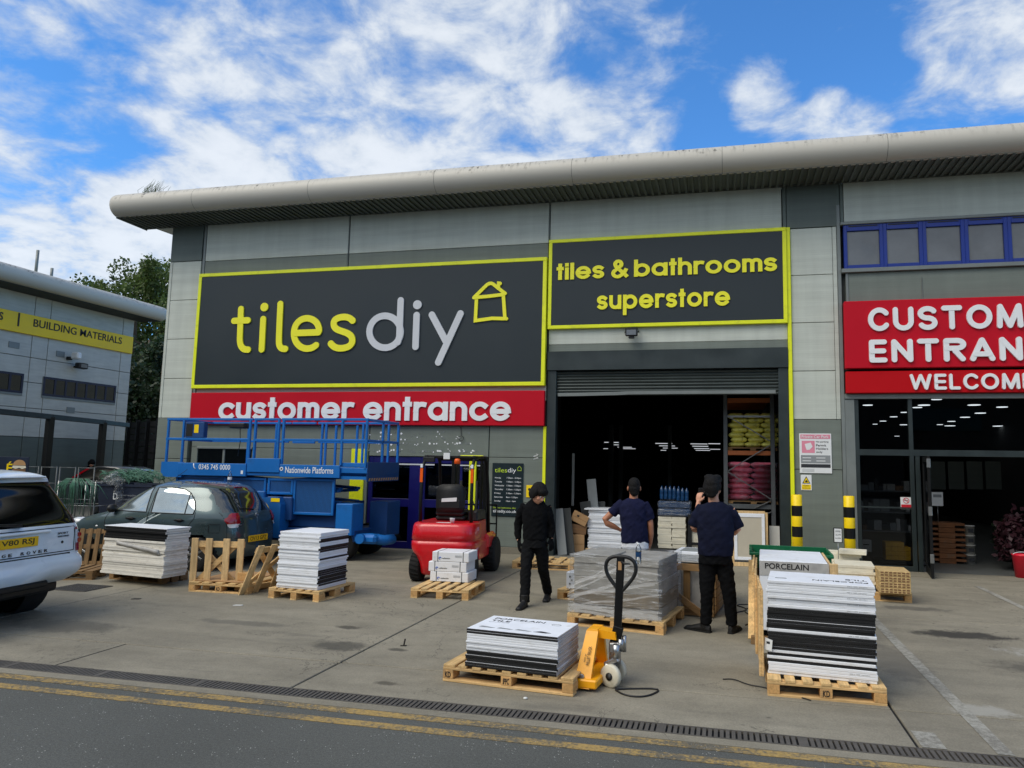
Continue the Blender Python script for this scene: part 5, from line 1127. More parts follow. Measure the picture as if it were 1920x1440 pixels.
# cream tile boxes beside the pillar
q = G(1688, 1131)
pallet('pallet under the cream boxes by the striped bollard', (2.20, 11.45, 0), R(-4), .95, 1.0, 6, 'x')
lay = 'ccccccc'; stack('in the low cream stack by the bollard', 1.95, 11.75, R(-6), .146, .56, .62, lay, .046, 'cream boxes by the bollard', .02, seed=41, noun='cream box')
stack('in the back cream pile by the bollard', 1.86, 12.45, R(-3), .0, .62, .5, 'ccccccccc', .062, 'cream boxes in the back pile', .03, seed=44, noun='cream box')
ob = tag(link(tile_box(.42, .34, .06, 'carton_cream', 'carton_cream', 'carton_cream'), 'open_carton'), 'open cream carton lying on the back pile by the bollard', 'carton'); ob.location = (2.02, 12.35, .56); ob.rotation_euler = (0, 0, R(-12))
for i in range(4):
    mb = MB(); mb.box(-.21, .21, 0, .55, 0, .079, 0, .006); o = mb.build('slip_tile_pack', 'brick_slip', None, (2.42, 11.28, .146+.08*i), R(-4)); tag(o, 'brown brick slip pack, %s of the four beside the cream boxes' % ('bottom', 'third from the top', 'second from the top', 'topmost')[i], 'tile pack', 'brick slip packs')
    for k in range(7):
        for j in range(2): mb = MB(); mb.box(-.19+.057*k, -.15+.057*k, -.0015, -.0003, .012+.034*j, .034+.034*j); mb.build('hole', 'cardboard_dark', o)
# ------------------------------------------------------------------ bollards, sign stands
for i, px in enumerate((1493.5, 1591.5)):
    q = YP(px, 930, 14.28); bo = thing('bollard', ('striped yellow and black bollard beside the lime trim of the door', 'striped yellow and black bollard at the edge of the glass shopfront')[i], 'bollard', (q.x, 14.28, 0), 0, 'striped bollards')
    mb = MB(); rad = .098; zt = 1.425
    mb.lathe([(rad, 0), (rad, zt-.01), (rad-.012, zt), (0, zt)], n=28); mb.build('post', 'warn_yellow', bo)
    for k in range(4):
        z1 = zt-.205-.39*k; mb = MB(); mb.lathe([(rad+.0015, max(.0, z1-.195)), (rad+.0015, z1)], n=28, caps=False)
        if z1 > 0: mb.build('band', 'black_paint', bo)
q = YP(1571, 1003, 12.2); ss = thing('price_sign', 'small framed price card on a thin stand behind the cream boxes', 'sign', (q.x, 12.2, 0)); mb = MB(); mb.cyl((0, 0, .5), (0, 0, q.z-.1), .006); mb.build('stand', 'steel', ss); mb = MB(); mb.box(-.068, .068, -.01, .01, q.z-.125, q.z+.115, 0, .006); mb.build('frame', 'black_plastic', ss); mb = MB(); mb.box(-.055, .055, -.012, -.0105, q.z-.11, q.z+.10); mb.build('card', 'white_plate', ss)
for k, t_ in enumerate(('OFFER', '25.99', '14.99')): write(t_, 'lettering', 'text_dark', ss, (-.04, -.0125, q.z+.045-.055*k), X, Z, .08, .025, .001)
# cables and litter
mb = MB(); mb.tube(smooth2([(0, 0)], 0) and [Vector((a, b, .012)) for a, b in smooth2([(-.93, 6.30), (-.8, 6.36), (-.6, 6.42), (-.55, 6.38), (-.62, 6.22), (-.72, 6.15), (-.84, 6.18), (-.92, 6.28)], 3)], .0075, 8); tag(mb.build('cable', 'cable'), 'black cable looped on the concrete behind the pallet truck wheels', 'cable')
mb = MB(); mb.tube([Vector((a, b, .012)) for a, b in smooth2([(.12, 9.9), (.35, 10.2), (.1, 10.5), (.5, 10.6), (.2, 10.1), (.45, 9.6), (.25, 9.2)], 3)], .007, 8); tag(mb.build('cable', 'cable'), 'black cable coiled on the ground right of the standing man', 'cable')
mb = MB(); mb.tube([Vector((a, b, .012)) for a, b in smooth2([(-.02, 6.86), (.08, 6.9), (.2, 6.75), (.34, 6.72), (.5, 6.6), (.62, 6.52), (.7, 6.46)], 3)], .005, 8); tag(mb.build('strap', 'cable'), 'thin dark strap lying in front of the tall stack', 'strap')
for px, py, m, l_, nm, c_ in ((757, 1212, 'litter_dark', 'small upright dark scrap on the concrete in front of the left stacks', 'scrap', 0), (255, 1124, 'litter_dark', 'dark stick of debris near the white car', 'scrap', 1), (446, 1136, 'litter_white', 'white paper scrap on the concrete below the banded stack', 'paper', 1), (1018, 1228, 'litter_white', 'small pale stone in front of the pallet truck', 'stone', 2), (985, 1312, 'litter_white', 'pale pebble near the front pallet', 'stone', 2)):
    q = G(px, py); mb = MB()
    if c_ == 0: mb.box(-.035, .03, -.01, .01, .004, .012); mb.beam((.0, 0, .01), (.012, .01, .075), .012, .012)
    elif c_ == 1: mb.prism([(-.06, -.015), (.05, -.02), (.065, .01), (-.03, .02)], (0, 0, .005), X, Y, (0, 0, .008))
    else: mb.ell((0, 0, .012), (.018, .014, .01), 8)
    o = mb.build('litter', m, None, (q.x, q.y, 0), R(20)); tag(o, l_, nm)
# ------------------------------------------------------------------ vehicles
def interp(tab, z):
    if z <= tab[0][0]: return tab[0][1]
    for i in range(len(tab)-1):
        (a, va), (b, vb) = tab[i], tab[i+1]
        if z <= b:
            t = (z-a)/(b-a)
            m0 = (vb-va) if i == 0 else .5*((vb-va)+(va-tab[i-1][1])*(b-a)/max(1e-6, a-tab[i-1][0]))
            m1 = (vb-va) if i+2 >= len(tab) else .5*((vb-va)+(tab[i+2][1]-vb)*(b-a)/max(1e-6, tab[i+2][0]-b))
            if (vb-va)*m0 <= 0: m0 = 0
            if (vb-va)*m1 <= 0: m1 = 0
            lim = 3*abs(vb-va); m0 = max(-lim, min(lim, m0)); m1 = max(-lim, min(lim, m1))
            t2, t3 = t*t, t*t*t
            return va*(2*t3-3*t2+1)+m0*(t3-2*t2+t)+vb*(-2*t3+3*t2)+m1*(t3-t2)
    return tab[-1][1]
def inpoly(x, y, P):
    c = False; n = len(P)
    for i in range(n):
        (x1, y1), (x2, y2) = P[i], P[i-1]
        if (y1 > y) != (y2 > y) and x < (x2-x1)*(y-y1)/(y2-y1)+x1: c = not c
    return c
class Shell:
    """car body as stacked plan outlines; x forward from the rear, y to the left, z up"""
    def __init__(s, xr, xf, w, zs, N=260, n_exp=5.0, aspect=2.3, ne_top=None):
        s.xr, s.xf, s.w, s.zs, s.N = xr, xf, w, zs, N
        dense = []
        for i in range(4000):
            t = 2*math.pi*i/4000; c, q = math.cos(t), math.sin(t)
            dense.append((math.copysign(abs(c)**(2/n_exp), c), math.copysign(abs(q)**(2/n_exp), q)))
        ln = [0.]
        for i in range(4000): a, b = dense[i], dense[(i+1) % 4000]; ln.append(ln[-1]+math.hypot((a[0]-b[0])*aspect, a[1]-b[1]))
        s.ref = []; j = 0
        for k in range(N):
            tgt = ln[-1]*k/N
            while ln[j+1] < tgt: j += 1
            s.ref.append(dense[j])
        s.V = []; s.loops = []
        for z in zs:
            a, b, w_ = interp(xr, z), interp(xf, z), interp(w, z)
            s.loops.append([Vector(((a+b)/2+cx*(b-a)/2, cy*w_, z)) for cx, cy in s.ref])
        s.F = []
        for k in range(len(zs)-1):
            for i in range(N):
                i2 = (i+1) % N
                q = (s.loops[k][i], s.loops[k][i2], s.loops[k+1][i2], s.loops[k+1][i]); c = (q[0]+q[1]+q[2]+q[3])/4
                nrm = (q[2]-q[0]).cross(q[3]-q[1]); nrm = nrm.normalized() if nrm.length > 1e-9 else Vector((0, 0, 1))
                s.F.append(((k, i), c, nrm))
    def side_y(s, x, z):
        a, b, w_ = interp(s.xr, z), interp(s.xf, z), interp(s.w, z); cx = max(-.9999, min(.9999, (x-(a+b)/2)/((b-a)/2)))
        best = min(s.ref, key=lambda r: abs(r[0]-cx)+(0 if r[1] >= 0 else 9)); return best[1]*w_
    def end_x(s, y, z, rear=True):
        a, b, w_ = interp(s.xr, z), interp(s.xf, z), interp(s.w, z); cy = y/w_
        best = min(s.ref, key=lambda r: abs(r[1]-cy)+(9 if (r[0] > 0) == rear else 0)); return (a+b)/2+best[0]*(b-a)/2
    def build(s, root, classify, mats, names, arches=()):
        N = s.N; groups = {}
        for (k, i), c, nrm in s.F:
            hole = False
            for ax, az, ar in arches:
                if (c.x-ax)**2+(c.z-az)**2 < ar*ar and abs(nrm.y) > .4: hole = True
            if hole: continue
            groups.setdefault(classify(c, nrm), []).append((k, i))
        out = {}
        for key, fl in groups.items():
            idx = {}; v = []; f = []
            for k, i in fl:
                q = []
                for kk, ii in ((k, i), (k, (i+1) % N), (k+1, (i+1) % N), (k+1, i)):
                    if (kk, ii) not in idx: idx[kk, ii] = len(v); v.append(tuple(s.loops[kk][ii]))
                    q.append(idx[kk, ii])
                f.append(q)
            mb = MB(); mb.add(v, f, 0, True)
            if key == 'body':
                n0 = len(mb.v); mb.v += [tuple(p) for p in s.loops[-1]]; mb.f.append([n0+i for i in range(N)]); mb.mi.append(0); mb.sm.append(True)
                n0 = len(mb.v); mb.v += [tuple(p) for p in s.loops[0]]; mb.f.append([n0+i for i in range(N)][::-1]); mb.mi.append(0); mb.sm.append(False)
            out[key] = mb.build(names[key], mats[key], root)
        return out
def wheel(root, x, y, r, wdt, side, spokes=7):
    w_ = bpy.data.objects.new('wheel', None); COL.objects.link(w_); w_.parent = root; w_.location = (x, y, r); w_.empty_display_size = .1
    s = side; mb = MB(); h = wdt/2
    mb.lathe([(r*.62, -h), (r*.9, -h), (r*.985, -h*.75), (r, -h*.4), (r, h*.4), (r*.985, h*.75), (r*.9, h), (r*.62, h*.96)], (0, 0, 0), 'Y', 40); mb.build('tyre', 'rubber', w_)
    mb = MB(); mb.lathe([(r*.63, -h*.9), (r*.63, h*.9), (r*.58, h*.9), (r*.57, h*.3)] if s > 0 else [(r*.57, -h*.3), (r*.58, -h*.9), (r*.63, -h*.9), (r*.63, h*.9)], (0, 0, 0), 'Y', 36, caps=False)
    yy = s*h*.72
    for k in range(spokes):
        a = 2*math.pi*k/spokes; mb.beam((.05*math.cos(a), yy, .05*math.sin(a)), (r*.6*math.cos(a), yy*.95, r*.6*math.sin(a)), .045, .05, 0, .008, up=Y)
    mb.cyl((0, yy-s*.03, 0), (0, yy+s*.02, 0), .06, n=18); mb.build('rim', 'alloy', w_)
    mb = MB(); mb.cyl((0, -h*.5*s, 0), (0, h*.2*s, 0), r*.6, n=24); mb.build('brake_disc', 'gap', w_); return w_

# ---- dark grey hatchback
a_ = R(-1.3); HB = thing('hatchback', 'dark green-grey five door hatchback parked behind the left pallets', 'car', (-8.22, 11.45, 0), math.pi+a_)
zs = [.2+.03*i for i in range(25)]+[.95+.0125*i for i in range(45)]; zs = sorted(set([round(z, 4) for z in zs if z < 1.50]+[1.505, 1.51, 1.515, 1.52, 1.525, 1.53]))
sh = Shell([(.2, .12), (.32, .02), (.55, 0), (.75, .02), (.92, .05), (1.0, .10), (1.2, .26), (1.38, .44), (1.45, .60), (1.5, .95), (1.53, 1.55)],
           [(.2, 3.62), (.35, 3.70), (.5, 3.71), (.65, 3.65), (.76, 3.50), (.86, 3.22), (.93, 2.92), (.98, 2.72), (1.1, 2.52), (1.25, 2.27), (1.4, 1.98), (1.47, 1.80), (1.53, 1.58)],
           [(.2, .74), (.3, .80), (.45, .82), (.6, .83), (.8, .825), (.92, .80), (1.0, .775), (1.2, .695), (1.36, .625), (1.44, .565), (1.49, .44), (1.52, .2), (1.53, .05)], zs, 280, 4.2)
front_w = [(2.50, .985), (2.44, 1.04), (2.28, 1.22), (2.05, 1.36), (1.88, 1.40), (1.77, 1.405), (1.71, .975)]
rear_w = [(1.60, .97), (1.655, 1.405), (1.35, 1.41), (1.08, 1.385), (.92, 1.32), (.78, 1.18), (.72, 1.05), (.735, .965)]
def cls_h(c, n):
    if abs(n.y) > .5 and inpoly(c.x, c.z, front_w): return 'side_glass' if c.y > 0 else 'side_glass2'
    if abs(n.y) > .5 and inpoly(c.x, c.z, rear_w): return 'side_glass3' if c.y > 0 else 'side_glass4'
    if n.x < -.35 and 1.0 < c.z < 1.40 and abs(c.y) < .62-(1.40-c.z)*-.02 and c.x < .75 and abs(n.y) < .75: return 'rear_glass'
    if n.x > .3 and 1.0 < c.z < 1.42 and c.x > 1.6 and abs(n.y) < .62: return 'windscreen'
    return 'body'
sh.build(HB, cls_h, {'body': 'car_paint', 'side_glass': 'glass_mirror', 'side_glass2': 'glass_car', 'side_glass3': 'glass_mirror', 'side_glass4': 'glass_car', 'rear_glass': 'glass_car', 'windscreen': 'glass_car'}, {'body': 'body', **{k: 'side_window' for k in ('side_glass', 'side_glass2', 'side_glass3', 'side_glass4')}, 'rear_glass': 'rear_window', 'windscreen': 'windscreen'}, [(3.05, .29, .335), (.62, .29, .335)])
def seam(pts, r=.005, m='gap', nm='door_gap', sides=(1,), closed=False, off=.001):
    for sd in sides:
        q = []
        for i in range(len(pts)-1+(1 if closed else 0)):
            (xa, za), (xb, zb) = pts[i], pts[(i+1) % len(pts)]
            for k in range(8): t = k/8; x, z = xa+(xb-xa)*t, za+(zb-za)*t; q.append(Vector((x, sd*(sh.side_y(x, z)+off), z)))
        if not closed: x, z = pts[-1]; q.append(Vector((x, sd*(sh.side_y(x, z)+off), z)))
        mb = MB(); mb.tube(q, r, 6, closed=closed); mb.build(nm, m, HB)
seam(front_w, .010, 'black_plastic', 'window_seal', (1,), True); seam(rear_w, .010, 'black_plastic', 'window_seal', (1,), True); seam([(.93, 1.32), (.90, .968)], .009, 'black_plastic', 'window_seal')
seam([(2.53, 1.0), (2.56, .85), (2.52, .5), (2.47, .3)]); seam([(1.66, 1.41), (1.655, .95), (1.66, .5), (1.66, .3)], .005); seam([(.70, 1.0), (.70, .9), (.78, .78), (.92, .6), (1.02, .42), (1.05, .3)], .005); seam([(2.47, .3), (1.05, .3)], .005)
seam([(.42, .66), (.42, .80), (.25, .80), (.25, .66)], .004, 'gap', 'fuel_flap', (1,), True)
for x in (2.0, 1.0-.02):
    y = sh.side_y(x, .86); mb = MB(); mb.tube([(x-.10, y+.012, .86), (x-.07, y+.03, .862), (x+.06, y+.03, .862), (x+.09, y+.012, .86)], [.012, .016, .016, .012], 8); mb.build('door_handle', 'black_paint', HB); mb = MB(); mb.ell((x-.01, y+.005, .855), (.06, .012, .035), 8); mb.build('handle_recess', 'gap', HB)
mb = MB(); y = sh.side_y(2.42, .99); mb.ell((2.43, y+.10, 1.02), (.07, .10, .075), 12); mb.build('wing_mirror', 'black_plastic', HB)
for ax in (3.05, .62):
    for sd in (1, -1):
        wheel(HB, ax, sd*.735, .29, .175, sd); mb = MB(); mb.lathe([(.33, -.2), (.33, .01)], (ax, sd*.72 if sd > 0 else -.52, .29), 'Y', 28, caps=False); mb.build('wheel_arch', 'gap', HB)
mb = MB(); mb.box(.75, 2.9, -.72, .72, .15, .6); mb.box(.25, 3.4, -.52, .52, .18, .6); mb.build('underbody', 'gap', HB)
for sd in (1, -1):
    mb = MB(); vv = []
    pts = [(z, y) for z in (.72, .78, .86, .94, 1.0) for y in ()]
    g_ = []
    for i in range(9):
        z = .74+.25*i/8; wv = .05+.07*math.sin(math.pi*(i+.5)/9)
        row = []
        for k in range(7):
            y = sd*(sh.side_y(.20, z)-.155+wv*2*(k/6-.5)*.9+.05); x = sh.end_x(y, z)-.012-.01*math.sin(math.pi*k/6); row.append(Vector((x, y, z)))
        g_.append(row)
    v = [p for r_ in g_ for p in r_]; f = []
    for i in range(8):
        for k in range(6): a = i*7+k; f.append((a, a+1, a+8, a+7) if sd < 0 else (a, a+7, a+8, a+1))
    mb.add(v, f, 0, True); o = mb.build('tail_light', ['red_lens', 'clear_lens'], HB)
    for p in o.data.polygons:
        if p.center.z < .80: p.material_index = 1
rx = lambda y, z: sh.end_x(y, z)
mb = MB(); mb.box(rx(0, .52)-.016, rx(0, .52)-.003, -.26, .26, .47, .58, 0, .003); pl = mb.build('number_plate', 'plate_yellow', HB); write('OV13 GPZ', 'lettering', 'ink_black', pl, (rx(0, .52)-.0165, .22, .49), -Y, Z, .44, .07, .001, .006)
mb = MB(); x0 = rx(0, .93)-.006; mb.tube([(x0, .035*math.cos(a), .93+.035*math.sin(a)) for a in [2*math.pi*k/20 for k in range(20)]], .007, 6, closed=True); mb.box(x0-.006, x0+.004, -.045, .045, .92, .94); mb.build('badge', 'alloy', HB)
mb = MB(); mb.box(rx(.42, .78)-.006, rx(.42, .78)+.004, .36, .48, .775, .79); mb.build('badge_lettering', 'alloy', HB)
for pts in ([(-.66, 1.0), (-.62, .75), (-.62, .56)], [(.66, 1.0), (.62, .75), (.62, .56)], [(-.62, .56), (.62, .56)]):
    q = []
    for (ya, za), (yb, zb) in zip(pts[:-1], pts[1:]):
        for k in range(10): t = k/10; y, z = ya+(yb-ya)*t, za+(zb-za)*t; q.append(Vector((rx(y, z)+.001, y, z)))
    q.append(Vector((rx(*pts[-1])+.001, pts[-1][0], pts[-1][1]))); mb = MB(); mb.tube(q, .005, 6); mb.build('tailgate_gap', 'gap', HB)
mb = MB(); mb.box(rx(0, 1.40)+.0, rx(0, 1.40)+.02, -.1, .1, 1.405, 1.425, 0, .004); mb.build('brake_light', 'red_lens', HB); mb = MB(); mb.tube([(rx(.05, 1.03)-.01, .0, 1.03), (rx(.3, 1.06)-.012, .34, 1.07)], .008, 6); mb.build('wiper', 'black_plastic', HB)
mb = MB(); mb.tube([(1.95, 0, 1.5), (1.6, .02, 1.72)], .004, 5); mb.build('aerial', 'black_plastic', HB)
mb = MB(); y = sh.side_y(3.38, .72); mb.ell((3.36, y-.10, .74), (.17, .13, .085), 12); mb.build('headlight', 'clear_lens', HB); mb = MB(); mb.ell((2.72, sh.side_y(2.72, .70), .70), (.03, .012, .016), 8); mb.build('side_repeater', 'clear_lens', HB)
q = YP(430, 911, 11.5); bo = thing('water_bottle', 'clear plastic bottle standing on the roof of the grey hatchback', 'bottle', (q.x, 11.5, 1.487)); mb = MB(); mb.lathe([(0, 0), (.035, 0), (.037, .02), (.037, .13), (.03, .16), (.014, .19), (.014, .215), (0, .215)], n=16); mb.build('bottle', 'film_clear', bo); mb = MB(); mb.lathe([(.0375, .06), (.0375, .11)], n=16, caps=False); mb.build('label', 'letter_white', bo)

# ---- white off-roader, only its tail in view
SV = thing('off_road_car', 'white off-road car with dark rear window, cut off by the left edge', 'car', (-7.74, 6.60, 0), math.pi+R(4.1))
zs = [.42+.02*i for i in range(34)]+[1.1+.014*i for i in range(48)]; zs = sorted(set([round(z, 4) for z in zs if z < 1.76]+[1.76, 1.77, 1.78, 1.785, 1.79]))
sh2 = Shell([(.42, .16), (.50, .04), (.60, -.02), (.70, .0), (.735, .045), (.80, .06), (1.02, .08), (1.10, .10), (1.2, .15), (1.45, .32), (1.60, .42), (1.66, .42), (1.70, .48), (1.75, .72), (1.79, 1.3)],
            [(.42, 4.65), (.6, 4.75), (.8, 4.74), (1.0, 4.6), (1.08, 3.9), (1.12, 3.55), (1.3, 3.3), (1.6, 2.75), (1.72, 2.45), (1.79, 1.8)],
            [(.42, .90), (.52, .955), (.7, .965), (.85, .965), (1.05, .95), (1.12, .925), (1.3, .87), (1.55, .79), (1.66, .745), (1.73, .64), (1.77, .4), (1.79, .1)], zs, 300, 15.0)
def cls_s(c, n):
    if c.z > 1.115 and c.z < 1.615 and n.x < -.3 and abs(c.y) < .86-(c.z-1.1)*.36: return 'rear_glass'
    if 1.13 < c.z < 1.60 and abs(n.y) > .5 and .75 < c.x < 3.2: return 'side_l' if c.y > 0 else 'side_r'
    if 1.115 < c.z < 1.62 and c.x < .75: return 'pillar' if c.y > 0 else 'pillar_r'
    return 'body'
sh2.build(SV, cls_s, {'body': 'suv_white', 'rear_glass': 'glass_black', 'pillar': 'glass_black', 'pillar_r': 'glass_black', 'side_l': 'glass_black', 'side_r': 'glass_black'}, {'body': 'body', 'rear_glass': 'rear_window', 'pillar': 'rear_pillar', 'pillar_r': 'rear_pillar', 'side_l': 'side_window', 'side_r': 'side_window'}, [(.93, .37, .42), (3.68, .37, .42)])
r2 = lambda y, z: sh2.end_x(y, z)
mb = MB(); mb.box(.2, .7, -.74, .70, .30, .43, 0, .03); mb.box(.5, 4.4, -.6, .6, .25, .6); mb.build('underbody', 'black_plastic', SV)
mb = MB(); mb.box(r2(0, .48)-.012, .2, -.45, .45, .40, .475, 0, .02); mb.build('tow_cover', 'black_plastic', SV)
mb = MB(); mb.box(r2(0, .80)-.006, r2(0, .80)+.05, -.72, .72, .725, .775, 0, .008); mb.build('dark_strip', 'black_plastic', SV)
x0 = r2(0, .84)-.004
for i, ch in enumerate('RANGE ROVER'):
    if ch != ' ': y = .42-.0765*i; write(ch, 'badge_lettering', 'black_plastic', SV, (r2(y, .83)-.007, y, .808), -Y, Z, .046, .034, .004, .008)
write('SPORT', 'badge_lettering', 'text_dark', SV, (r2(-.54, 1.0)-.004, -.53, .995), -Y, Z, .15, .024, .003, .012); write('SUPERCHARGED', 'badge_lettering', 'text_dark', SV, (r2(-.54, .97)-.004, -.53, .962), -Y, Z, .16, .018, .003, .006)
mb = MB(); mb.cyl((r2(-.6, .90)+.004, -.60, .90), (r2(-.6, .90)-.004, -.60, .90), .017, n=16); mb.build('badge', 'black_plastic', SV)
xp = r2(0, .95); mb = MB(); mb.box(xp-.012, xp-.0, -.26, .26, .895, 1.005, 0, .003); pl = mb.build('number_plate', 'plate_yellow', SV); write('V80 RSJ', 'lettering', 'ink_black', pl, (xp-.0125, .205, .912), -Y, Z, .41, .076, .001, .012)
mb = MB(); mb.box(xp-.02, xp+.01, -.42, .55, 1.035, 1.062, 0, .008); mb.build('plate_trim', 'suv_white', SV)
for (ya, za), (yb, zb) in (((-.90, 1.075), (.9, 1.075)), ((-.79, 1.075), (-.77, .79)), ((-.77, .79), (.77, .79))):
    mb = MB(); mb.tube([Vector((r2(ya+(yb-ya)*k/16, za+(zb-za)*k/16)+.001, ya+(yb-ya)*k/16, za+(zb-za)*k/16)) for k in range(17)], .006, 6); mb.build('tailgate_gap', 'gap', SV)
for sd in (-1, 1):
    g_ = []
    for i in range(10):
        z = .775+.29*i/9; row = []
        for k in range(8):
            t = k/7; y = sd*(.80+.165*t)
            if t < .6: x = r2(sd*min(abs(y), .94), z)-.008; 
            else: x = r2(sd*.94, z)-.006+.16*((t-.6)/.4)**1.3; y = sd*(sh2.side_y(max(.1, x+.02), z)+.008)
            row.append(Vector((x, y, z)))
        g_.append(row)
    v = [p for r_ in g_ for p in r_]; f = []
    for i in range(9):
        for k in range(7): a = i*8+k; f.append((a, a+1, a+9, a+8) if sd < 0 else (a, a+8, a+9, a+1))
    mb = MB(); mb.add(v, f, 0, True); o = mb.build('tail_light', ['clear_lens', 'red_lens'], SV)
    for p in o.data.polygons: p.material_index = 1 if p.center.z < .865 or p.center.z > 1.03 else 0
    for zc in (.90, .965):
        mb = MB(); y = sd*.87; mb.cyl((r2(y, zc)-.004, y, zc), (r2(y, zc)-.014, y, zc), .03, n=18); mb.build('lamp_ring', 'red_lens', o)
mb = MB(); mb.tube([(r2(0, 1.14)-.02, -.05, 1.135), (r2(.2, 1.16)-.03, .30, 1.17), (r2(.4, 1.17)-.02, .50, 1.165)], [.02, .014, .008], 8); mb.build('wiper', 'black_plastic', SV)
mb = MB(); mb.box(.36, .62, -.60, .60, 1.665, 1.69, 0, .012); mb.build('spoiler', 'suv_white', SV)
for ax in (.93, 3.68):
    for sd in (1, -1):
        wheel(SV, ax, sd*.83, .375, .25, sd); mb = MB(); mb.lathe([(.43, -.16), (.43, .16)], (ax, sd*.78, .37), 'Y', 28, caps=False); mb.build('wheel_arch', 'gap', SV)

# ---- forklift truck seen from behind
FK = thing('forklift', 'red counterbalance forklift truck seen from behind, under the hours board', 'forklift', (-4.44, 10.78, 0), R(5.5))
mb = MB(); W_2 = .535
def rr_loop(w, y0, y1, r, z, n=7):
    pts = []
    for cx, cy, a0 in ((w-r, y0+r, -90), (w-.02, y1-.02, 0), (-w+.02, y1-.02, 90), (-w+r, y0+r, 180)):
        rad = r if cy < (y0+y1)/2 else .02
        for k in range(n+1): a = R(a0+90*k/n); pts.append(Vector((cx+rad*math.cos(a), cy+rad*math.sin(a), z)))
    return pts
prof = [(.13, .33, .09, .12), (.16, .345, .05, .14), (.30, .365, .02, .16), (.42, .43, .01, .2), (.49, .50, .0, .22), (.54, .53, .0, .24), (.60, .535, .0, .24), (.655, .535, .0, .24), (.662, .522, .012, .24), (.685, .522, .012, .24), (.692, .533, .0, .24), (.80, .53, .01, .24), (.90, .522, .025, .24), (.94, .505, .045, .24), (.957, .47, .085, .22)]
mb.rings([rr_loop(w, y0, .62, r, z) for z, w, y0, r in prof], 0, False, True, True)
mb.build('counterweight', 'fork_red', FK)
mb = MB(); mb.box(-.50, .50, .6, 1.55, .30, .62, 0, .03); mb.box(-.53, .53, 1.15, 1.75, .42, .70, 0, .05); mb.prism([(.6, .62), (1.2, .62), (1.15, .95), (.6, .95)], (-.47, 0, 0), Y, Z, (.94, 0, 0), 0); mb.build('chassis', 'fork_red', FK)
for x, y, r, w in ((-.44, .30, .235, .17), (.44, .30, .235, .17), (-.49, 1.62, .30, .21), (.49, 1.62, .30, .21)):
    wv = bpy.data.objects.new('wheel', None); COL.objects.link(wv); wv.parent = FK; wv.location = (x, y, r); mb = MB(); mb.lathe([(r*.55, -w/2), (r*.92, -w/2), (r, -w*.38), (r, w*.38), (r*.92, w/2), (r*.55, w/2)], (0, 0, 0), 'X', 36)
    for k in range(22): a = 2*math.pi*k/22; mb.beam((-w*.42, r*.992*math.cos(a), r*.992*math.sin(a)), (w*.42, r*.992*math.cos(a+.12), r*.992*math.sin(a+.12)), .03, .018)
    mb.build('tyre', 'rubber', wv); mb = MB(); mb.lathe([(0, -w*.3), (r*.54, -w*.42), (r*.54, w*.42), (0, w*.3)], (0, 0, 0), 'X', 24); mb.build('hub', 'grate_iron', wv)
mb = MB(); mb.box(-.10, .06, .004, .03, .38, .47, 0, .01); mb.build('light_recess', 'gap', FK); mb = MB(); mb.ell((-.05, -.002, .42), (.022, .02, .022), 8); mb.build('reverse_light', 'clear_lens', FK)
# overhead guard
for sd in (-1, 1):
    mb = MB(); mb.tube([(sd*.43, .30, .94), (sd*.43, .27, 1.30), (sd*.425, .30, 1.86), (sd*.42, .42, 1.985), (sd*.42, .7, 2.02)], .028, 10); mb.build('rear_pillar', 'black_paint', FK)
    mb = MB(); mb.tube([(sd*.44, 1.52, .66), (sd*.44, 1.40, 1.4), (sd*.43, 1.26, 1.95), (sd*.42, 1.15, 2.02)], .03, 10); mb.build('front_pillar', 'black_paint', FK)
    mb = MB(); mb.box(sd*.43-.024, sd*.43+.024, .255, .275, 1.60, 1.83, 0, .003); mb.build('pillar_decal', 'orange_lens', FK); mb = MB(); mb.box(sd*.43-.02, sd*.43+.02, .25, .27, 1.84, 1.90, 0, .003); mb.build('pillar_decal', 'letter_white', FK)
mb = MB(); mb.box(-.44, -.38, .40, 1.25, 2.0, 2.05, 0, .012); mb.box(.38, .44, .40, 1.25, 2.0, 2.05, 0, .012)
for k in range(7): mb.box(-.38, .38, .42+.13*k, .45+.13*k, 2.0, 2.045, 0, .008)
mb.box(-.45, .45, 1.22, 1.30, 1.96, 2.05, 0, .015); mb.build('roof_guard', 'black_paint', FK)
mb = MB(); mb.box(-.45, -.25, .36, .42, 1.93, 2.02, 0, .01); mb.build('rear_lamp', 'black_plastic', FK); mb = MB(); mb.box(-.10, .01, .375, .39, 1.985, 2.09, 0, .003); mb.build('notice_plate', 'white_plate', FK)
mb = MB(); mb.lathe([(.0, 0), (.05, 0), (.05, .06), (.04, .085), (0, .09)], (.13, .42, 1.91), 'Z', 18); mb.build('beacon', 'orange_lens', FK); mb = MB(); mb.ell((.40, .36, 1.84), (.045, .02, .05), 10); mb.build('mirror', 'alloy', FK)
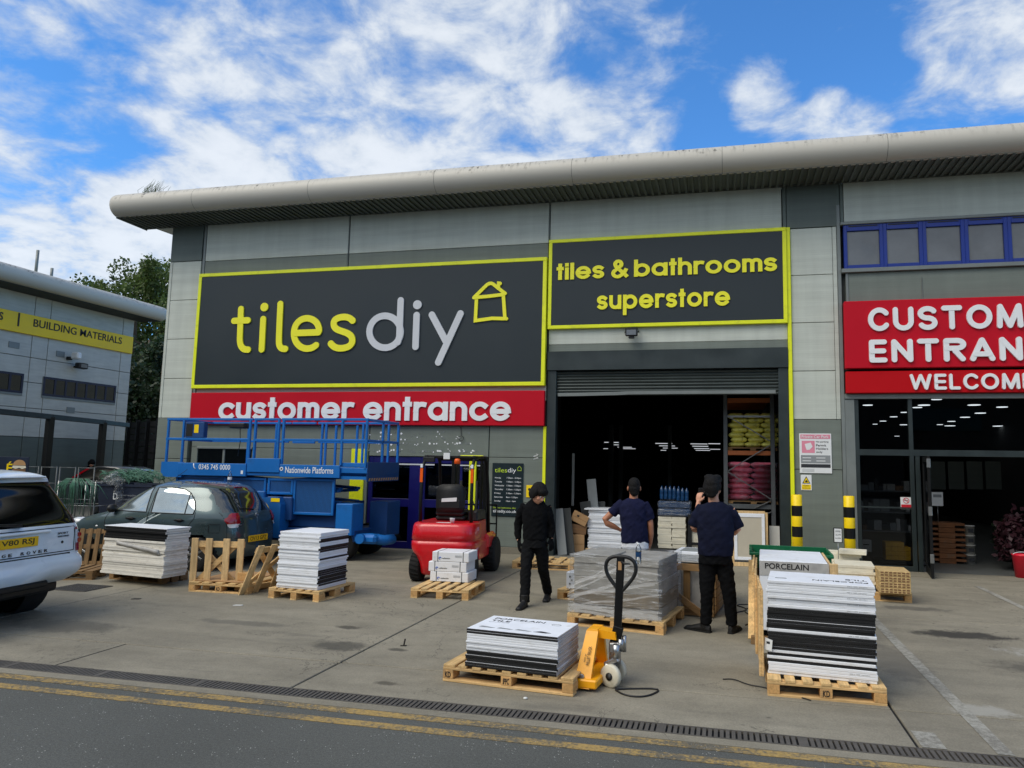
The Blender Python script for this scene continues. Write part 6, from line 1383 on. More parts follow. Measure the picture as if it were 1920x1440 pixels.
# mast, carriage and load backrest
mb = MB()
for sd in (-1, 1): mb.box(sd*.30-.035, sd*.30+.035, 1.70, 1.82, .12, 2.03, 0, .006); mb.box(sd*.22-.02, sd*.22+.02, 1.72, 1.80, .2, 2.06, 0, .006); mb.cyl((sd*.15, 1.74, .3), (sd*.15, 1.74, 1.6), .028)
mb.box(-.3, .3, 1.71, 1.80, 1.97, 2.04, 0, .006); mb.box(-.3, .3, 1.71, 1.80, 1.0, 1.06, 0, .006); mb.build('mast', 'black_paint', FK)
mb = MB()
for z in (.16, .50): mb.box(-.52, .52, 1.86, 1.90, z, z+.08, 0, .006)
for x in (-.50, -.25, 0, .25, .50): mb.box(x-.012, x+.012, 1.88, 1.905, .5, 1.16, 0)
mb.box(-.51, .51, 1.88, 1.905, 1.14, 1.17); mb.box(-.51, .51, 1.88, 1.905, .80, .825); mb.build('load_backrest', 'black_paint', FK)
for x in (-.3, .3): mb = MB(); mb.box(x-.05, x+.05, 1.90, 2.9, .05, .085, 0, .006); mb.box(x-.05, x+.05, 1.90, 1.935, .05, .55, 0, .006); mb.build('fork', 'black_paint', FK)
mb = MB(); mb.box(-.26, .24, .55, 1.0, .96, 1.04, 0, .03); mb.box(-.25, .23, .52, .98, 1.04, 1.13, 0, .03)
mb.rings([[Vector((x*k, y, z)) for x, y in ((-.24, .50), (.22, .50), (.24, .56), (.23, .63), (-.25, .63), (-.26, .56))] for z, k in ((1.10, .92), (1.18, 1.0), (1.45, .98), (1.52, .9), (1.55, .75), (1.565, .55))]); mb.build('seat', 'seat_black', FK)
mb = MB(); mb.box(-.185, .175, .488, .502, 1.17, 1.31, 0, .01); mb.build('seat_pocket', 'black_plastic', FK); mb = MB(); mb.prism([(-.14, 1.27), (.12, 1.285), (.125, 1.35), (-.135, 1.33)], (0, .484, 0), X, Z, (0, -.004, 0)); mb.build('paper', 'white_plate', FK)
mb = MB(); mb.tube([(.1*math.cos(a)-.02+.08*0, 1.18+.1*math.sin(a)*.5, 1.32+.12*math.sin(a)) for a in [2*math.pi*k/20 for k in range(20)]], .012, 6, closed=True); mb.cyl((-.02, 1.2, 1.3), (-.02, 1.4, .9), .02); mb.build('steering_wheel', 'black_plastic', FK); mb = MB(); mb.box(-.4, .42, 1.25, 1.5, .7, 1.05, 0, .03); mb.box(.28, .45, .62, 1.2, .95, 1.12, 0, .02); mb.build('dashboard', 'black_plastic', FK)
mb = MB(); mb.tube([(.42, .33, 1.2), (.39, .36, 1.5), (.42, .36, 1.75), (.36, .40, 1.9)], .007, 5); mb.tube([(.38, .5, 1.02), (.45, .44, 1.2), (.40, .4, 1.36)], .008, 5); mb.build('cable', 'cable', FK)
mb = MB(); mb.box(.5235, .5285, .34, .46, .80, .88); mb.box(.526, .531, .28, .44, .52, .62); mb.build('side_lettering', 'pink_print', FK)
cp = thing('paper_cup', 'white paper cup standing on the red forklift counterweight', 'cup', (-4.29, 10.92, .958)); mb = MB(); mb.lathe([(0, 0), (.03, 0), (.042, .075), (.044, .08), (0, .079)], n=18); mb.build('cup', 'white_plate', cp)
pp = thing('paper_sheet', 'folded white paper lying on the forklift counterweight beside the cup', 'paper', (-4.42, 10.93, .959), R(10)); mb = MB(); mb.prism([(-.14, -.03), (.10, -.05), (.14, .03), (-.11, .04)], (0, 0, 0), X, Y, (0, 0, .004)); mb.build('sheet', 'white_plate', pp)

# ---- blue scissor lift
LY = 12.55; LF = thing('scissor_lift', 'large blue scissor lift with guard rails parked against the store wall', 'scissor lift', (-9.0, LY, 0))
def lx(px, py=850): return YP(px, py, LY).x+9.0
def lz(px, py): return YP(px, py, LY).z
zt = 2.735; zm = 2.30; zd = 1.79; zb = 1.60; XL, XR = lx(303, 880), lx(688, 885); WD = 1.36
mb = MB(); mb.box(XL+.42, lx(633), 0, WD, zb, zd, 0, .012); mb.build('deck', 'lift_blue', LF)
mb = MB(); mb.prism([(XL, zd+.06), (XL, zd-.16), (XL+.12, zd-.25), (XL+.5, zd-.25), (XL+.5, zd+.06)], (0, -.02, 0), X, Z, (0, .06, 0)); mb.box(XL, XL+.5, .04, WD, zd-.24, zd-.02); mb.build('deck_extension', 'lift_blue', LF); mb = MB(); mb.box(lx(640), XR, 0.01, WD-.01, zd-.10, zd+.0, 0, .006); mb.box(lx(640), XR-.02, .02, .06, zd-.22, zd-.16); mb.box(lx(636), XR, .03, .09, zd+.02, zd+.10, 0, .006); mb.build('deck_extension', 'lift_blue', LF)
mb = MB(); mb.box(lx(337), lx(465), -.035, .0, zd-.21, zd+.045, 0, .008); mb.box(lx(528), lx(640), -.035, .0, zd-.20, zd+.045, 0, .008); mb.box(lx(466), lx(527), -.03, .0, zd-.12, zd+.16, 0, .008); sk = mb.build('side_panel', 'lift_blue', LF)
write('0345 745 0000', 'lettering', 'letter_white', sk, (lx(375, 875), -.0365, lz(404, 880.5)), X, Z, lx(434, 875)-lx(375, 875), .105, .002, .012); mb = MB(); mb.tube([(lx(367), -.037, lz(367, 869)), (lx(367)+.01, -.037, lz(367, 876)), (lx(371), -.037, lz(371, 879))], [.012, .008, .014], 6); mb.build('phone_symbol', 'letter_white', sk)
write('Nationwide Platforms', 'lettering', 'letter_white', sk, (lx(537, 880), -.0365, lz(580, 887.5)), X, Z, lx(627, 880)-lx(537, 880), .125, .002, .010)
mb = MB()
for k in range(6): a = math.pi*k/6+.3; c0 = Vector((lx(531.5), -.037, lz(531, 879))); mb.beam(c0-Vector((math.cos(a), 0, math.sin(a)))*.04, c0+Vector((math.cos(a), 0, math.sin(a)))*.04, .004, .014)
mb.build('logo', 'letter_white', sk); mb = MB(); mb.box(lx(456), lx(460), -.037, -.0355, zd-.16, zd-.09); mb.build('sticker', 'letter_white', sk)
def posts(name, lst, y, t=.045):
    for px, z0, z1 in lst: mb = MB(); x = lx(px); mb.box(x-t/2, x+t/2, y, y+t, z0, z1, 0, .006); mb.build(name, 'lift_blue', LF)
posts('guard_post', [(311, zd+.05, zt-.03), (340, zd+.05, zt-.03), (465, zd+.05, zt-.02), (475, zd+.16, zt), (519, zd+.16, zt), (528, zd+.05, zt-.02), (639, zd+.05, zt-.02), (685, zd-.02, zt-.02)], 0)
posts('guard_post', [(384, zd, zt-.03), (398, zd, zt-.03), (440, zd, zt-.03), (533, zd, zt), (541, zd, zt), (561, zd, zt-.05), (604, zd, zt-.05), (616, zd, zt-.02), (668, zd, zt-.03)], WD-.05)
for y in (0, WD-.05):
    for nm, z, a, b in (('top_rail', zt-.028, 308, 470), ('top_rail', zt-.026, 472, 520), ('top_rail', zt-.024, 524, 688), ('mid_rail', zm, 308, 466), ('mid_rail', zm-.01, 474, 519), ('mid_rail', zm, 526, 688)):
        mb = MB(); mb.box(lx(a), lx(b), y+.002, y+.043, z, z+.048, 0, .006); mb.build(nm, 'lift_blue', LF)
for x, nm in ((XR-.045, 'end_rail'), (lx(309), 'end_rail')):
    for z in (zt-.03, zm): mb = MB(); mb.box(x, x+.045, .046, WD-.052, z, z+.048, 0, .006); mb.build(nm, 'lift_blue', LF)
for y in (.62, WD-.05): mb = MB(); mb.box(XR-.045, XR, y, y+.045, zd, zt-.03, 0, .006); mb.build('guard_post', 'lift_blue', LF)
mb = MB(); mb.box(XR-.005, XR+.012, .0, WD, zd-.26, zd+.12, 0, .004); ep = mb.build('end_panel', 'lift_blue_dark', LF)
mb = MB()
for k in range(13): mb.prism([(.05+.1*k, zd-.245), (.10+.1*k, zd-.245), (.13+.1*k, zd-.19), (.08+.1*k, zd-.19)], (XR+.0125, 0, 0), Y, Z, (.002, 0, 0))
mb.build('hazard_stripe', 'cardboard', ep)
mb = MB(); mb.box(lx(344), lx(379), .0, .12, zm+.05, zt-.06, 0, .01); cbx = mb.build('control_box', 'lift_blue_dark', LF); mb = MB(); mb.box(lx(361), lx(369), -.003, -.0005, zm+.15, zm+.32); mb.build('sticker', 'warn_yellow', cbx); mb = MB(); mb.box(lx(346), lx(358), -.004, -.0005, zm+.08, zt-.1); mb.build('cover', 'black_plastic', cbx)
mb = MB(); mb.box(lx(394), lx(424), .5, .75, zt-.16, zt-.05, 0, .02); mb.tube([(lx(404), .7, zt-.15), (lx(405), .72, zm), (lx(403), .7, zd+.2)], .008, 5); mb.build('operator_panel', 'black_plastic', LF)
# scissor pack behind mesh guards
def rect_frame(px0, px1, z0, z1, y, nm='mesh_frame', t=.05):
    mb = MB(); a, b = lx(px0), lx(px1); mb.box(a, a+t, y, y+.05, z0, z1, 0, .006); mb.box(b-t, b, y, y+.05, z0, z1, 0, .006); mb.box(a+t, b-t, y+.001, y+.049, z1-t, z1, 0, .006); mb.box(a+t, b-t, y+.001, y+.049, z0, z0+t, 0, .006); fr_ = mb.build(nm, 'lift_blue', LF)
    mb = MB(); mb.box(a+t, b-t, y+.02, y+.026, z0+t, z1-t); mb.build('mesh', 'lift_mesh', fr_)
rect_frame(329, 423, 1.12, 1.58, .06); rect_frame(423, 498, 1.12, 1.56, .07); rect_frame(502, 550, 1.24, 1.56, .05); rect_frame(550, 627, .86, 1.57, .06)
mb = MB()
for k in range(4):
    z = .55+.27*k
    for y in (.3, 1.0): mb.beam((lx(340), y, z), (lx(625), y, z+.24), .06, .13, 0, .01, up=Y); mb.beam((lx(340), y+.07, z+.24), (lx(625), y+.07, z), .06, .13, 0, .01, up=Y)
mb.box(lx(332), lx(628), .2, WD-.1, .62, 1.1, 1); mb.build('scissor_pack', ['lift_blue', 'lift_blue_dark'], LF)
mb = MB(); mb.box(lx(470), lx(500), .01, .3, 1.0, 1.30, 0, .02); mb.box(lx(505), lx(552), .0, .35, .74, 1.2, 1, .02); mb.build('hydraulic_unit', ['lift_panel', 'lift_blue_dark'], LF)
mb = MB(); mb.prism([(lx(497), .42), (lx(541), .42), (lx(541), 1.06), (lx(535), 1.20), (lx(503), 1.18), (lx(497), 1.06)], (0, -.16, 0), X, Z, (0, .3, 0)); gc = mb.build('ground_control', 'lift_panel', LF)
mb = MB(); mb.box(lx(523), lx(539), -.168, -.161, 1.11, 1.18); mb.box(lx(508), lx(521), -.168, -.161, .46, .56); mb.build('warning_sticker', 'warn_yellow', gc); mb = MB(); mb.box(lx(508), lx(528), -.172, -.161, .68, .90, 0, .006); mb.build('control_panel', 'black_plastic', gc); mb = MB(); mb.box(lx(500), lx(506), -.166, -.161, .92, 1.0); mb.build('sticker', 'letter_white', gc)
mb = MB(); mb.box(lx(335), lx(668), .08, WD-.1, .34, .60, 0, .03); mb.build('chassis', 'lift_blue_dark', LF)
mb = MB(); mb.box(lx(636), lx(667), -.02, .42, .50, 1.10, 0, .012); mb.build('battery_box', 'lift_blue', LF); mb = MB(); mb.box(lx(636)+.3, lx(686)+.12, .75, WD, .42, 1.12, 0, .02); mb.build('engine_box', 'lift_blue_dark', LF)
mb = MB(); mb.box(lx(655), lx(706), .10, .40, .34, .52, 0, .05); mb.tube([(lx(655), .25, .42), (lx(690), .25, .44), (lx(712), .35, .40), (lx(716), .6, .40)], .10, 10); mb.cyl((lx(680), .02, .44), (lx(680), .12, .44), .09, n=18); mb.build('axle_beam', 'lift_blue', LF)
for x in (lx(375), lx(640)):
    for y in (.10, WD-.22): wv = bpy.data.objects.new('wheel', None); COL.objects.link(wv); wv.parent = LF; wv.location = (x, y+.1, .32); mb = MB(); mb.lathe([(.15, -.13), (.29, -.13), (.32, -.09), (.32, .09), (.29, .13), (.15, .13)], (0, 0, 0), 'Y', 30); mb.build('tyre', 'rubber', wv); mb = MB(); mb.lathe([(0, -.1), (.15, -.1), (.15, .1), (0, .1)], (0, 0, 0), 'Y', 20); mb.build('hub', 'lift_blue_dark', wv)
# ------------------------------------------------------------------ people
def remesh(mb, name, m, parent, voxel=.009, smooth=4, folds=None, seed=0):
    me = mb.mesh(name, m); o = link(me, name, parent)
    md = o.modifiers.new('r', 'REMESH'); md.mode = 'VOXEL'; md.voxel_size = voxel; md.use_smooth_shade = True
    sm = o.modifiers.new('s', 'SMOOTH'); sm.factor = .5; sm.iterations = smooth
    dg = bpy.context.evaluated_depsgraph_get(); dg.update()
    new = bpy.data.meshes.new_from_object(o.evaluated_get(dg)); o.modifiers.clear(); o.data = new
    new.materials.clear(); new.materials.append(MATS[m])
    for p in new.polygons: p.use_smooth = True
    if folds:
        amp, fz, fx = folds; co = [v.co.copy() for v in new.vertices]; nn = [v.normal.copy() for v in new.vertices]
        for v, c, n in zip(new.vertices, co, nn):
            k = .55-1.5*abs(noise.noise(Vector((c.x*fx*.8+seed, c.y*fx*.8, c.z*fz*.8+c.x*fx*1.2))))+.5*noise.noise(Vector((c.x*fx*2.3, c.y*fx*2.3+seed, c.z*fz*2.1-c.x*fx*2)))
            v.co = c+n*(amp*k)
        new.update()
    return o
def shapes(lst):
    mb = MB()
    for s in lst:
        if s[0] == 't': mb.tube(s[1], s[2], 14)
        elif s[0] == 'e': mb.ell(s[1], s[2], 10, 0, s[3] if len(s) > 3 else None)
        elif s[0] == 'r':      # horizontal-ish elliptical rings: (centre, rx, ry, power)
            rings = []
            for c, rx, ry in s[1]:
                ring = []
                for k in range(28):
                    a = 2*math.pi*k/28; ca, sa = math.cos(a), math.sin(a); p = 2/2.5
                    ring.append(Vector(c)+Vector((rx*math.copysign(abs(ca)**p, ca), ry*math.copysign(abs(sa)**p, sa), 0)))
                rings.append(ring)
            mb.rings(rings)
    return mb
def hand(w, d, n, side, curl=.6, k=1.0):
    """palm at wrist w pointing along d, back of the hand facing n; side +1: thumb on the (d x n) side"""
    w, d, n = Vector(w), Vector(d).normalized(), Vector(n).normalized(); s = d.cross(n).normalized()*side
    out = [('t', [w-d*.02, w+d*.03*k, w+d*.085*k], [.024*k, .034*k, .036*k])]
    out = [('e', w+d*.05*k, (.05*k, .041*k, .018*k), Matrix((d, s, n)).transposed())]
    out.append(('t', [w-d*.03, w+d*.02*k], [.024*k, .026*k]))
    for i, (off, ln) in enumerate(((.029, .068), (.0105, .078), (-.009, .073), (-.028, .058))):
        b = w+d*.082*k+s*off*k; a1 = curl*.5; a2 = curl*1.15
        m_ = b+(d*math.cos(a1)-n*math.sin(a1))*ln*.48*k; e_ = m_+(d*math.cos(a2)-n*math.sin(a2))*ln*.52*k
        out.append(('t', [b-d*.02, b, m_, e_], [.0105*k, .0105*k, .0095*k, .0078*k]))
    b = w+d*.025*k+s*.03*k; m_ = b+(d*.7+s*.7-n*.2).normalized()*.038*k; e_ = m_+(d*.95+s*.15-n*.35).normalized()*.032*k
    out.append(('t', [b-s*.012, b, m_, e_], [.015*k, .014*k, .012*k, .009*k]))
    return out
def head_shapes(c, yaw, tilt=(0, 0), k=1.0):
    """c: centre of the skull; face towards local -y rotated by yaw"""
    M_ = (Matrix.Rotation(yaw, 3, 'Z') @ Matrix.Rotation(tilt[0], 3, 'X') @ Matrix.Rotation(tilt[1], 3, 'Y')); c = Vector(c)
    P = lambda x, y, z: c+M_ @ Vector((x*k, y*k, z*k))
    out = [('e', P(0, .0, .03), (.076*k, .096*k, .098*k), M_), ('e', P(0, -.03, -.045), (.061*k, .07*k, .075*k), M_), ('e', P(0, -.062, -.088), (.03*k, .03*k, .025*k), M_),
           ('t', [P(0, -.092, .012), P(0, -.112, -.032), P(0, -.098, -.04)], [.010*k, .0145*k, .012*k]), ('e', P(0, -.094, -.066), (.024*k, .010*k, .007*k), M_), ('e', P(0, -.09, -.074), (.021*k, .010*k, .007*k), M_),
           ('e', P(0, -.085, .028), (.05*k, .016*k, .012*k), M_)]
    for sd in (-1, 1): out += [('e', P(sd*.079, .008, -.012), (.010*k, .02*k, .033*k), M_), ('e', P(sd*.04, -.075, -.03), (.024*k, .02*k, .02*k), M_)]
    return out, P, M_
def face_details(root, P, M_, k=1.0):
    for sd in (-1, 1):
        mb = MB(); mb.ell(P(sd*.032, -.089, .004), (.014*k, .007*k, .0065*k), 8, 0, M_); mb.build('eye', 'white_plate', root); mb = MB(); mb.ell(P(sd*.032, -.0945, .004), (.006*k, .003*k, .006*k), 8, 0, M_); mb.build('iris', 'ink_black', root)
        mb = MB(); mb.tube([P(sd*.014, -.097, .026), P(sd*.034, -.097, .032), P(sd*.053, -.086, .026)], .0042*k, 6); mb.build('eyebrow', 'hair', root)
    mb = MB(); mb.tube([P(-.02, -.103, -.070), P(0, -.1065, -.0695), P(.02, -.103, -.070)], .0025*k, 6); mb.build('lips', 'cardboard_dark', root)
def shoe(mb_name, root, heel, d, ln=.28, k=1.0, m='boot'):
    h = Vector(heel); d = Vector(d).normalized(); s = Vector((-d.y, d.x, 0)); mb = MB(); rings = []
    for t, w, z in ((-.04, .026, .085), (.0, .040, .105), (.07, .044, .10), (.14, .044, .075), (.20, .047, .055), (.25, .040, .048), (.275, .022, .035)):
        ring = []
        for j in range(16):
            a = 2*math.pi*j/16; ring.append(h+d*(t*ln/.28)+s*(w*math.cos(a)*k)+Vector((0, 0, max(.004, z*.5+z*.55*math.sin(a)))))
        rings.append(ring)
    mb.rings(rings); a_ = h+d*.035; mb.tube([a_+Vector((0, 0, .05)), a_+Vector((0, 0, .17))], [.048, .052], 14)
    o = remesh(mb, mb_name, m, root, .008, 3)
    mb = MB(); pts = [(-.045, .03), (0, .042), (.1, .047), (.2, .05), (.26, .042), (.285, .02)]
    poly = [h+d*(t*ln/.28)+s*w for t, w in pts]+[h+d*(t*ln/.28)-s*w for t, w in pts[::-1]]
    mb.rings([[Vector((p.x, p.y, z)) for p in poly] for z in (0.0, .022)], 0, False, True, False); mb.build('sole', 'rubber', root)
    return o

# the man on the right, back turned, phone held up to his face
q = G(1345, 1187); PR = thing('person', 'man in navy T-shirt and black trousers standing with his back turned, holding a phone up', 'person', (q.x, q.y, 0), R(4))
hd, P, M_ = head_shapes((-.045, .02, 1.675), math.pi-R(14), (R(8), 0), 1.14)
wl, dl = Vector((-.205, .20, 1.50)), Vector((.12, .10, .9))
body = hd+[('t', [(-.02, .02, 1.44), (-.035, .015, 1.56), (-.04, .02, 1.62)], [.072, .062, .06]),
     ('r', [((-.02, 0, .86), .17, .12), ((-.02, 0, 1.0), .175, .125), ((-.02, 0, 1.2), .18, .12), ((-.02, 0, 1.38), .185, .115), ((-.02, 0, 1.47), .13, .09)]),
     ('t', [(-.19, .0, 1.44), (-.265, .03, 1.20), (-.25, .07, 1.17), (-.222, .16, 1.34), wl], [.055, .046, .046, .040, .028]),
     ('t', [(.16, .0, 1.44), (.245, .05, 1.19), (.22, .10, 1.165), (.10, .27, 1.20), (.03, .31, 1.22)], [.055, .046, .046, .040, .028]),
     ('t', [(-.1, 0, .9), (-.115, 0, .5), (-.125, .0, .12)], [.085, .055, .04]), ('t', [(.08, 0, .9), (.135, .0, .5), (.165, .02, .12)], [.085, .055, .04])]
body += hand(wl, dl, (-.5, -.85, .1), 1, 1.1)+hand((.03, .31, 1.22), (-.9, .3, .15), (0, .8, .6), -1, 1.1)
remesh(shapes(body), 'body', 'skin_pale', PR, .0068, 2); face_details(PR, P, M_, 1.14)
hair = [('e', P(0, .018, .045), (.100, .122, .112), M_), ('e', P(0, .055, .0), (.094, .076, .10), M_), ('e', P(0, .07, -.06), (.066, .04, .05), M_), ('e', P(-.02, -.05, .10), (.08, .085, .05), M_), ('e', P(.03, .0, .115), (.07, .09, .042), M_), ('e', P(-.045, -.01, .12), (.05, .07, .035), M_), ('e', P(-.08, .02, .02), (.018, .05, .05), M_), ('e', P(.08, .02, .02), (.018, .05, .05), M_)]
remesh(shapes(hair), 'hair', 'hair', PR, .009, 3, (.005, 22, 30), 3)
shirt = [('r', [((-.015, 0, .90), .205, .15), ((-.015, 0, 1.0), .207, .155), ((-.015, .0, 1.15), .21, .155), ((-.02, 0, 1.30), .215, .15), ((-.02, 0, 1.42), .205, .128), ((-.022, 0, 1.485), .15, .10), ((-.03, .0, 1.515), .085, .078)]),
         ('t', [(-.16, 0, 1.45), (-.215, .01, 1.37), (-.268, .03, 1.23)], [.066, .074, .074]), ('t', [(.12, 0, 1.45), (.19, .015, 1.37), (.25, .045, 1.22)], [.066, .074, .074])]
remesh(shapes(shirt), 't_shirt', 'navy_dark', PR, .010, 3, (.014, 8, 5), 2)
trs = [('r', [((-.015, 0, .80), .195, .135), ((-.015, 0, .9), .19, .138), ((-.015, 0, .97), .185, .135)]), ('t', [(-.10, .0, .86), (-.112, .0, .66), (-.118, -.01, .50), (-.125, .0, .28), (-.128, .0, .10)], [.108, .096, .080, .068, .066]), ('t', [(.075, .0, .86), (.105, .0, .66), (.135, -.01, .50), (.155, .01, .28), (.165, .02, .10)], [.108, .096, .080, .068, .066])]
remesh(shapes(trs), 'trousers', 'black_cloth', PR, .009, 3, (.012, 12, 6), 8)
shoe('boot', PR, (-.115, -.01, 0), (-.75, .45, 0), .30); shoe('boot', PR, (.16, .0, 0), (.40, .9, 0), .29)
gl = [('e', wl+dl*.05, (.03, .028, .02))]
ph = thing('phone', 'dark mobile phone held up by the man on the right', 'phone', (q.x-.185, q.y+.235, 1.60), R(10)); mb = MB(); mb.box(-.036, .036, -.005, .005, -.075, .075, 0, .004); mb.build('case', 'black_plastic', ph)

# the man in the middle, one hand on his hip
YM = 10.22; q = YP(1187, 1000, YM); PM = thing('person', 'man in navy T-shirt over white vest, seen from behind, hand on his hip', 'person', (q.x, YM, 0), R(3))
hd, P, M_ = head_shapes((.01, .02, 1.615), math.pi+R(6), (R(4), 0), 1.14)
wl = Vector((-.215, .06, 1.02)); wr = Vector((.245, .05, .83))
body = hd+[('t', [(0, .0, 1.38), (.006, .005, 1.50), (.01, .02, 1.57)], [.072, .061, .058]), ('r', [((0.02, 0, .72), .165, .12), ((.02, 0, .9), .16, .115), ((.01, 0, 1.15), .165, .115), ((0, 0, 1.33), .175, .11), ((0, 0, 1.42), .13, .09)]),
     ('t', [(-.17, 0, 1.385), (-.30, .0, 1.255), (-.405, -.02, 1.155), (-.37, -.01, 1.10), (-.29, .03, 1.06), wl], [.054, .051, .046, .046, .042, .028]),
     ('t', [(.17, 0, 1.385), (.225, .01, 1.22), (.245, .0, 1.10), (.252, .02, .97), wr], [.054, .050, .044, .042, .027]),
     ('t', [(-.08, 0, .8), (-.10, 0, .45), (-.11, 0, .1)], [.085, .055, .04]), ('t', [(.10, 0, .8), (.12, 0, .45), (.13, .02, .1)], [.085, .055, .04])]
body += hand(wl, (.8, .3, -.35), (-.35, -.5, -.6), 1, .5)+hand(wr, (-.25, .1, -.95), (.9, -.25, 0), -1, .6)
remesh(shapes(body), 'body', 'skin_tan', PM, .0068, 2); face_details(PM, P, M_, 1.14)
hair = [('e', P(0, .012, .036), (.089, .112, .110), M_), ('e', P(0, .05, -.01), (.084, .066, .09), M_), ('e', P(0, .062, -.065), (.062, .042, .05), M_)]
remesh(shapes(hair), 'hair', 'hair', PM, .010, 2, (.003, 50, 60), 3)
shirt = [('r', [((.025, 0, .845), .20, .145), ((.022, 0, .95), .192, .142), ((.01, .0, 1.12), .19, .142), ((0, 0, 1.25), .2, .142), ((0, 0, 1.36), .205, .125), ((0, 0, 1.425), .15, .10), ((.004, .0, 1.462), .08, .075)]),
         ('t', [(-.14, 0, 1.39), (-.22, .0, 1.325), (-.31, 0, 1.245)], [.078, .078, .074]), ('t', [(.14, 0, 1.39), (.20, .005, 1.29), (.238, .01, 1.17)], [.078, .076, .072])]
remesh(shapes(shirt), 't_shirt', 'navy_cloth', PM, .010, 3, (.014, 8, 6), 12)
remesh(shapes([('r', [((.03, 0, .755), .19, .14), ((.028, 0, .80), .192, .142), ((.026, 0, .87), .186, .137)])]), 'vest', 'white_cloth', PM, .011, 3, (.007, 9, 7), 4)
trs = [('r', [((.02, 0, .66), .19, .135), ((.02, 0, .76), .185, .135), ((.025, 0, .80), .18, .132)]), ('t', [(-.07, 0, .72), (-.10, 0, .45), (-.11, 0, .09)], [.105, .078, .066]), ('t', [(.11, 0, .72), (.13, 0, .45), (.13, .02, .09)], [.105, .078, .066])]
remesh(shapes(trs), 'trousers', 'black_cloth', PM, .011, 4, (.008, 10, 7), 5)
shoe('boot', PM, (-.10, -.02, 0), (-.3, .9, 0)); shoe('boot', PM, (.13, 0, 0), (.3, .9, 0))

# the man on the left, walking forward and looking down to the side
q = G(983, 1140); PL = thing('person', 'man dressed all in black with black gloves walking past the hours board, looking down', 'person', (q.x, q.y, 0), R(0))
by = .26
hd, P, M_ = head_shapes((.115, by-.07, 1.53), R(58), (R(34), R(6)), 1.12)
wl = Vector((-.165, by-.02, .86)); wr = Vector((.285, by+.02, .90))
body = hd+[('t', [(.07, by, 1.34), (.09, by-.02, 1.44), (.105, by-.03, 1.50)], [.07, .06, .057]), ('r', [((.06, by, .80), .155, .11), ((.06, by, 1.0), .15, .105), ((.06, by, 1.2), .165, .11), ((.06, by, 1.32), .165, .10), ((.07, by, 1.40), .11, .08)]),
     ('t', [(-.11, by, 1.345), (-.175, by+.02, 1.22), (-.20, by+.04, 1.08), (-.19, by+.01, .97), wl], [.05, .046, .042, .04, .028]), ('t', [(.23, by, 1.345), (.265, by+.03, 1.2), (.275, by+.05, 1.09), (.285, by+.04, .98), wr], [.05, .046, .042, .04, .028]),
     ('t', [(-.03, by, .84), (-.025, by-.12, .48), (-.005, .05, .1)], [.08, .055, .04]), ('t', [(.14, by, .84), (.15, by+.10, .48), (.155, by+.42, .13)], [.08, .055, .04])]
body += hand(wl, (.08, -.1, -.95), (-.75, -.6, 0), -1, .45)+hand(wr, (.15, -.1, -.95), (.75, -.6, 0), 1, .45)
remesh(shapes(body), 'body', 'skin_pale', PL, .0068, 2); face_details(PL, P, M_, 1.12)
hair = [('e', P(0, .012, .04), (.102, .122, .112), M_), ('e', P(0, .055, -.02), (.094, .076, .11), M_), ('e', P(-.085, .0, -.005), (.024, .06, .085), M_), ('e', P(.085, .01, -.0), (.022, .05, .07), M_), ('e', P(0, -.062, .055), (.086, .056, .06), M_)]
remesh(shapes(hair), 'hair', 'hair', PL, .008, 3, (.004, 9, 34), 6)
sw = [('r', [((.06, by, .885), .172, .125), ((.06, by, .95), .172, .125), ((.06, by, 1.1), .172, .125), ((.06, by, 1.25), .185, .125), ((.062, by, 1.335), .178, .108), ((.07, by, 1.395), .125, .085), ((.085, by-.01, 1.445), .072, .07)]),
      ('t', [(-.09, by, 1.345), (-.16, by+.01, 1.24), (-.20, by+.035, 1.08), (-.19, by+.01, .97), (-.172, by-.01, .885)], [.068, .063, .057, .052, .042]), ('t', [(.21, by, 1.345), (.26, by+.02, 1.22), (.278, by+.05, 1.09), (.286, by+.04, .98), (.286, by+.02, .915)], [.068, .063, .057, .052, .042])]
remesh(shapes(sw), 'sweater', 'black_cloth', PL, .009, 3, (.013, 10, 6), 9)
trs = [('r', [((.06, by, .78), .168, .118), ((.06, by, .86), .163, .118), ((.06, by, .93), .158, .114)]), ('t', [(-.03, by, .82), (-.035, by-.05, .65), (-.03, by-.12, .48), (-.02, .10, .27), (-.01, .05, .07)], [.098, .090, .074, .066, .068]), ('t', [(.145, by, .82), (.155, by+.06, .65), (.158, by+.10, .48), (.158, by+.27, .29), (.158, by+.41, .11)], [.098, .090, .074, .064, .064])]
remesh(shapes(trs), 'trousers', 'black_jean', PL, .009, 3, (.013, 13, 7), 15)
remesh(shapes(hand(wl, (.08, -.1, -.95), (-.75, -.6, 0), -1, .45, 1.12)), 'glove', 'black_cloth', PL, .0068, 2)
remesh(shapes(hand(wr, (.15, -.1, -.95), (.75, -.6, 0), 1, .45, 1.12)), 'glove', 'black_cloth', PL, .0068, 2)
shoe('shoe', PL, (-.005, .06, 0), (-.08, -1, 0), .28); shoe('shoe', PL, (.155, by+.44, 0), (.1, -1, 0), .28)
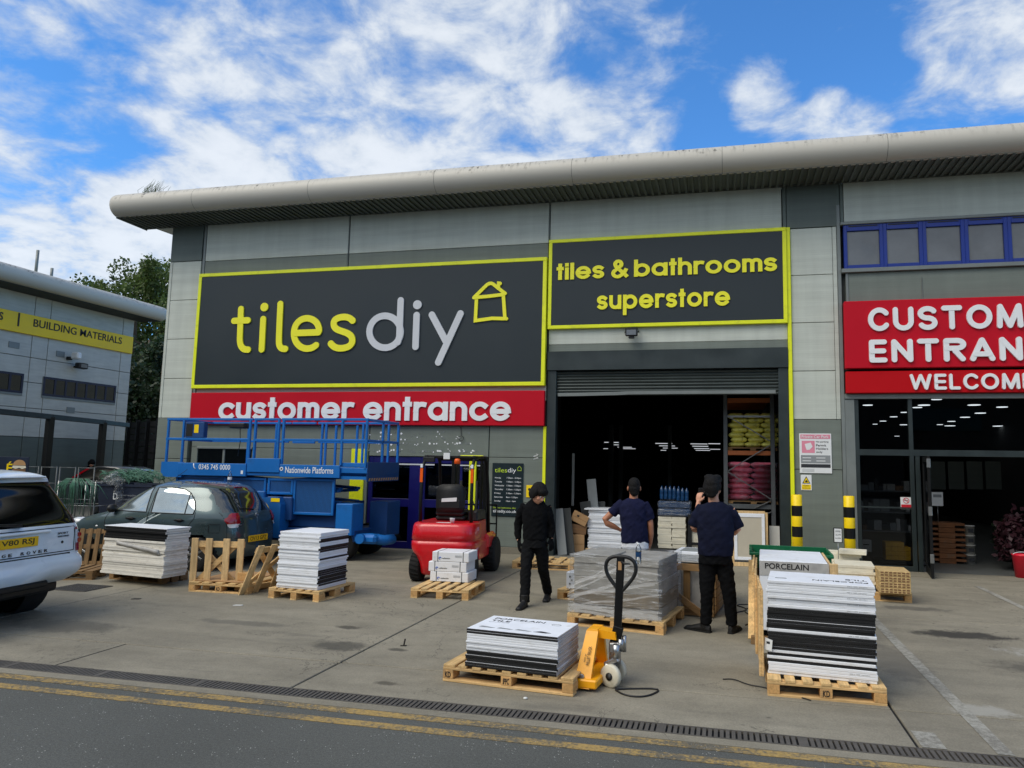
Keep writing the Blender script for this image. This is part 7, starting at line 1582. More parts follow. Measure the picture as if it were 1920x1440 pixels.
# ------------------------------------------------------------------ inside the warehouse door
def bag_mesh(w, d, h, m):
    mb = MB(); rings = []
    for i in range(7):
        t = i/6; z = h*t; k = math.sin(math.pi*(.12+.76*t))**.45; ring = []
        for j in range(28):
            a = 2*math.pi*j/28; ca, sa = math.cos(a), math.sin(a); p = 2/5
            wob = 1+.05*noise.noise(Vector((ca*2, sa*2, i*.7))); ring.append(Vector((w/2*k*wob*math.copysign(abs(ca)**p, ca), d/2+d/2*k*wob*math.copysign(abs(sa)**p, sa), z+.006*noise.noise(Vector((ca*3, sa*3, t*3+w))))))
        rings.append(ring)
    mb.rings(rings); return mb.mesh('bag', m)
def bag_stack(x0, x1, y, z0, rows, cols, h, m, colour, grp, tidy, where):
    me = bag_mesh((x1-x0)/cols*1.02, .42, h*1.06, m)
    cn = ('left', 'middle', 'right') if cols == 3 else ('left', 'right')
    for r in range(rows):
        off = .04 if r % 2 else -.03
        for c in range(cols):
            o = link(me, 'cement_bag'); w = (x1-x0)/cols; o.location = (x0+w*(c+.5)+off+random.uniform(-tidy, tidy), y+random.uniform(-tidy, tidy), z0+r*h); o.rotation_euler = (0, 0, random.uniform(-.05, .05))
            i_ = rows-1-r; place = 'top' if i_ == 0 else ('bottom' if r == 0 else ORD[i_])
            tag(o, '%s cement bag, %s of %s row %s' % (colour, cn[c], place, where), 'bag', grp)
RK = thing('pallet_rack', 'grey steel pallet racking frame just inside the roller door', 'racking', (.55, 16.0, 0))
for x in (-.50, .50):
    for y in (0, 2.7): mb = MB(); mb.box(x-.045, x+.045, y, y+.07, 0, 3.6, 0, .006); mb.build('upright', 'rack_grey', RK)
zz_ = [(-.45, 1.02, .45, 1.28), (.45, 1.28, -.45, 1.72), (-.45, 1.86, .45, 2.35), (.45, 2.42, -.45, 2.92)]
for xa, za, xb, zb in ((-.45, 1.82, .45, 1.25), (-.45, 1.84, .45, 2.42), (-.45, 3.05, .45, 2.50), (.1, 1.05, .45, 1.22), (-.45, .6, .45, .98)): mb = MB(); mb.beam((xa, -.012, za), (xb, -.012, zb), .02, .035, 0, .003, up=Y); mb.build('diagonal_brace', 'steel', RK)
for z in (1.03, 2.19, 3.35):
    mb = MB(); mb.box(-.455, .455, .02, .07, z, z+.1, 0, .006); mb.box(-.455, .455, .07, 2.7, z+.04, z+.06); mb.build('beam', 'rack_orange' if z > 1.5 else 'rack_grey', RK)
mb = MB(); mb.box(-.455, .455, -.006, .014, 3.02, 3.06); mb.build('tie_bar', 'steel', RK)
bag_stack(.10, 1.12, 16.12, 1.21, 7, 2, .118, 'bag_pink', 'pink and white', 'pink bags on the rack', .012, 'on the lower rack shelf')
bag_stack(.14, 1.20, 16.12, 2.37, 7, 3, .108, 'bag_yellow', 'yellow and black', 'yellow bags on the rack', .012, 'on the upper rack shelf')
for z, l_ in ((1.135, 'grey pallet under the pink bags on the rack'), (2.295, 'grey pallet under the yellow bags on the rack')):
    o = thing('pallet', l_, 'pallet', (.60, 16.08, z)); mb = MB(); mb.box(-.5, .55, 0, 1, .04, .07, 0, .004); mb.box(-.5, -.4, 0, 1, 0, .04); mb.box(-.02, .1, 0, 1, 0, .04); mb.box(.45, .55, 0, 1, 0, .04); mb.build('deck', 'wood_old', o)
fw = thing('bag_wrap', 'clear creased stretch film round the pink bags on the rack', 'film', (.61, 16.1, 1.2)); mb = MB(); mb.rings([[Vector((-.54, -.03, z)), Vector((.54, -.03, z)), Vector((.55, .5, z)), Vector((-.55, .5, z))] for z in (0, .3, .6, .84)], 0, False, False); mb.build('film', 'film_clear', fw)
# stacks on the floor inside
stack('in the white stack inside the roller door', -2.38, 15.32, R(-4), .12, 1.02, .6, 'w'*24, .0345, 'white tiles inside the door', .02, seed=61, noun='tile box', edge='carton_white')
pallet('pallet under the white tile stack inside the roller door', (-2.4, 15.3, 0), R(-4), 1.1, .8, 6, 'x', h=.118)
ov = tag(link(tile_box(1.1, .66, .03, 'carton_white', 'carton_white', 'carton_white'), 'cover_sheet'), 'white sheet overhanging the top of the tile stack inside the door', 'sheet'); ov.location = (-2.42, 15.3, .951)
for cx, n_, wh in ((-1.28, 2, 'left'), (-.58, 2, 'right')):
    for c in range(n_): stack('in the %s column %s' % (('left', 'right')[c], 'right of the middle man' if wh == 'left' else 'behind the black strapping stand'), cx+.31*c, 16.0, 0, .12, .30, .3, 'c'*14, .049, 'small cream tile packs inside', .01, seed=70+c, noun='tile pack')
sf = thing('strapping_stand', 'black strapping frame round the small cream packs inside the door', 'frame', (-.47, 15.95, .1)); mb = MB(); mb.box(-.30, -.22, 0, .02, 0, .78, 0, .004)
for z in (.12, .42, .64): mb.box(-.22, .40, 0, .02, z, z+.055, 0, .004)
mb.build('frame', 'black_plastic', sf)
bm_ = MB(); bm_.lathe([(0, 0), (.04, 0), (.043, .02), (.043, .10), (.038, .12), (.043, .14), (.043, .2), (.03, .245), (.014, .27), (.014, .295), (0, .295)], n=14); bme = bm_.mesh('water_bottle', 'water_blue')
wp0 = YP(1236, 944, 15.95)
for r in range(2):
    for c in range(7 if r == 0 else 5):
        o = link(bme, 'water_bottle'); o.location = (wp0.x+.05+.092*c, 16.0+.1*r, (1.16)+(.0 if c > 3 and r == 0 else .03)); tag(o, 'blue water bottle standing on the wrapped water packs inside the door', 'bottle', 'water bottles inside')
for k, z in enumerate((.82, .99)):
    o = thing('water_pack', ('lower', 'upper')[k]+' film wrapped pack of blue water bottles inside the roller door', 'water pack', (wp0.x+.33, 15.98, z)); mb = MB(); mb.box(-.36, .36, 0, .5, 0, .165, 0, .03); mb.build('bottles', 'water_blue', o); mb = MB(); mb.box(-.37, .37, -.012, .51, .002, .168, 0, .03); mb.build('film', 'film', o)
# framed panel in a pine crate, slab, leaning sheets, cartons
FC = thing('framed_board', 'beige panel in a white frame standing upright in a pine crate by the door', 'panel', (.20, 14.55, .12), R(2)); FC.rotation_euler = (R(-4), 0, R(2))
mb = MB(); mb.box(-.07, .0, .0, .07, -.1, 1.0, 0, .004); mb.box(.60, .65, .03, .09, -.05, .93, 0, .004); mb.box(-.13, -.075, .02, .1, -.1, .98, 0, .004); mb.box(-.0, .6, .02, .09, .905, .955, 0, .004); mb.box(-.13, .66, -.02, .14, -.12, -.045, 0, .004); mb.build('crate_frame', 'pine_z', FC)
mb = MB(); mb.box(.0, .06, .0, .03, .0, .905, 0, .004); mb.box(.53, .59, .0, .03, .0, .905, 0, .004); mb.box(.06, .53, .001, .03, .83, .905, 0, .004); mb.box(.06, .53, .001, .03, .0, .06, 0, .004); mb.build('white_frame', 'carton_white', FC)
mb = MB(); mb.box(.06, .53, .012, .026, .06, .83); mb.build('panel', 'beige_board', FC)
o = thing('stone_slab', 'small pale stone slab leaning beside the framed panel', 'slab', (.98, 14.75, 0)); o.rotation_euler = (R(-5), 0, 0); mb = MB(); mb.box(-.10, .10, 0, .02, .0, .78, 0, .003); mb.build('slab', 'gypsum', o)
q = G(1037, 1043)
for k, (dx, m, l_, wd, tl) in enumerate(((0, 'grey_board', 'grey board leaning just inside the left door jamb, nearest of two', .16, .16), (.11, 'interior_wall', 'dark grey board leaning behind the nearest grey board', .2, .13))):
    o = thing('board', l_, 'board', (-3.42+dx, 14.95+.1*k, .0)); o.rotation_euler = (R(-6), R(-8), 0); mb = MB(); mb.box(-.04, wd, 0, .02, 0, .98, 0, .003); mb.build('sheet', m, o)
for l_, x, y, z, s_, ry, m in (('crumpled brown carton standing on the floor inside the left jamb', -3.12, 15.25, .0, (.34, .3, .42), 0, 'cardboard'), ('flattened brown carton lying over the standing carton', -3.1, 15.25, .43, (.36, .3, .20), .12, 'cardboard_dark'), ('tilted brown carton with a black print on top of the pile', -3.10, 15.22, .66, (.36, .28, .22), .45, 'cardboard')):
    o = thing('carton', l_, 'carton', (x, y, z)); o.rotation_euler = (0, ry, R(10)); mb = MB(); mb.box(-s_[0]/2, s_[0]/2, 0, s_[1], 0, s_[2], 0, .01); b_ = mb.build('box', m, o)
    mb = MB(); mb.box(-s_[0]/2+.02, s_[0]/2-.02, -.002, -.0002, s_[2]*.48, s_[2]*.53); mb.build('tape', 'tape', o)
    if ry > .4: mb = MB(); mb.box(-.08, -.03, -.003, -.0002, .13, .17); mb.build('print', 'ink_black', o)
for k in range(3):
    o = thing('dark_sheet', ('dark sheet leaning on the inner wall, nearest the cartons', 'tall dark sheet leaning on the inner wall behind the cartons', 'dark sheet leaning on the inner wall, nearest the white tiles')[k], 'sheet', (-2.98+.12*k, 15.7+.12*k, 0)); o.rotation_euler = (0, R(-9+3*k), 0); mb = MB(); mb.box(0, .24-.03*k, 0, .03, 0, 1.1+.5*(k == 1), 0, .004); mb.build('sheet', ('interior_wall', 'grey_board', 'interior_wall')[k], o)
q = YP(1075, 850, 17.5); o = thing('trim_length', 'long white trim standing upright in the dark interior', 'trim', (q.x, 17.5, 0)); mb = MB(); mb.box(-.03, .03, 0, .03, .9, q.z, 0, .004); mb.build('trim', 'gypsum', o)
q = G(960, 1068); pallet('pale pallet lying behind the man in black', (-3.25, 12.80, 0), R(2), 1.15, .8, 5, 'x')
for i, (px0, px1, py0, py1) in enumerate(((1141, 1149, 838, 912), (1160, 1167, 847, 905), (1252, 1259, 855, 898))):
    a, b = YP(px0, py0, 26), YP(px1, py1, 26); mb = MB(); mb.box(a.x, b.x, 26, 26.15, 0.01, 3.4); wpart(mb, 'column', 'steel_grey', B)
# lit lamps inside, and those seen through the shop glass
lamps = []
for row in (((600, 780, 525, 28), (680, 770, 552, 30), (745, 900, 577, 32), (785, 940, 593, 34), (590, 640, 593, 34)), ((1157, 1340, 537, 28), (1200, 1370, 563, 30), (1240, 1400, 587, 32), (1215, 1275, 611, 34)), ((1540, 1725, 542, 28), (1560, 1735, 567, 30), (1580, 1745, 592, 32), (1597, 1755, 611, 34), (1735, 1865, 540, 28), (1755, 1865, 600, 32))):
    for a, b, y, Y_ in row: lamps.append((1030+a/5.82, 1030+b/5.82, 740+y/5.82, Y_))
for k, (a, b, y, Y_) in enumerate(lamps):
    p0, p1 = YP(a, y, Y_), YP(b, y, Y_); o = thing('strip_lamp', 'lit white strip lamp hanging in the dark interior behind the roller door', 'lamp', ((p0.x+p1.x)/2, Y_, p0.z), 0, 'strip lamps inside the warehouse'); w = (p1.x-p0.x)/2
    mb = MB(); mb.box(-w, w, -.04, .04, .03, .07); mb.build('housing', 'steel_grey', o); mb = MB(); mb.box(-w, w, -.03, .03, .008, .029); mb.build('tube', 'lamp_tube', o)
for zx, zy, w in ((25, 213, 60), (405, 213, 70), (360, 229, 55), (273, 262, 45), (490, 174, 60), (200, 292, 45), (128, 321, 40), (75, 342, 30), (270, 346, 50), (743, 212, 70), (932, 226, 60), (785, 267, 60), (682, 295, 55), (590, 323, 45), (580, 353, 60), (512, 345, 35), (910, 355, 65), (873, 377, 35), (785, 387, 35), (673, 408, 30), (222, 423, 30)):
    px, py = 1620+zx/3.6, 700+zy/3.6; q = G(px, py, 3.45); rad = w/3.6/2*(q-EYE).length/F_PX
    o = thing('pendant_lamp', 'lit round ceiling lamp seen through the shop glass', 'lamp', q, 0, 'ceiling lamps in the shop'); mb = MB(); mb.lathe([(0, .0), (rad, .0), (rad*.9, .03), (.05, .12), (0, .12)], n=18); mb.build('shade', 'steel_grey', o); mb = MB(); mb.lathe([(0, -.012), (rad*.95, -.012), (rad*.95, -.001), (0, -.001)], n=18); mb.build('diffuser', 'lamp_dim', o)
# goods behind the shop glass
for k in range(4):
    a, b = YP(1742+35*k, 865, 21), YP(1774+35*k, 918, 21); o = thing('display_board', ('first', 'second', 'third', 'fourth')[k]+' grey-green display panel from the left, hung over the shop floor', 'panel', ((a.x+b.x)/2, 21, b.z)); mb = MB(); w = (b.x-a.x)/2; mb.box(-w, w, 0, .03, 0, a.z-b.z, 0, .004); mb.build('panel', 'clad_dark', o)
q = G(1780, 1057); n_ = 8; hgt = (YP(1780, 980, q.y).z)/n_; pw_ = YP(1811, 1040, q.y).x-YP(1747, 1040, q.y).x
for k in range(n_):
    o = thing('timber_pack', 'brown timber pack, %s in the pile at the shop doorway' % ('topmost' if k == n_-1 else 'bottom' if k == 0 else ORD[n_-1-k]+' from top'), 'timber pack', (q.x, q.y, hgt*k), R(-3), 'brown packs in the shop')
    mb = MB(); mb.box(-pw_*.28, pw_*.20, -.02, .5, .004, hgt-.004, 0, .004); mb.build('pack', 'wood_brown', o); mb = MB(); mb.box(-pw_*.5, pw_*.5, .0, .5, hgt*.45, hgt-.01, 0, .004); mb.build('deck', 'wood_brown', o)
ps = thing('price_sign', 'white price card on a stick above the brown timber packs in the shop', 'sign', (q.x-.18, q.y, hgt*n_)); mb = MB(); mb.cyl((0, 0, 0), (0, 0, .36), .006); mb.build('stick', 'steel', ps); mb = MB(); mb.box(-.11, .11, -.01, 0, .34, .63, 0, .004); mb.build('card', 'white_plate', ps); mb = MB(); mb.box(-.08, .08, -.012, -.0105, .52, .58); mb.build('print', 'text_grey', ps)
for k in range(4):
    o = thing('paint_tub', '%s white paint tub stacked right of the brown timber packs' % ('bottom', 'third from the top', 'second from the top', 'topmost')[k], 'tub', (q.x+pw_*.5+.12, q.y+.15, .2*k), 0, 'paint tubs in the shop'); mb = MB(); mb.lathe([(0, 0), (.09, 0), (.105, .17), (.11, .17), (.11, .195), (0, .195)], n=20); mb.build('tub', 'gypsum', o); mb = MB(); mb.box(-.05, .05, -.108, -.10, .05, .13); mb.build('label', 'text_dark', o)
yb0, yb1 = YP(1662, 1050, 15.7), YP(1708, 1018, 15.7); cw = (yb1.x-yb0.x)/4; chh = (yb1.z-yb0.z)/4
for r in range(4):
    for c in range(4):
        if r == 3 and c == 3: continue
        o = link(tile_box(cw*.97, .3, chh*.96, 'block_yellow', 'block_yellow', None), 'adhesive_pack'); o.location = (yb0.x+cw*(c+.5), 15.75, yb0.z+chh*r); tag(o, 'yellow pack, %s row and %s column of the pile behind the shop glass' % (('bottom', 'third', 'second', 'top')[r], ('first', 'second', 'third', 'last')[c]), 'pack', 'yellow packs behind the glass')
st_ = thing('display_stand', 'dark display stand under the yellow packs behind the glass', 'stand', (yb0.x+.3, 15.72, 0)); mb = MB(); mb.box(-.45, .5, 0, .5, .02, yb0.z-.004, 0, .01); mb.build('stand', 'black_plastic', st_)
sc_ = thing('shelf_unit', 'grey shelf unit with small cartons behind the shop glass', 'shelf', (yb0.x+.1, 16.5, 0)); mb = MB()
for z in (.6, 1.0, 1.45): mb.box(-.6, .8, 0, .4, z, z+.03)
mb.box(-.6, -.56, 0, .4, 0, 1.9); mb.box(.76, .8, 0, .4, 0, 1.9); mb.build('shelves', 'rack_grey', sc_)
rr = random.Random(12)
for z in (.63, 1.03, 1.48):
    x = -.52
    while x < .65: w = rr.uniform(.08, .2); mb = MB(); mb.box(x, x+w-.01, .05, .3, z, z+rr.uniform(.1, .28), 0, .004); mb.build('carton', rr.choice(('carton_edge', 'grey_board', 'cardboard_dark', 'interior_wall')), sc_); x += w
q = YP(1624, 1022, 15.2); o = thing('slot_box', 'white box with a black slot standing behind the shop glass', 'box', (q.x, 15.2, .3)); mb = MB(); mb.box(-.10, .10, 0, .12, 0, q.z-.3+.1, 0, .006); mb.build('box', 'white_plate', o); mb = MB(); mb.box(-.055, .055, -.002, -.0005, q.z-.3-.0, q.z-.3+.02); mb.build('slot', 'ink_black', o)
q = G(1916, 1086); bu = thing('bucket', 'bright red plastic bucket at the shop doorway', 'bucket', (q.x+.08, q.y+.15, 0)); mb = MB(); mb.lathe([(0, .0), (.125, 0), (.165, .40), (.175, .41), (.172, .425), (.155, .42), (.12, .02), (0, .02)], n=28); mb.build('pail', 'bucket_red', bu); mb = MB(); mb.tube([(.165*math.cos(a), -.02, .41+.05*math.sin(a)*1.2) for a in [math.pi*k/12 for k in range(13)]], .006, 6); mb.build('handle', 'white_plate', bu)
# ------------------------------------------------------------------ leaves and trees
def leaves(mb, n, pos, size, droop=.5, rnd=None):
    for _ in range(n):
        p = pos(rnd); s = size*rnd.uniform(.6, 1.4)
        a, b = rnd.uniform(0, 6.283), rnd.gauss(0, .6); d = Vector((math.cos(a)*math.cos(b), math.sin(a)*math.cos(b), math.sin(b)-droop)).normalized(); w = d.cross(Vector((rnd.gauss(0, 1), rnd.gauss(0, 1), rnd.gauss(0, 1)))).normalized()*s*.36
        m_ = p+d*s*.5; mb.add([p, m_+w, p+d*s, m_-w], [(0, 1, 2, 3)])
def tree(name, label, base, h, crown, n, m, seed, droop=.5, size=.2, limbs=9):
    T = thing(name, label, 'tree', base); rnd = random.Random(seed); mb = MB()
    mb.tube([(0, 0, 0), (.1, .05, h*.3), (-.05, .1, h*.6), (0, 0, h*.92)], [.26, .2, .12, .04], 10)
    clumps = []
    for k in range(limbs*7):
        u, v = rnd.uniform(0, 6.283), rnd.uniform(-1, 1); r_ = rnd.uniform(.35, 1)**.6; q = math.sqrt(1-v*v)
        c = Vector((crown[0]*r_*q*math.cos(u), crown[0]*r_*q*math.sin(u), crown[2]+crown[1]*r_*v)); clumps.append((c, rnd.uniform(.45, 1.0)))
    for k in range(limbs):
        c = clumps[k*7][0]; z0 = h*rnd.uniform(.3, .7); mb.tube([(0, 0, z0), (c.x*.5, c.y*.5, (z0+c.z)/2+.3), c], [.09, .05, .015], 7)
    mb.build('trunk', 'bark', T); mb = MB(); per = n//len(clumps)
    for c, cr in clumps:
        def pos(r): d = Vector((r.gauss(0, 1), r.gauss(0, 1), r.gauss(0, 1))).normalized()*cr*r.uniform(.2, 1)**.5; return c+Vector((d.x, d.y, d.z*1.25-.25*droop*r.random()))
        leaves(mb, int(per*rnd.uniform(.5, 1.4)), pos, size, droop, rnd)
    mb.build('crown', m, T); return T
def at_az(px, dist): d = ray(px, 860); d.z = 0; d.normalize(); return Vector((d.x*dist, d.y*dist, 0))
tree('birch_tree', 'tall light green birch with drooping twigs rising between the two buildings', at_az(232, 47), 13.5, (3.3, 5.3, 8.7), 21000, 'leaf', 5, .9, .19, 12)
tree('birch_tree', 'olive green tree close to the store corner, behind the birch', at_az(300, 50), 14, (2.6, 5.6, 8.4), 12000, 'leaf', 15, .9, .2, 9)
tree('broadleaf_tree', 'low bushy tree showing over the roof of the left building', at_az(150, 56), 11.5, (3.0, 3.4, 8.6), 9000, 'leaf', 8, .6, .2, 8)
tree('broadleaf_tree', 'dark tree filling the gap under the birch crown, beside the left building', at_az(262, 41), 8.5, (2.3, 3.4, 4.4), 13000, 'leaf_dark', 23, .5, .2, 8)
tree('broadleaf_tree', 'dark shrubby tree at the back corner of the store', at_az(292, 39), 7, (1.7, 3.2, 3.4), 8000, 'leaf_dark', 29, .5, .2, 7)
we = YP(278, 368, 14.0); wd = thing('weeds', 'tuft of wild grass growing on the left end of the roof edge', 'weed', (we.x, 14.05, 8.33)); mb = MB(); rnd = random.Random(3)
for k in range(46):
    a = rnd.uniform(-1, 1); x0 = rnd.gauss(0, .16); h_ = rnd.uniform(.08, .34)*(1.2-abs(x0)); mb.tube([(x0, rnd.uniform(-.05, .05), 0), (x0+a*.05, 0, h_*.6), (x0+a*.05+abs(a)*.12+.06, 0, h_)], [.006, .005, .002], 4)
mb.build('blades', 'weed', wd)

def potted(label, px, py, r_, h_, m, n, seed, x_off=0, y_off=0.):
    q = G(px, py); T = thing('foliage_plant', label, 'plant', (q.x+x_off, q.y+y_off, 0)); rnd = random.Random(seed); mb = MB(); mb.lathe([(0, 0), (.10, 0), (.13, .22), (0, .22)], n=16); mb.build('pot', 'black_plastic', T); mb = MB()
    def pos(r): a = r.uniform(0, 6.283); k = r.random()**.5*r_; return Vector((k*math.cos(a), k*math.sin(a), .22+r.random()**.8*h_*(1-.4*k/r_)))
    leaves(mb, n, pos, .11, .1, rnd); mb.build('leaves', m, T)
potted('dark purple leaved plant in the shop doorway above the red bucket', 1912, 1075, .34, 1.05, 'leaf_purple', 1500, 3, .12, .35)
potted('dim green leaved plant just left of the purple plant in the shop doorway', 1893, 1055, .26, .8, 'leaf_dark', 900, 4, .05, .2)
# ------------------------------------------------------------------ left building
XL = -24.5; LB = thing('trade_building', 'grey clad trade unit on the left with rounded eaves and a strip window', 'building', (XL, 12, 0))
def lp_(px, py, off=0.): return XP(px, py, XL+off)
Ye = lp_(246, 680).y
zw = 2.58
mb = MB(); cols_ = [-10, -4, lp_(54, 700).y-11, lp_(54, 700).y-5.5, lp_(54, 700).y, lp_(86, 690).y, lp_(222, 720).y, Ye]; zr = [zw, lp_(120, 792).z+.5, lp_(120, 728).z-1.05, lp_(120, 712).z+.1, lp_(100, 668).z, lp_(130, 625).z+.1, 7.75]
zr = [2.58, 3.62, 4.55, 5.45, 6.35, 7.75]
w0, w1 = lp_(81, 725), lp_(214, 742); wz0, wz1 = lp_(79, 741.6).z, lp_(83, 706).z; w2 = lp_(42, 700).y; w3 = w2-(w1.y-w0.y)
for a, b in zip(cols_[:-1], cols_[1:]):
    for c, d in zip(zr[:-1], zr[1:]): mb.box(XL-.1, XL, a+.012, b-.012, c+.01, d-.01, 0, .006)
mb.box(XL-30, XL-.101, -10, Ye-.01, 0, 7.74, 1); wpart(mb, 'wall_panel', ['clad_far', 'joint'], LB)
mb = MB()
for a, b in zip(cols_[:-1], cols_[1:]): mb.box(XL-.1, XL, a+.012, b-.012, 0, zw-.01, 0, .006)
wpart(mb, 'lower_wall_panel', 'clad_fardark', LB)
for (ya, yb) in ((w0.y, w1.y), (w3, w2)):
    mb = MB(); mb.box(XL+.001, XL+.03, ya-.05, yb+.05, wz0-.08, wz0, 0, .004); mb.box(XL+.001, XL+.03, ya-.05, ya, wz0, wz1); mb.box(XL+.001, XL+.03, yb, yb+.05, wz0, wz1); mb.box(XL+.001, XL+.02, ya, yb, wz0, wz1, 1)
    fr = wpart(mb, 'window', ['steel_grey', 'glass_black'], LB); n_ = 7; mb = MB()
    for k in range(n_+1): y = ya+(yb-ya)*k/n_; mb.box(XL+.02, XL+.035, y-.04, y+.04, wz0, wz1)
    mb.box(XL+.02, XL+.034, ya, yb, wz0, wz0+.08); mb.box(XL+.02, XL+.034, ya, yb, wz1-.08, wz1); o = mb.build('window_frame', 'blue_dark', fr)
ex = XL+1.0; prof = [(XL-.1, 7.72), (ex-.05, 7.72)]+[(ex+.30*math.cos(R(a)), 8.03+.30*math.sin(R(a))) for a in range(-95, 96, 10)]+[(ex-.3, 8.42), (XL-4, 8.9), (XL-4, 8.2)]
Yr = XP(303, 618, ex).y
mb = MB(); mb.rings([[Vector((ex-.1+(x-ex+.1)*k, y, 8.03+(z-8.03)*k)) for x, z in prof] for y, k in ((-10, 1), (0, 1), (10, 1), (Yr-.3, 1), (Yr-.05, .97), (Yr, .85))]); wpart(mb, 'eaves', 'eaves', LB)
mb = MB(); mb.box(XL+.0, ex, -10, Yr-.1, 7.70, 7.722); wpart(mb, 'soffit', 'soffit_groove', LB)
for px, py, h_ in ((63, 552, .85), (92, 562, .35)): q = XP(px, py, ex-.8); mb = MB(); mb.cyl((ex-.8, q.y, 8.3), (ex-.8, q.y, 8.5+h_), .05); wpart(mb, 'roof_pipe', 'steel_grey', LB)
for px, py, w in ((26, 647, .4), (113, 664, .35), (132, 769, .35)): q = lp_(px, py); mb = MB(); mb.box(XL+.002, XL+.02, q.y-w/2, q.y+w/2, q.z-.11, q.z+.11, 0, .004); wpart(mb, 'vent_grille', 'steel_grey', LB)
YS = thing('yellow_sign', 'long yellow sign with dark capitals along the top of the left building', 'sign', (XL, 12, 7)); z1, z0 = lp_(250, 632, .1).z, lp_(248, 663.5, .1).z; ye = lp_(250, 640, .1).y
mb = MB(); mb.box(XL+.002, XL+.1, -6, ye, z0, z1, 0, .01); wpart(mb, 'board', 'shop_yellow', YS)
ya, yb = lp_(63, 605, .1).y, lp_(228, 643, .1).y; zt_, zb_ = lp_(64, 598, .1).z, lp_(64, 612.5, .1).z
write('BUILDING MATERIALS', 'lettering', 'ink_black', YS, (XL+.1, ya, zb_), Y, Z, yb-ya, zt_-zb_, .012, .006, loc=-YS.location)
y_ = lp_(35, 598, .1).y; mb = MB(); mb.box(XL+.1, XL+.112, y_-.03, y_+.03, zb_-.1, zt_+.1); wpart(mb, 'divider', 'ink_black', YS)
w_ = (yb-ya)*.42; write('BATHROOMS', 'lettering', 'ink_black', YS, (XL+.1, lp_(6, 590, .1).y-w_*1.2, zb_), Y, Z, w_*1.2, zt_-zb_, .012, .02, loc=-YS.location)
q = lp_(130, 668); cc_ = thing('security_camera', 'white security camera on the wall of the left building', 'camera', (XL, q.y, q.z)); mb = MB(); mb.box(.15, .5, -.1, .1, -.12, .14, 0, .04); mb.build('body', 'white_plate', cc_); mb = MB(); mb.box(0, .2, -.14, -.02, -.16, -.03, 0, .02); mb.build('bracket', 'black_plastic', cc_)
q = lp_(140, 687); fl_ = thing('floodlight', 'black floodlight below the camera on the left building', 'floodlight', (XL, q.y, q.z)); mb = MB(); mb.box(.2, .45, -.2, .2, -.1, .12, 0, .03); mb.box(0, .2, -.05, .05, -.05, .02); mb.build('housing', 'black_plastic', fl_); mb = MB(); mb.box(.451, .46, -.14, .14, -.06, .08); mb.build('lens', 'glass_upper', fl_)
# ------------------------------------------------------------------ tall black fence, banner, bins and cages
f0, f1, f2, f3 = G(-40, 766, 3.0), G(95, 780, 3.0), G(194, 790.5, 3.0), G(240, 796, 3.0)
for a in (f0, f1, f2, f3): a.z = 0
FN = thing('steel_fence', 'tall black steel post and rail frame in front of the left building', 'fence', f1)
for p in (f1, f2): mb = MB(); q = p-f1; mb.box(q.x-.08, q.x+.08, q.y-.08, q.y+.08, 0, 2.98, 0, .01); mb.build('post', 'black_paint', FN)
for a, b in ((f0, f1), (f1, f2), (f2, f3)):
    mb = MB(); mb.beam(a-f1+Z*2.98, b-f1+Z*2.98, .12, .14, 0, .01); mb.build('rail', 'black_paint', FN)
u = (f1-f0).normalized()
BNp = G(52, 860, 1.9); BN = thing('banner', 'dark banner with a burger picture and a yellow letter on the black fence', 'banner', (BNp.x, BNp.y, 0), 0)
# the banner hangs across the car park, facing the camera
bq = YP(50, 900, 14.5); u = Vector((1, .05, 0)).normalized(); BN.location = (bq.x, 14.5, 0); zt_ = YP(48, 857, 14.5).z; zb_ = .9
mb = MB(); mb.box(-1.6, 0, 0, .03, zb_, zt_, 0, .004); mb.build('sheet', 'bin_navy', BN)
sc_ = 14.5/F_PX
write('É', 'lettering', 'warn_yellow', BN, (-.66, -.004, zt_-.38), X, Z, .18, .26, .003, .02); write('BAR & GRILL', 'lettering', 'letter_white', BN, (-1.2, -.004, zt_-.55), X, Z, .6, .06, .003, .01)
mb = MB(); cx, cz = -.27, zt_-.27
mb.prism([(cx+.2*math.cos(a), cz+.06+.14*math.sin(a)) for a in [math.pi*k/14 for k in range(15)]], (0, -.003, 0), X, Z, (0, -.003, 0)); mb.prism([(cx-.19, cz-.2), (cx+.19, cz-.2), (cx+.2, cz-.12), (cx-.2, cz-.12)], (0, -.003, 0), X, Z, (0, -.003, 0)); mb.build('burger_bun', 'cardboard', BN)
mb = MB(); mb.prism([(cx-.21, cz-.1), (cx+.21, cz-.1), (cx+.21, cz-.03), (cx-.21, cz-.03)], (0, -.003, 0), X, Z, (0, -.003, 0)); mb.build('burger_patty', 'cardboard_dark', BN); mb = MB(); mb.prism([(cx-.22, cz+.0), (cx-.1, cz-.03), (cx, cz+.0), (cx+.1, cz-.03), (cx+.22, cz+.0), (cx+.2, cz+.05), (cx-.2, cz+.05)], (0, -.003, 0), X, Z, (0, -.003, 0)); mb.build('burger_filling', 'carton_cream', BN)
YB = 13.4; b0, b1 = YP(178, 960, YB), YP(280, 960, YB); bz = YP(230, 908, YB).z
BI = thing('waste_bin', 'navy four wheeled waste bin overflowing with packaging behind the hatchback', 'bin', ((b0.x+b1.x)/2, YB, 0)); w = (b1.x-b0.x)/2
mb = MB(); mb.rings([[Vector((x*k, y*k+.5, z)) for x, y in ((-w, -.5), (w, -.5), (w, .5), (-w, .5))] for z, k in ((.2, .82), (.5, .88), (bz-.06, 1.0), (bz-.05, 1.05), (bz, 1.05), (bz, .97), (.5, .85))], 0, False, True, False); mb.build('tub', 'bin_navy', BI)
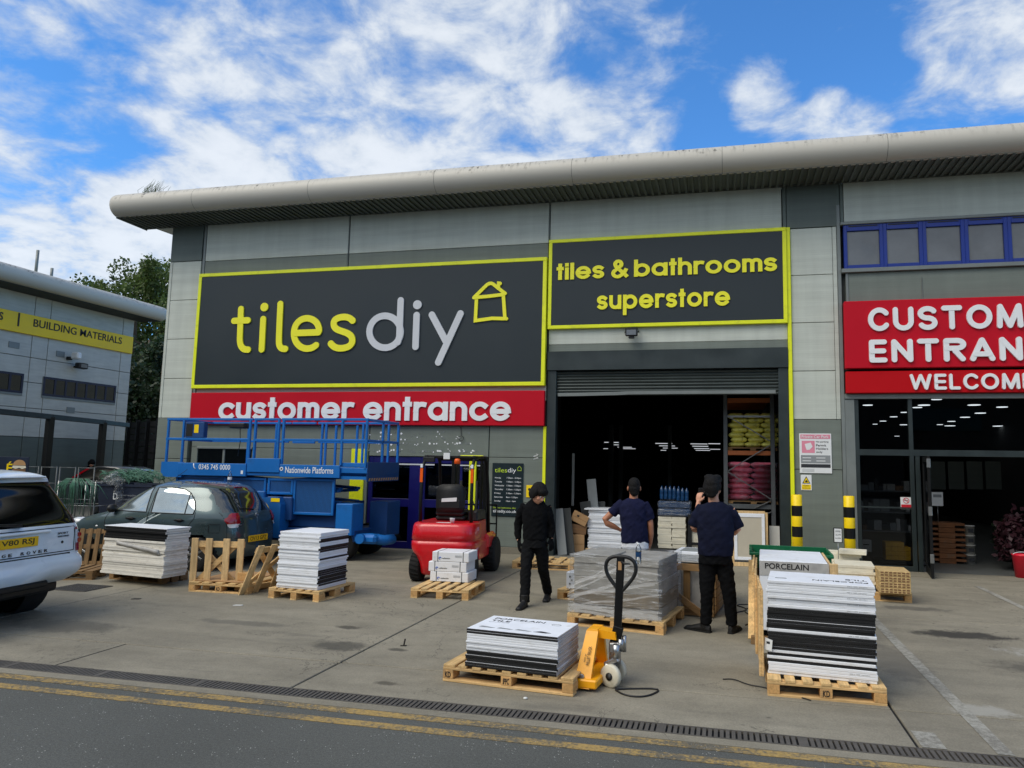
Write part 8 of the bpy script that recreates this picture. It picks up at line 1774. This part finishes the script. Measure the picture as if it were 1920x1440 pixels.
write('D', 'lettering', 'letter_white', BI, (-w*.35, -.012, bz-.34), X, Z, .11, .14, .003, .012); write('mixed recycling', 'lettering', 'text_grey', BI, (-w*.1, -.012, bz-.27), X, Z, .42, .05, .003); write('commercial waste', 'lettering', 'text_grey', BI, (-w*.1, -.012, bz-.35), X, Z, .42, .045, .003)
ws = thing('packaging_waste', 'tangle of green plastic strapping heaped on the navy bin', 'waste', ((b0.x+b1.x)/2, YB+.35, bz-.02)); mb = MB(); rnd = random.Random(11)
for k in range(170):
    c = Vector((rnd.uniform(-w*1.0, w*.9), rnd.uniform(-.4, .3), rnd.uniform(0, .16))); r_ = rnd.uniform(.06, .22); a0 = rnd.uniform(0, 6.28); tl = rnd.uniform(-.8, .8)
    mb.tube([c+Vector((r_*math.cos(a0+t), r_*.5*math.sin(a0+t)*tl, r_*.8*abs(math.sin(a0+t))+.02*t)) for t in [.5*j for j in range(8)]], rnd.uniform(.004, .009), 4)
mb.build('strapping', 'green_strap', ws)
cf = thing('film_scrap', 'crumpled clear film hanging over the front of the navy bin', 'film', ((b0.x+b1.x)/2-w*.25, YB-.08, bz)); mb = MB()
for cx_, cz_, rx_, rz_ in ((-.08, .10, .17, .12), (.08, .06, .15, .10), (.14, -.16, .08, .17), (.19, -.40, .045, .17), (.0, .2, .08, .08)):
    rings = []
    for j in range(1, 12):
        ph = math.pi*j/12; rings.append([Vector((cx_+rx_*math.sin(ph)*math.cos(a)*(1+.9*noise.noise(Vector((math.cos(a)*2.2+cx_*9, math.sin(a)*2.2, ph*2.5)))), .12*math.sin(ph)*math.sin(a)*(1+.8*noise.noise(Vector((a*1.5, ph*3, cz_*7)))), cz_-rz_*math.cos(ph)*(1+.3*noise.noise(Vector((a, ph, 5)))))) for a in [2*math.pi*k/22 for k in range(22)]])
    mb.rings(rings)
mb.build('film', 'film', cf)
# mesh cage trolley with straps
c0 = YP(106, 950, 13.0); c1 = YP(176, 950, 13.0); cz_ = YP(140, 902, 13.0).z
CT = thing('cage_trolley', 'grey wire cage trolley with green straps left of the navy bin', 'trolley', (c0.x, 13.0, 0)); w = c1.x-c0.x; mb = MB()
for x in (0, w):
    for y in (0, .7): mb.cyl((x, y, .12), (x, y, cz_), .016)
for z in (.2, .55, .85, cz_-.02):
    for y in (0, .7): mb.cyl((0, y, z), (w, y, z), .009)
    for x in (0, w): mb.cyl((x, 0, z), (x, .7, z), .009)
for k in range(1, 7): mb.cyl((w*k/7, .7, .2), (w*k/7, .7, cz_), .005); mb.cyl((w*k/7, 0, .2), (w*k/7, 0, .55), .005)
mb.build('cage', 'steel', CT); mb = MB(); mb.box(0, w, 0, .7, .15, .2); mb.build('base', 'black_plastic', CT)
gs = thing('packaging_waste', 'bundle of green straps drooping over the wire cage', 'waste', (c0.x+w*.6, 13.0, cz_)); mb = MB()
for k in range(60):
    a = rnd.uniform(-1, 1); l_ = rnd.uniform(.2, .75); mb.tube([(a*.1, 0, 0), (a*.3, -.1, .06), (a*.6+.1*rnd.random(), -.12, -.1), (a*.7*rnd.uniform(.6, 1.2), -.1*rnd.random(), -l_)], .006, 4)
mb.build('strapping', 'green_strap', gs)
# dark car with its tailgate up, beyond the bin
DC = thing('parked_car', 'dark car with its tailgate raised behind the navy bin', 'car', YP(175, 900, 17.5)*1.0, R(70)); DC.location.z = 0
hb_body = [o for o in bpy.data.objects if o.parent == HB and o.name.startswith('body')][0]; me = hb_body.data.copy(); me.materials.clear(); me.materials.append(MATS['car_dark']); o = link(me, 'body', DC)
hbw = [o for o in bpy.data.objects if o.parent == HB and o.name.startswith('side_window')][0]; link(hbw.data, 'side_window', DC)
DC.location = tuple(YP(180, 900, 17.2)); DC.location.z = 0
tgp = [YP(px, py, 16.2) for px, py in ((137, 897), (152, 890), (168, 878), (185, 876), (215, 878), (240, 886))]
DC.rotation_euler = (0, 0, 0); DC.location.x = tgp[2].x-.4
mb = MB(); mb.rings([[p+Vector((0, 0, a))+Vector((0, b, 0))-DC.location for a, b in ((-.05, 0), (.03, 0), (.04, 1.0), (-.04, 1.0))] for p in tgp], 0, False, True, True); mb.build('tailgate', 'car_dark', DC)
mb = MB(); mb.beam(tgp[0]+Vector((0, -.02, .01))-DC.location, tgp[2]+Vector((0, -.02, .0))-DC.location, .03, .05); mb.build('tail_light', 'red_lens', DC)
dup(PL, (YP(158, 900, 23).x, 23, .12), R(20), 'man in dark clothes far off behind the cage trolley, head in view')
# dark close-boarded fence closing the gap between the buildings
p0, p1 = at_az(236, 34), at_az(312, 30); d_ = (p1-p0)
GF = thing('board_fence', 'dark slatted fence closing the gap between the two buildings', 'fence', p0, math.atan2(d_.y, d_.x)); ln = d_.length
for k in range(5): mb = MB(); mb.box(ln*k/4-.06, ln*k/4+.06, -.06, .06, 0, 3.4); mb.build('post', 'black_paint', GF)
mb = MB()
for k in range(13): mb.box(0, ln, .061, .09, .1+.25*k, .32+.25*k)
mb.build('boards', 'interior_dark', GF)
# raised platform pallets & totes: a low wall of grey crates along the fence
LC = thing('roll_cages', 'row of dark wire roll cages behind the white car, along the black fence', 'cage', YP(108, 930, 15.5), 0); LC.location.z = 0; mb = MB()
for k in range(5):
    for z in (.3, .8, 1.2, 1.62): mb.cyl((-1.8+.6*k, 0, z), (-1.3+.6*k, 0, z), .012)
    for x in (-1.8+.6*k, -1.3+.6*k): mb.cyl((x, 0, .1), (x, 0, 1.64), .014)
mb.build('cage', 'rack_grey', LC)

# the trade units across the road behind the photographer: out of view, added to darken reflections and cut low front light
OB = thing('trade_building', 'long brown brick trade unit across the road, unseen, added to darken reflections', 'building', (0, -24, 0)); mb = MB(); mb.box(-45, 40, -32, -24, 0, 8.6, 0, .02); mb.box(-46, 41, -33, -23.4, 8.605, 9.1, 1, .02); wpart(mb, 'wall', ['far_brick', 'clad_cap'], OB)
for k in range(9): mb = MB(); mb.box(-40+8.8*k, -35.4+8.8*k, -23.99, -23.9, .1 if k % 2 else 4.6, 3.6 if k % 2 else 6.2, 0, .01); wpart(mb, 'shutter' if k % 2 else 'window', 'steel_grey' if k % 2 else 'glass_black', OB)
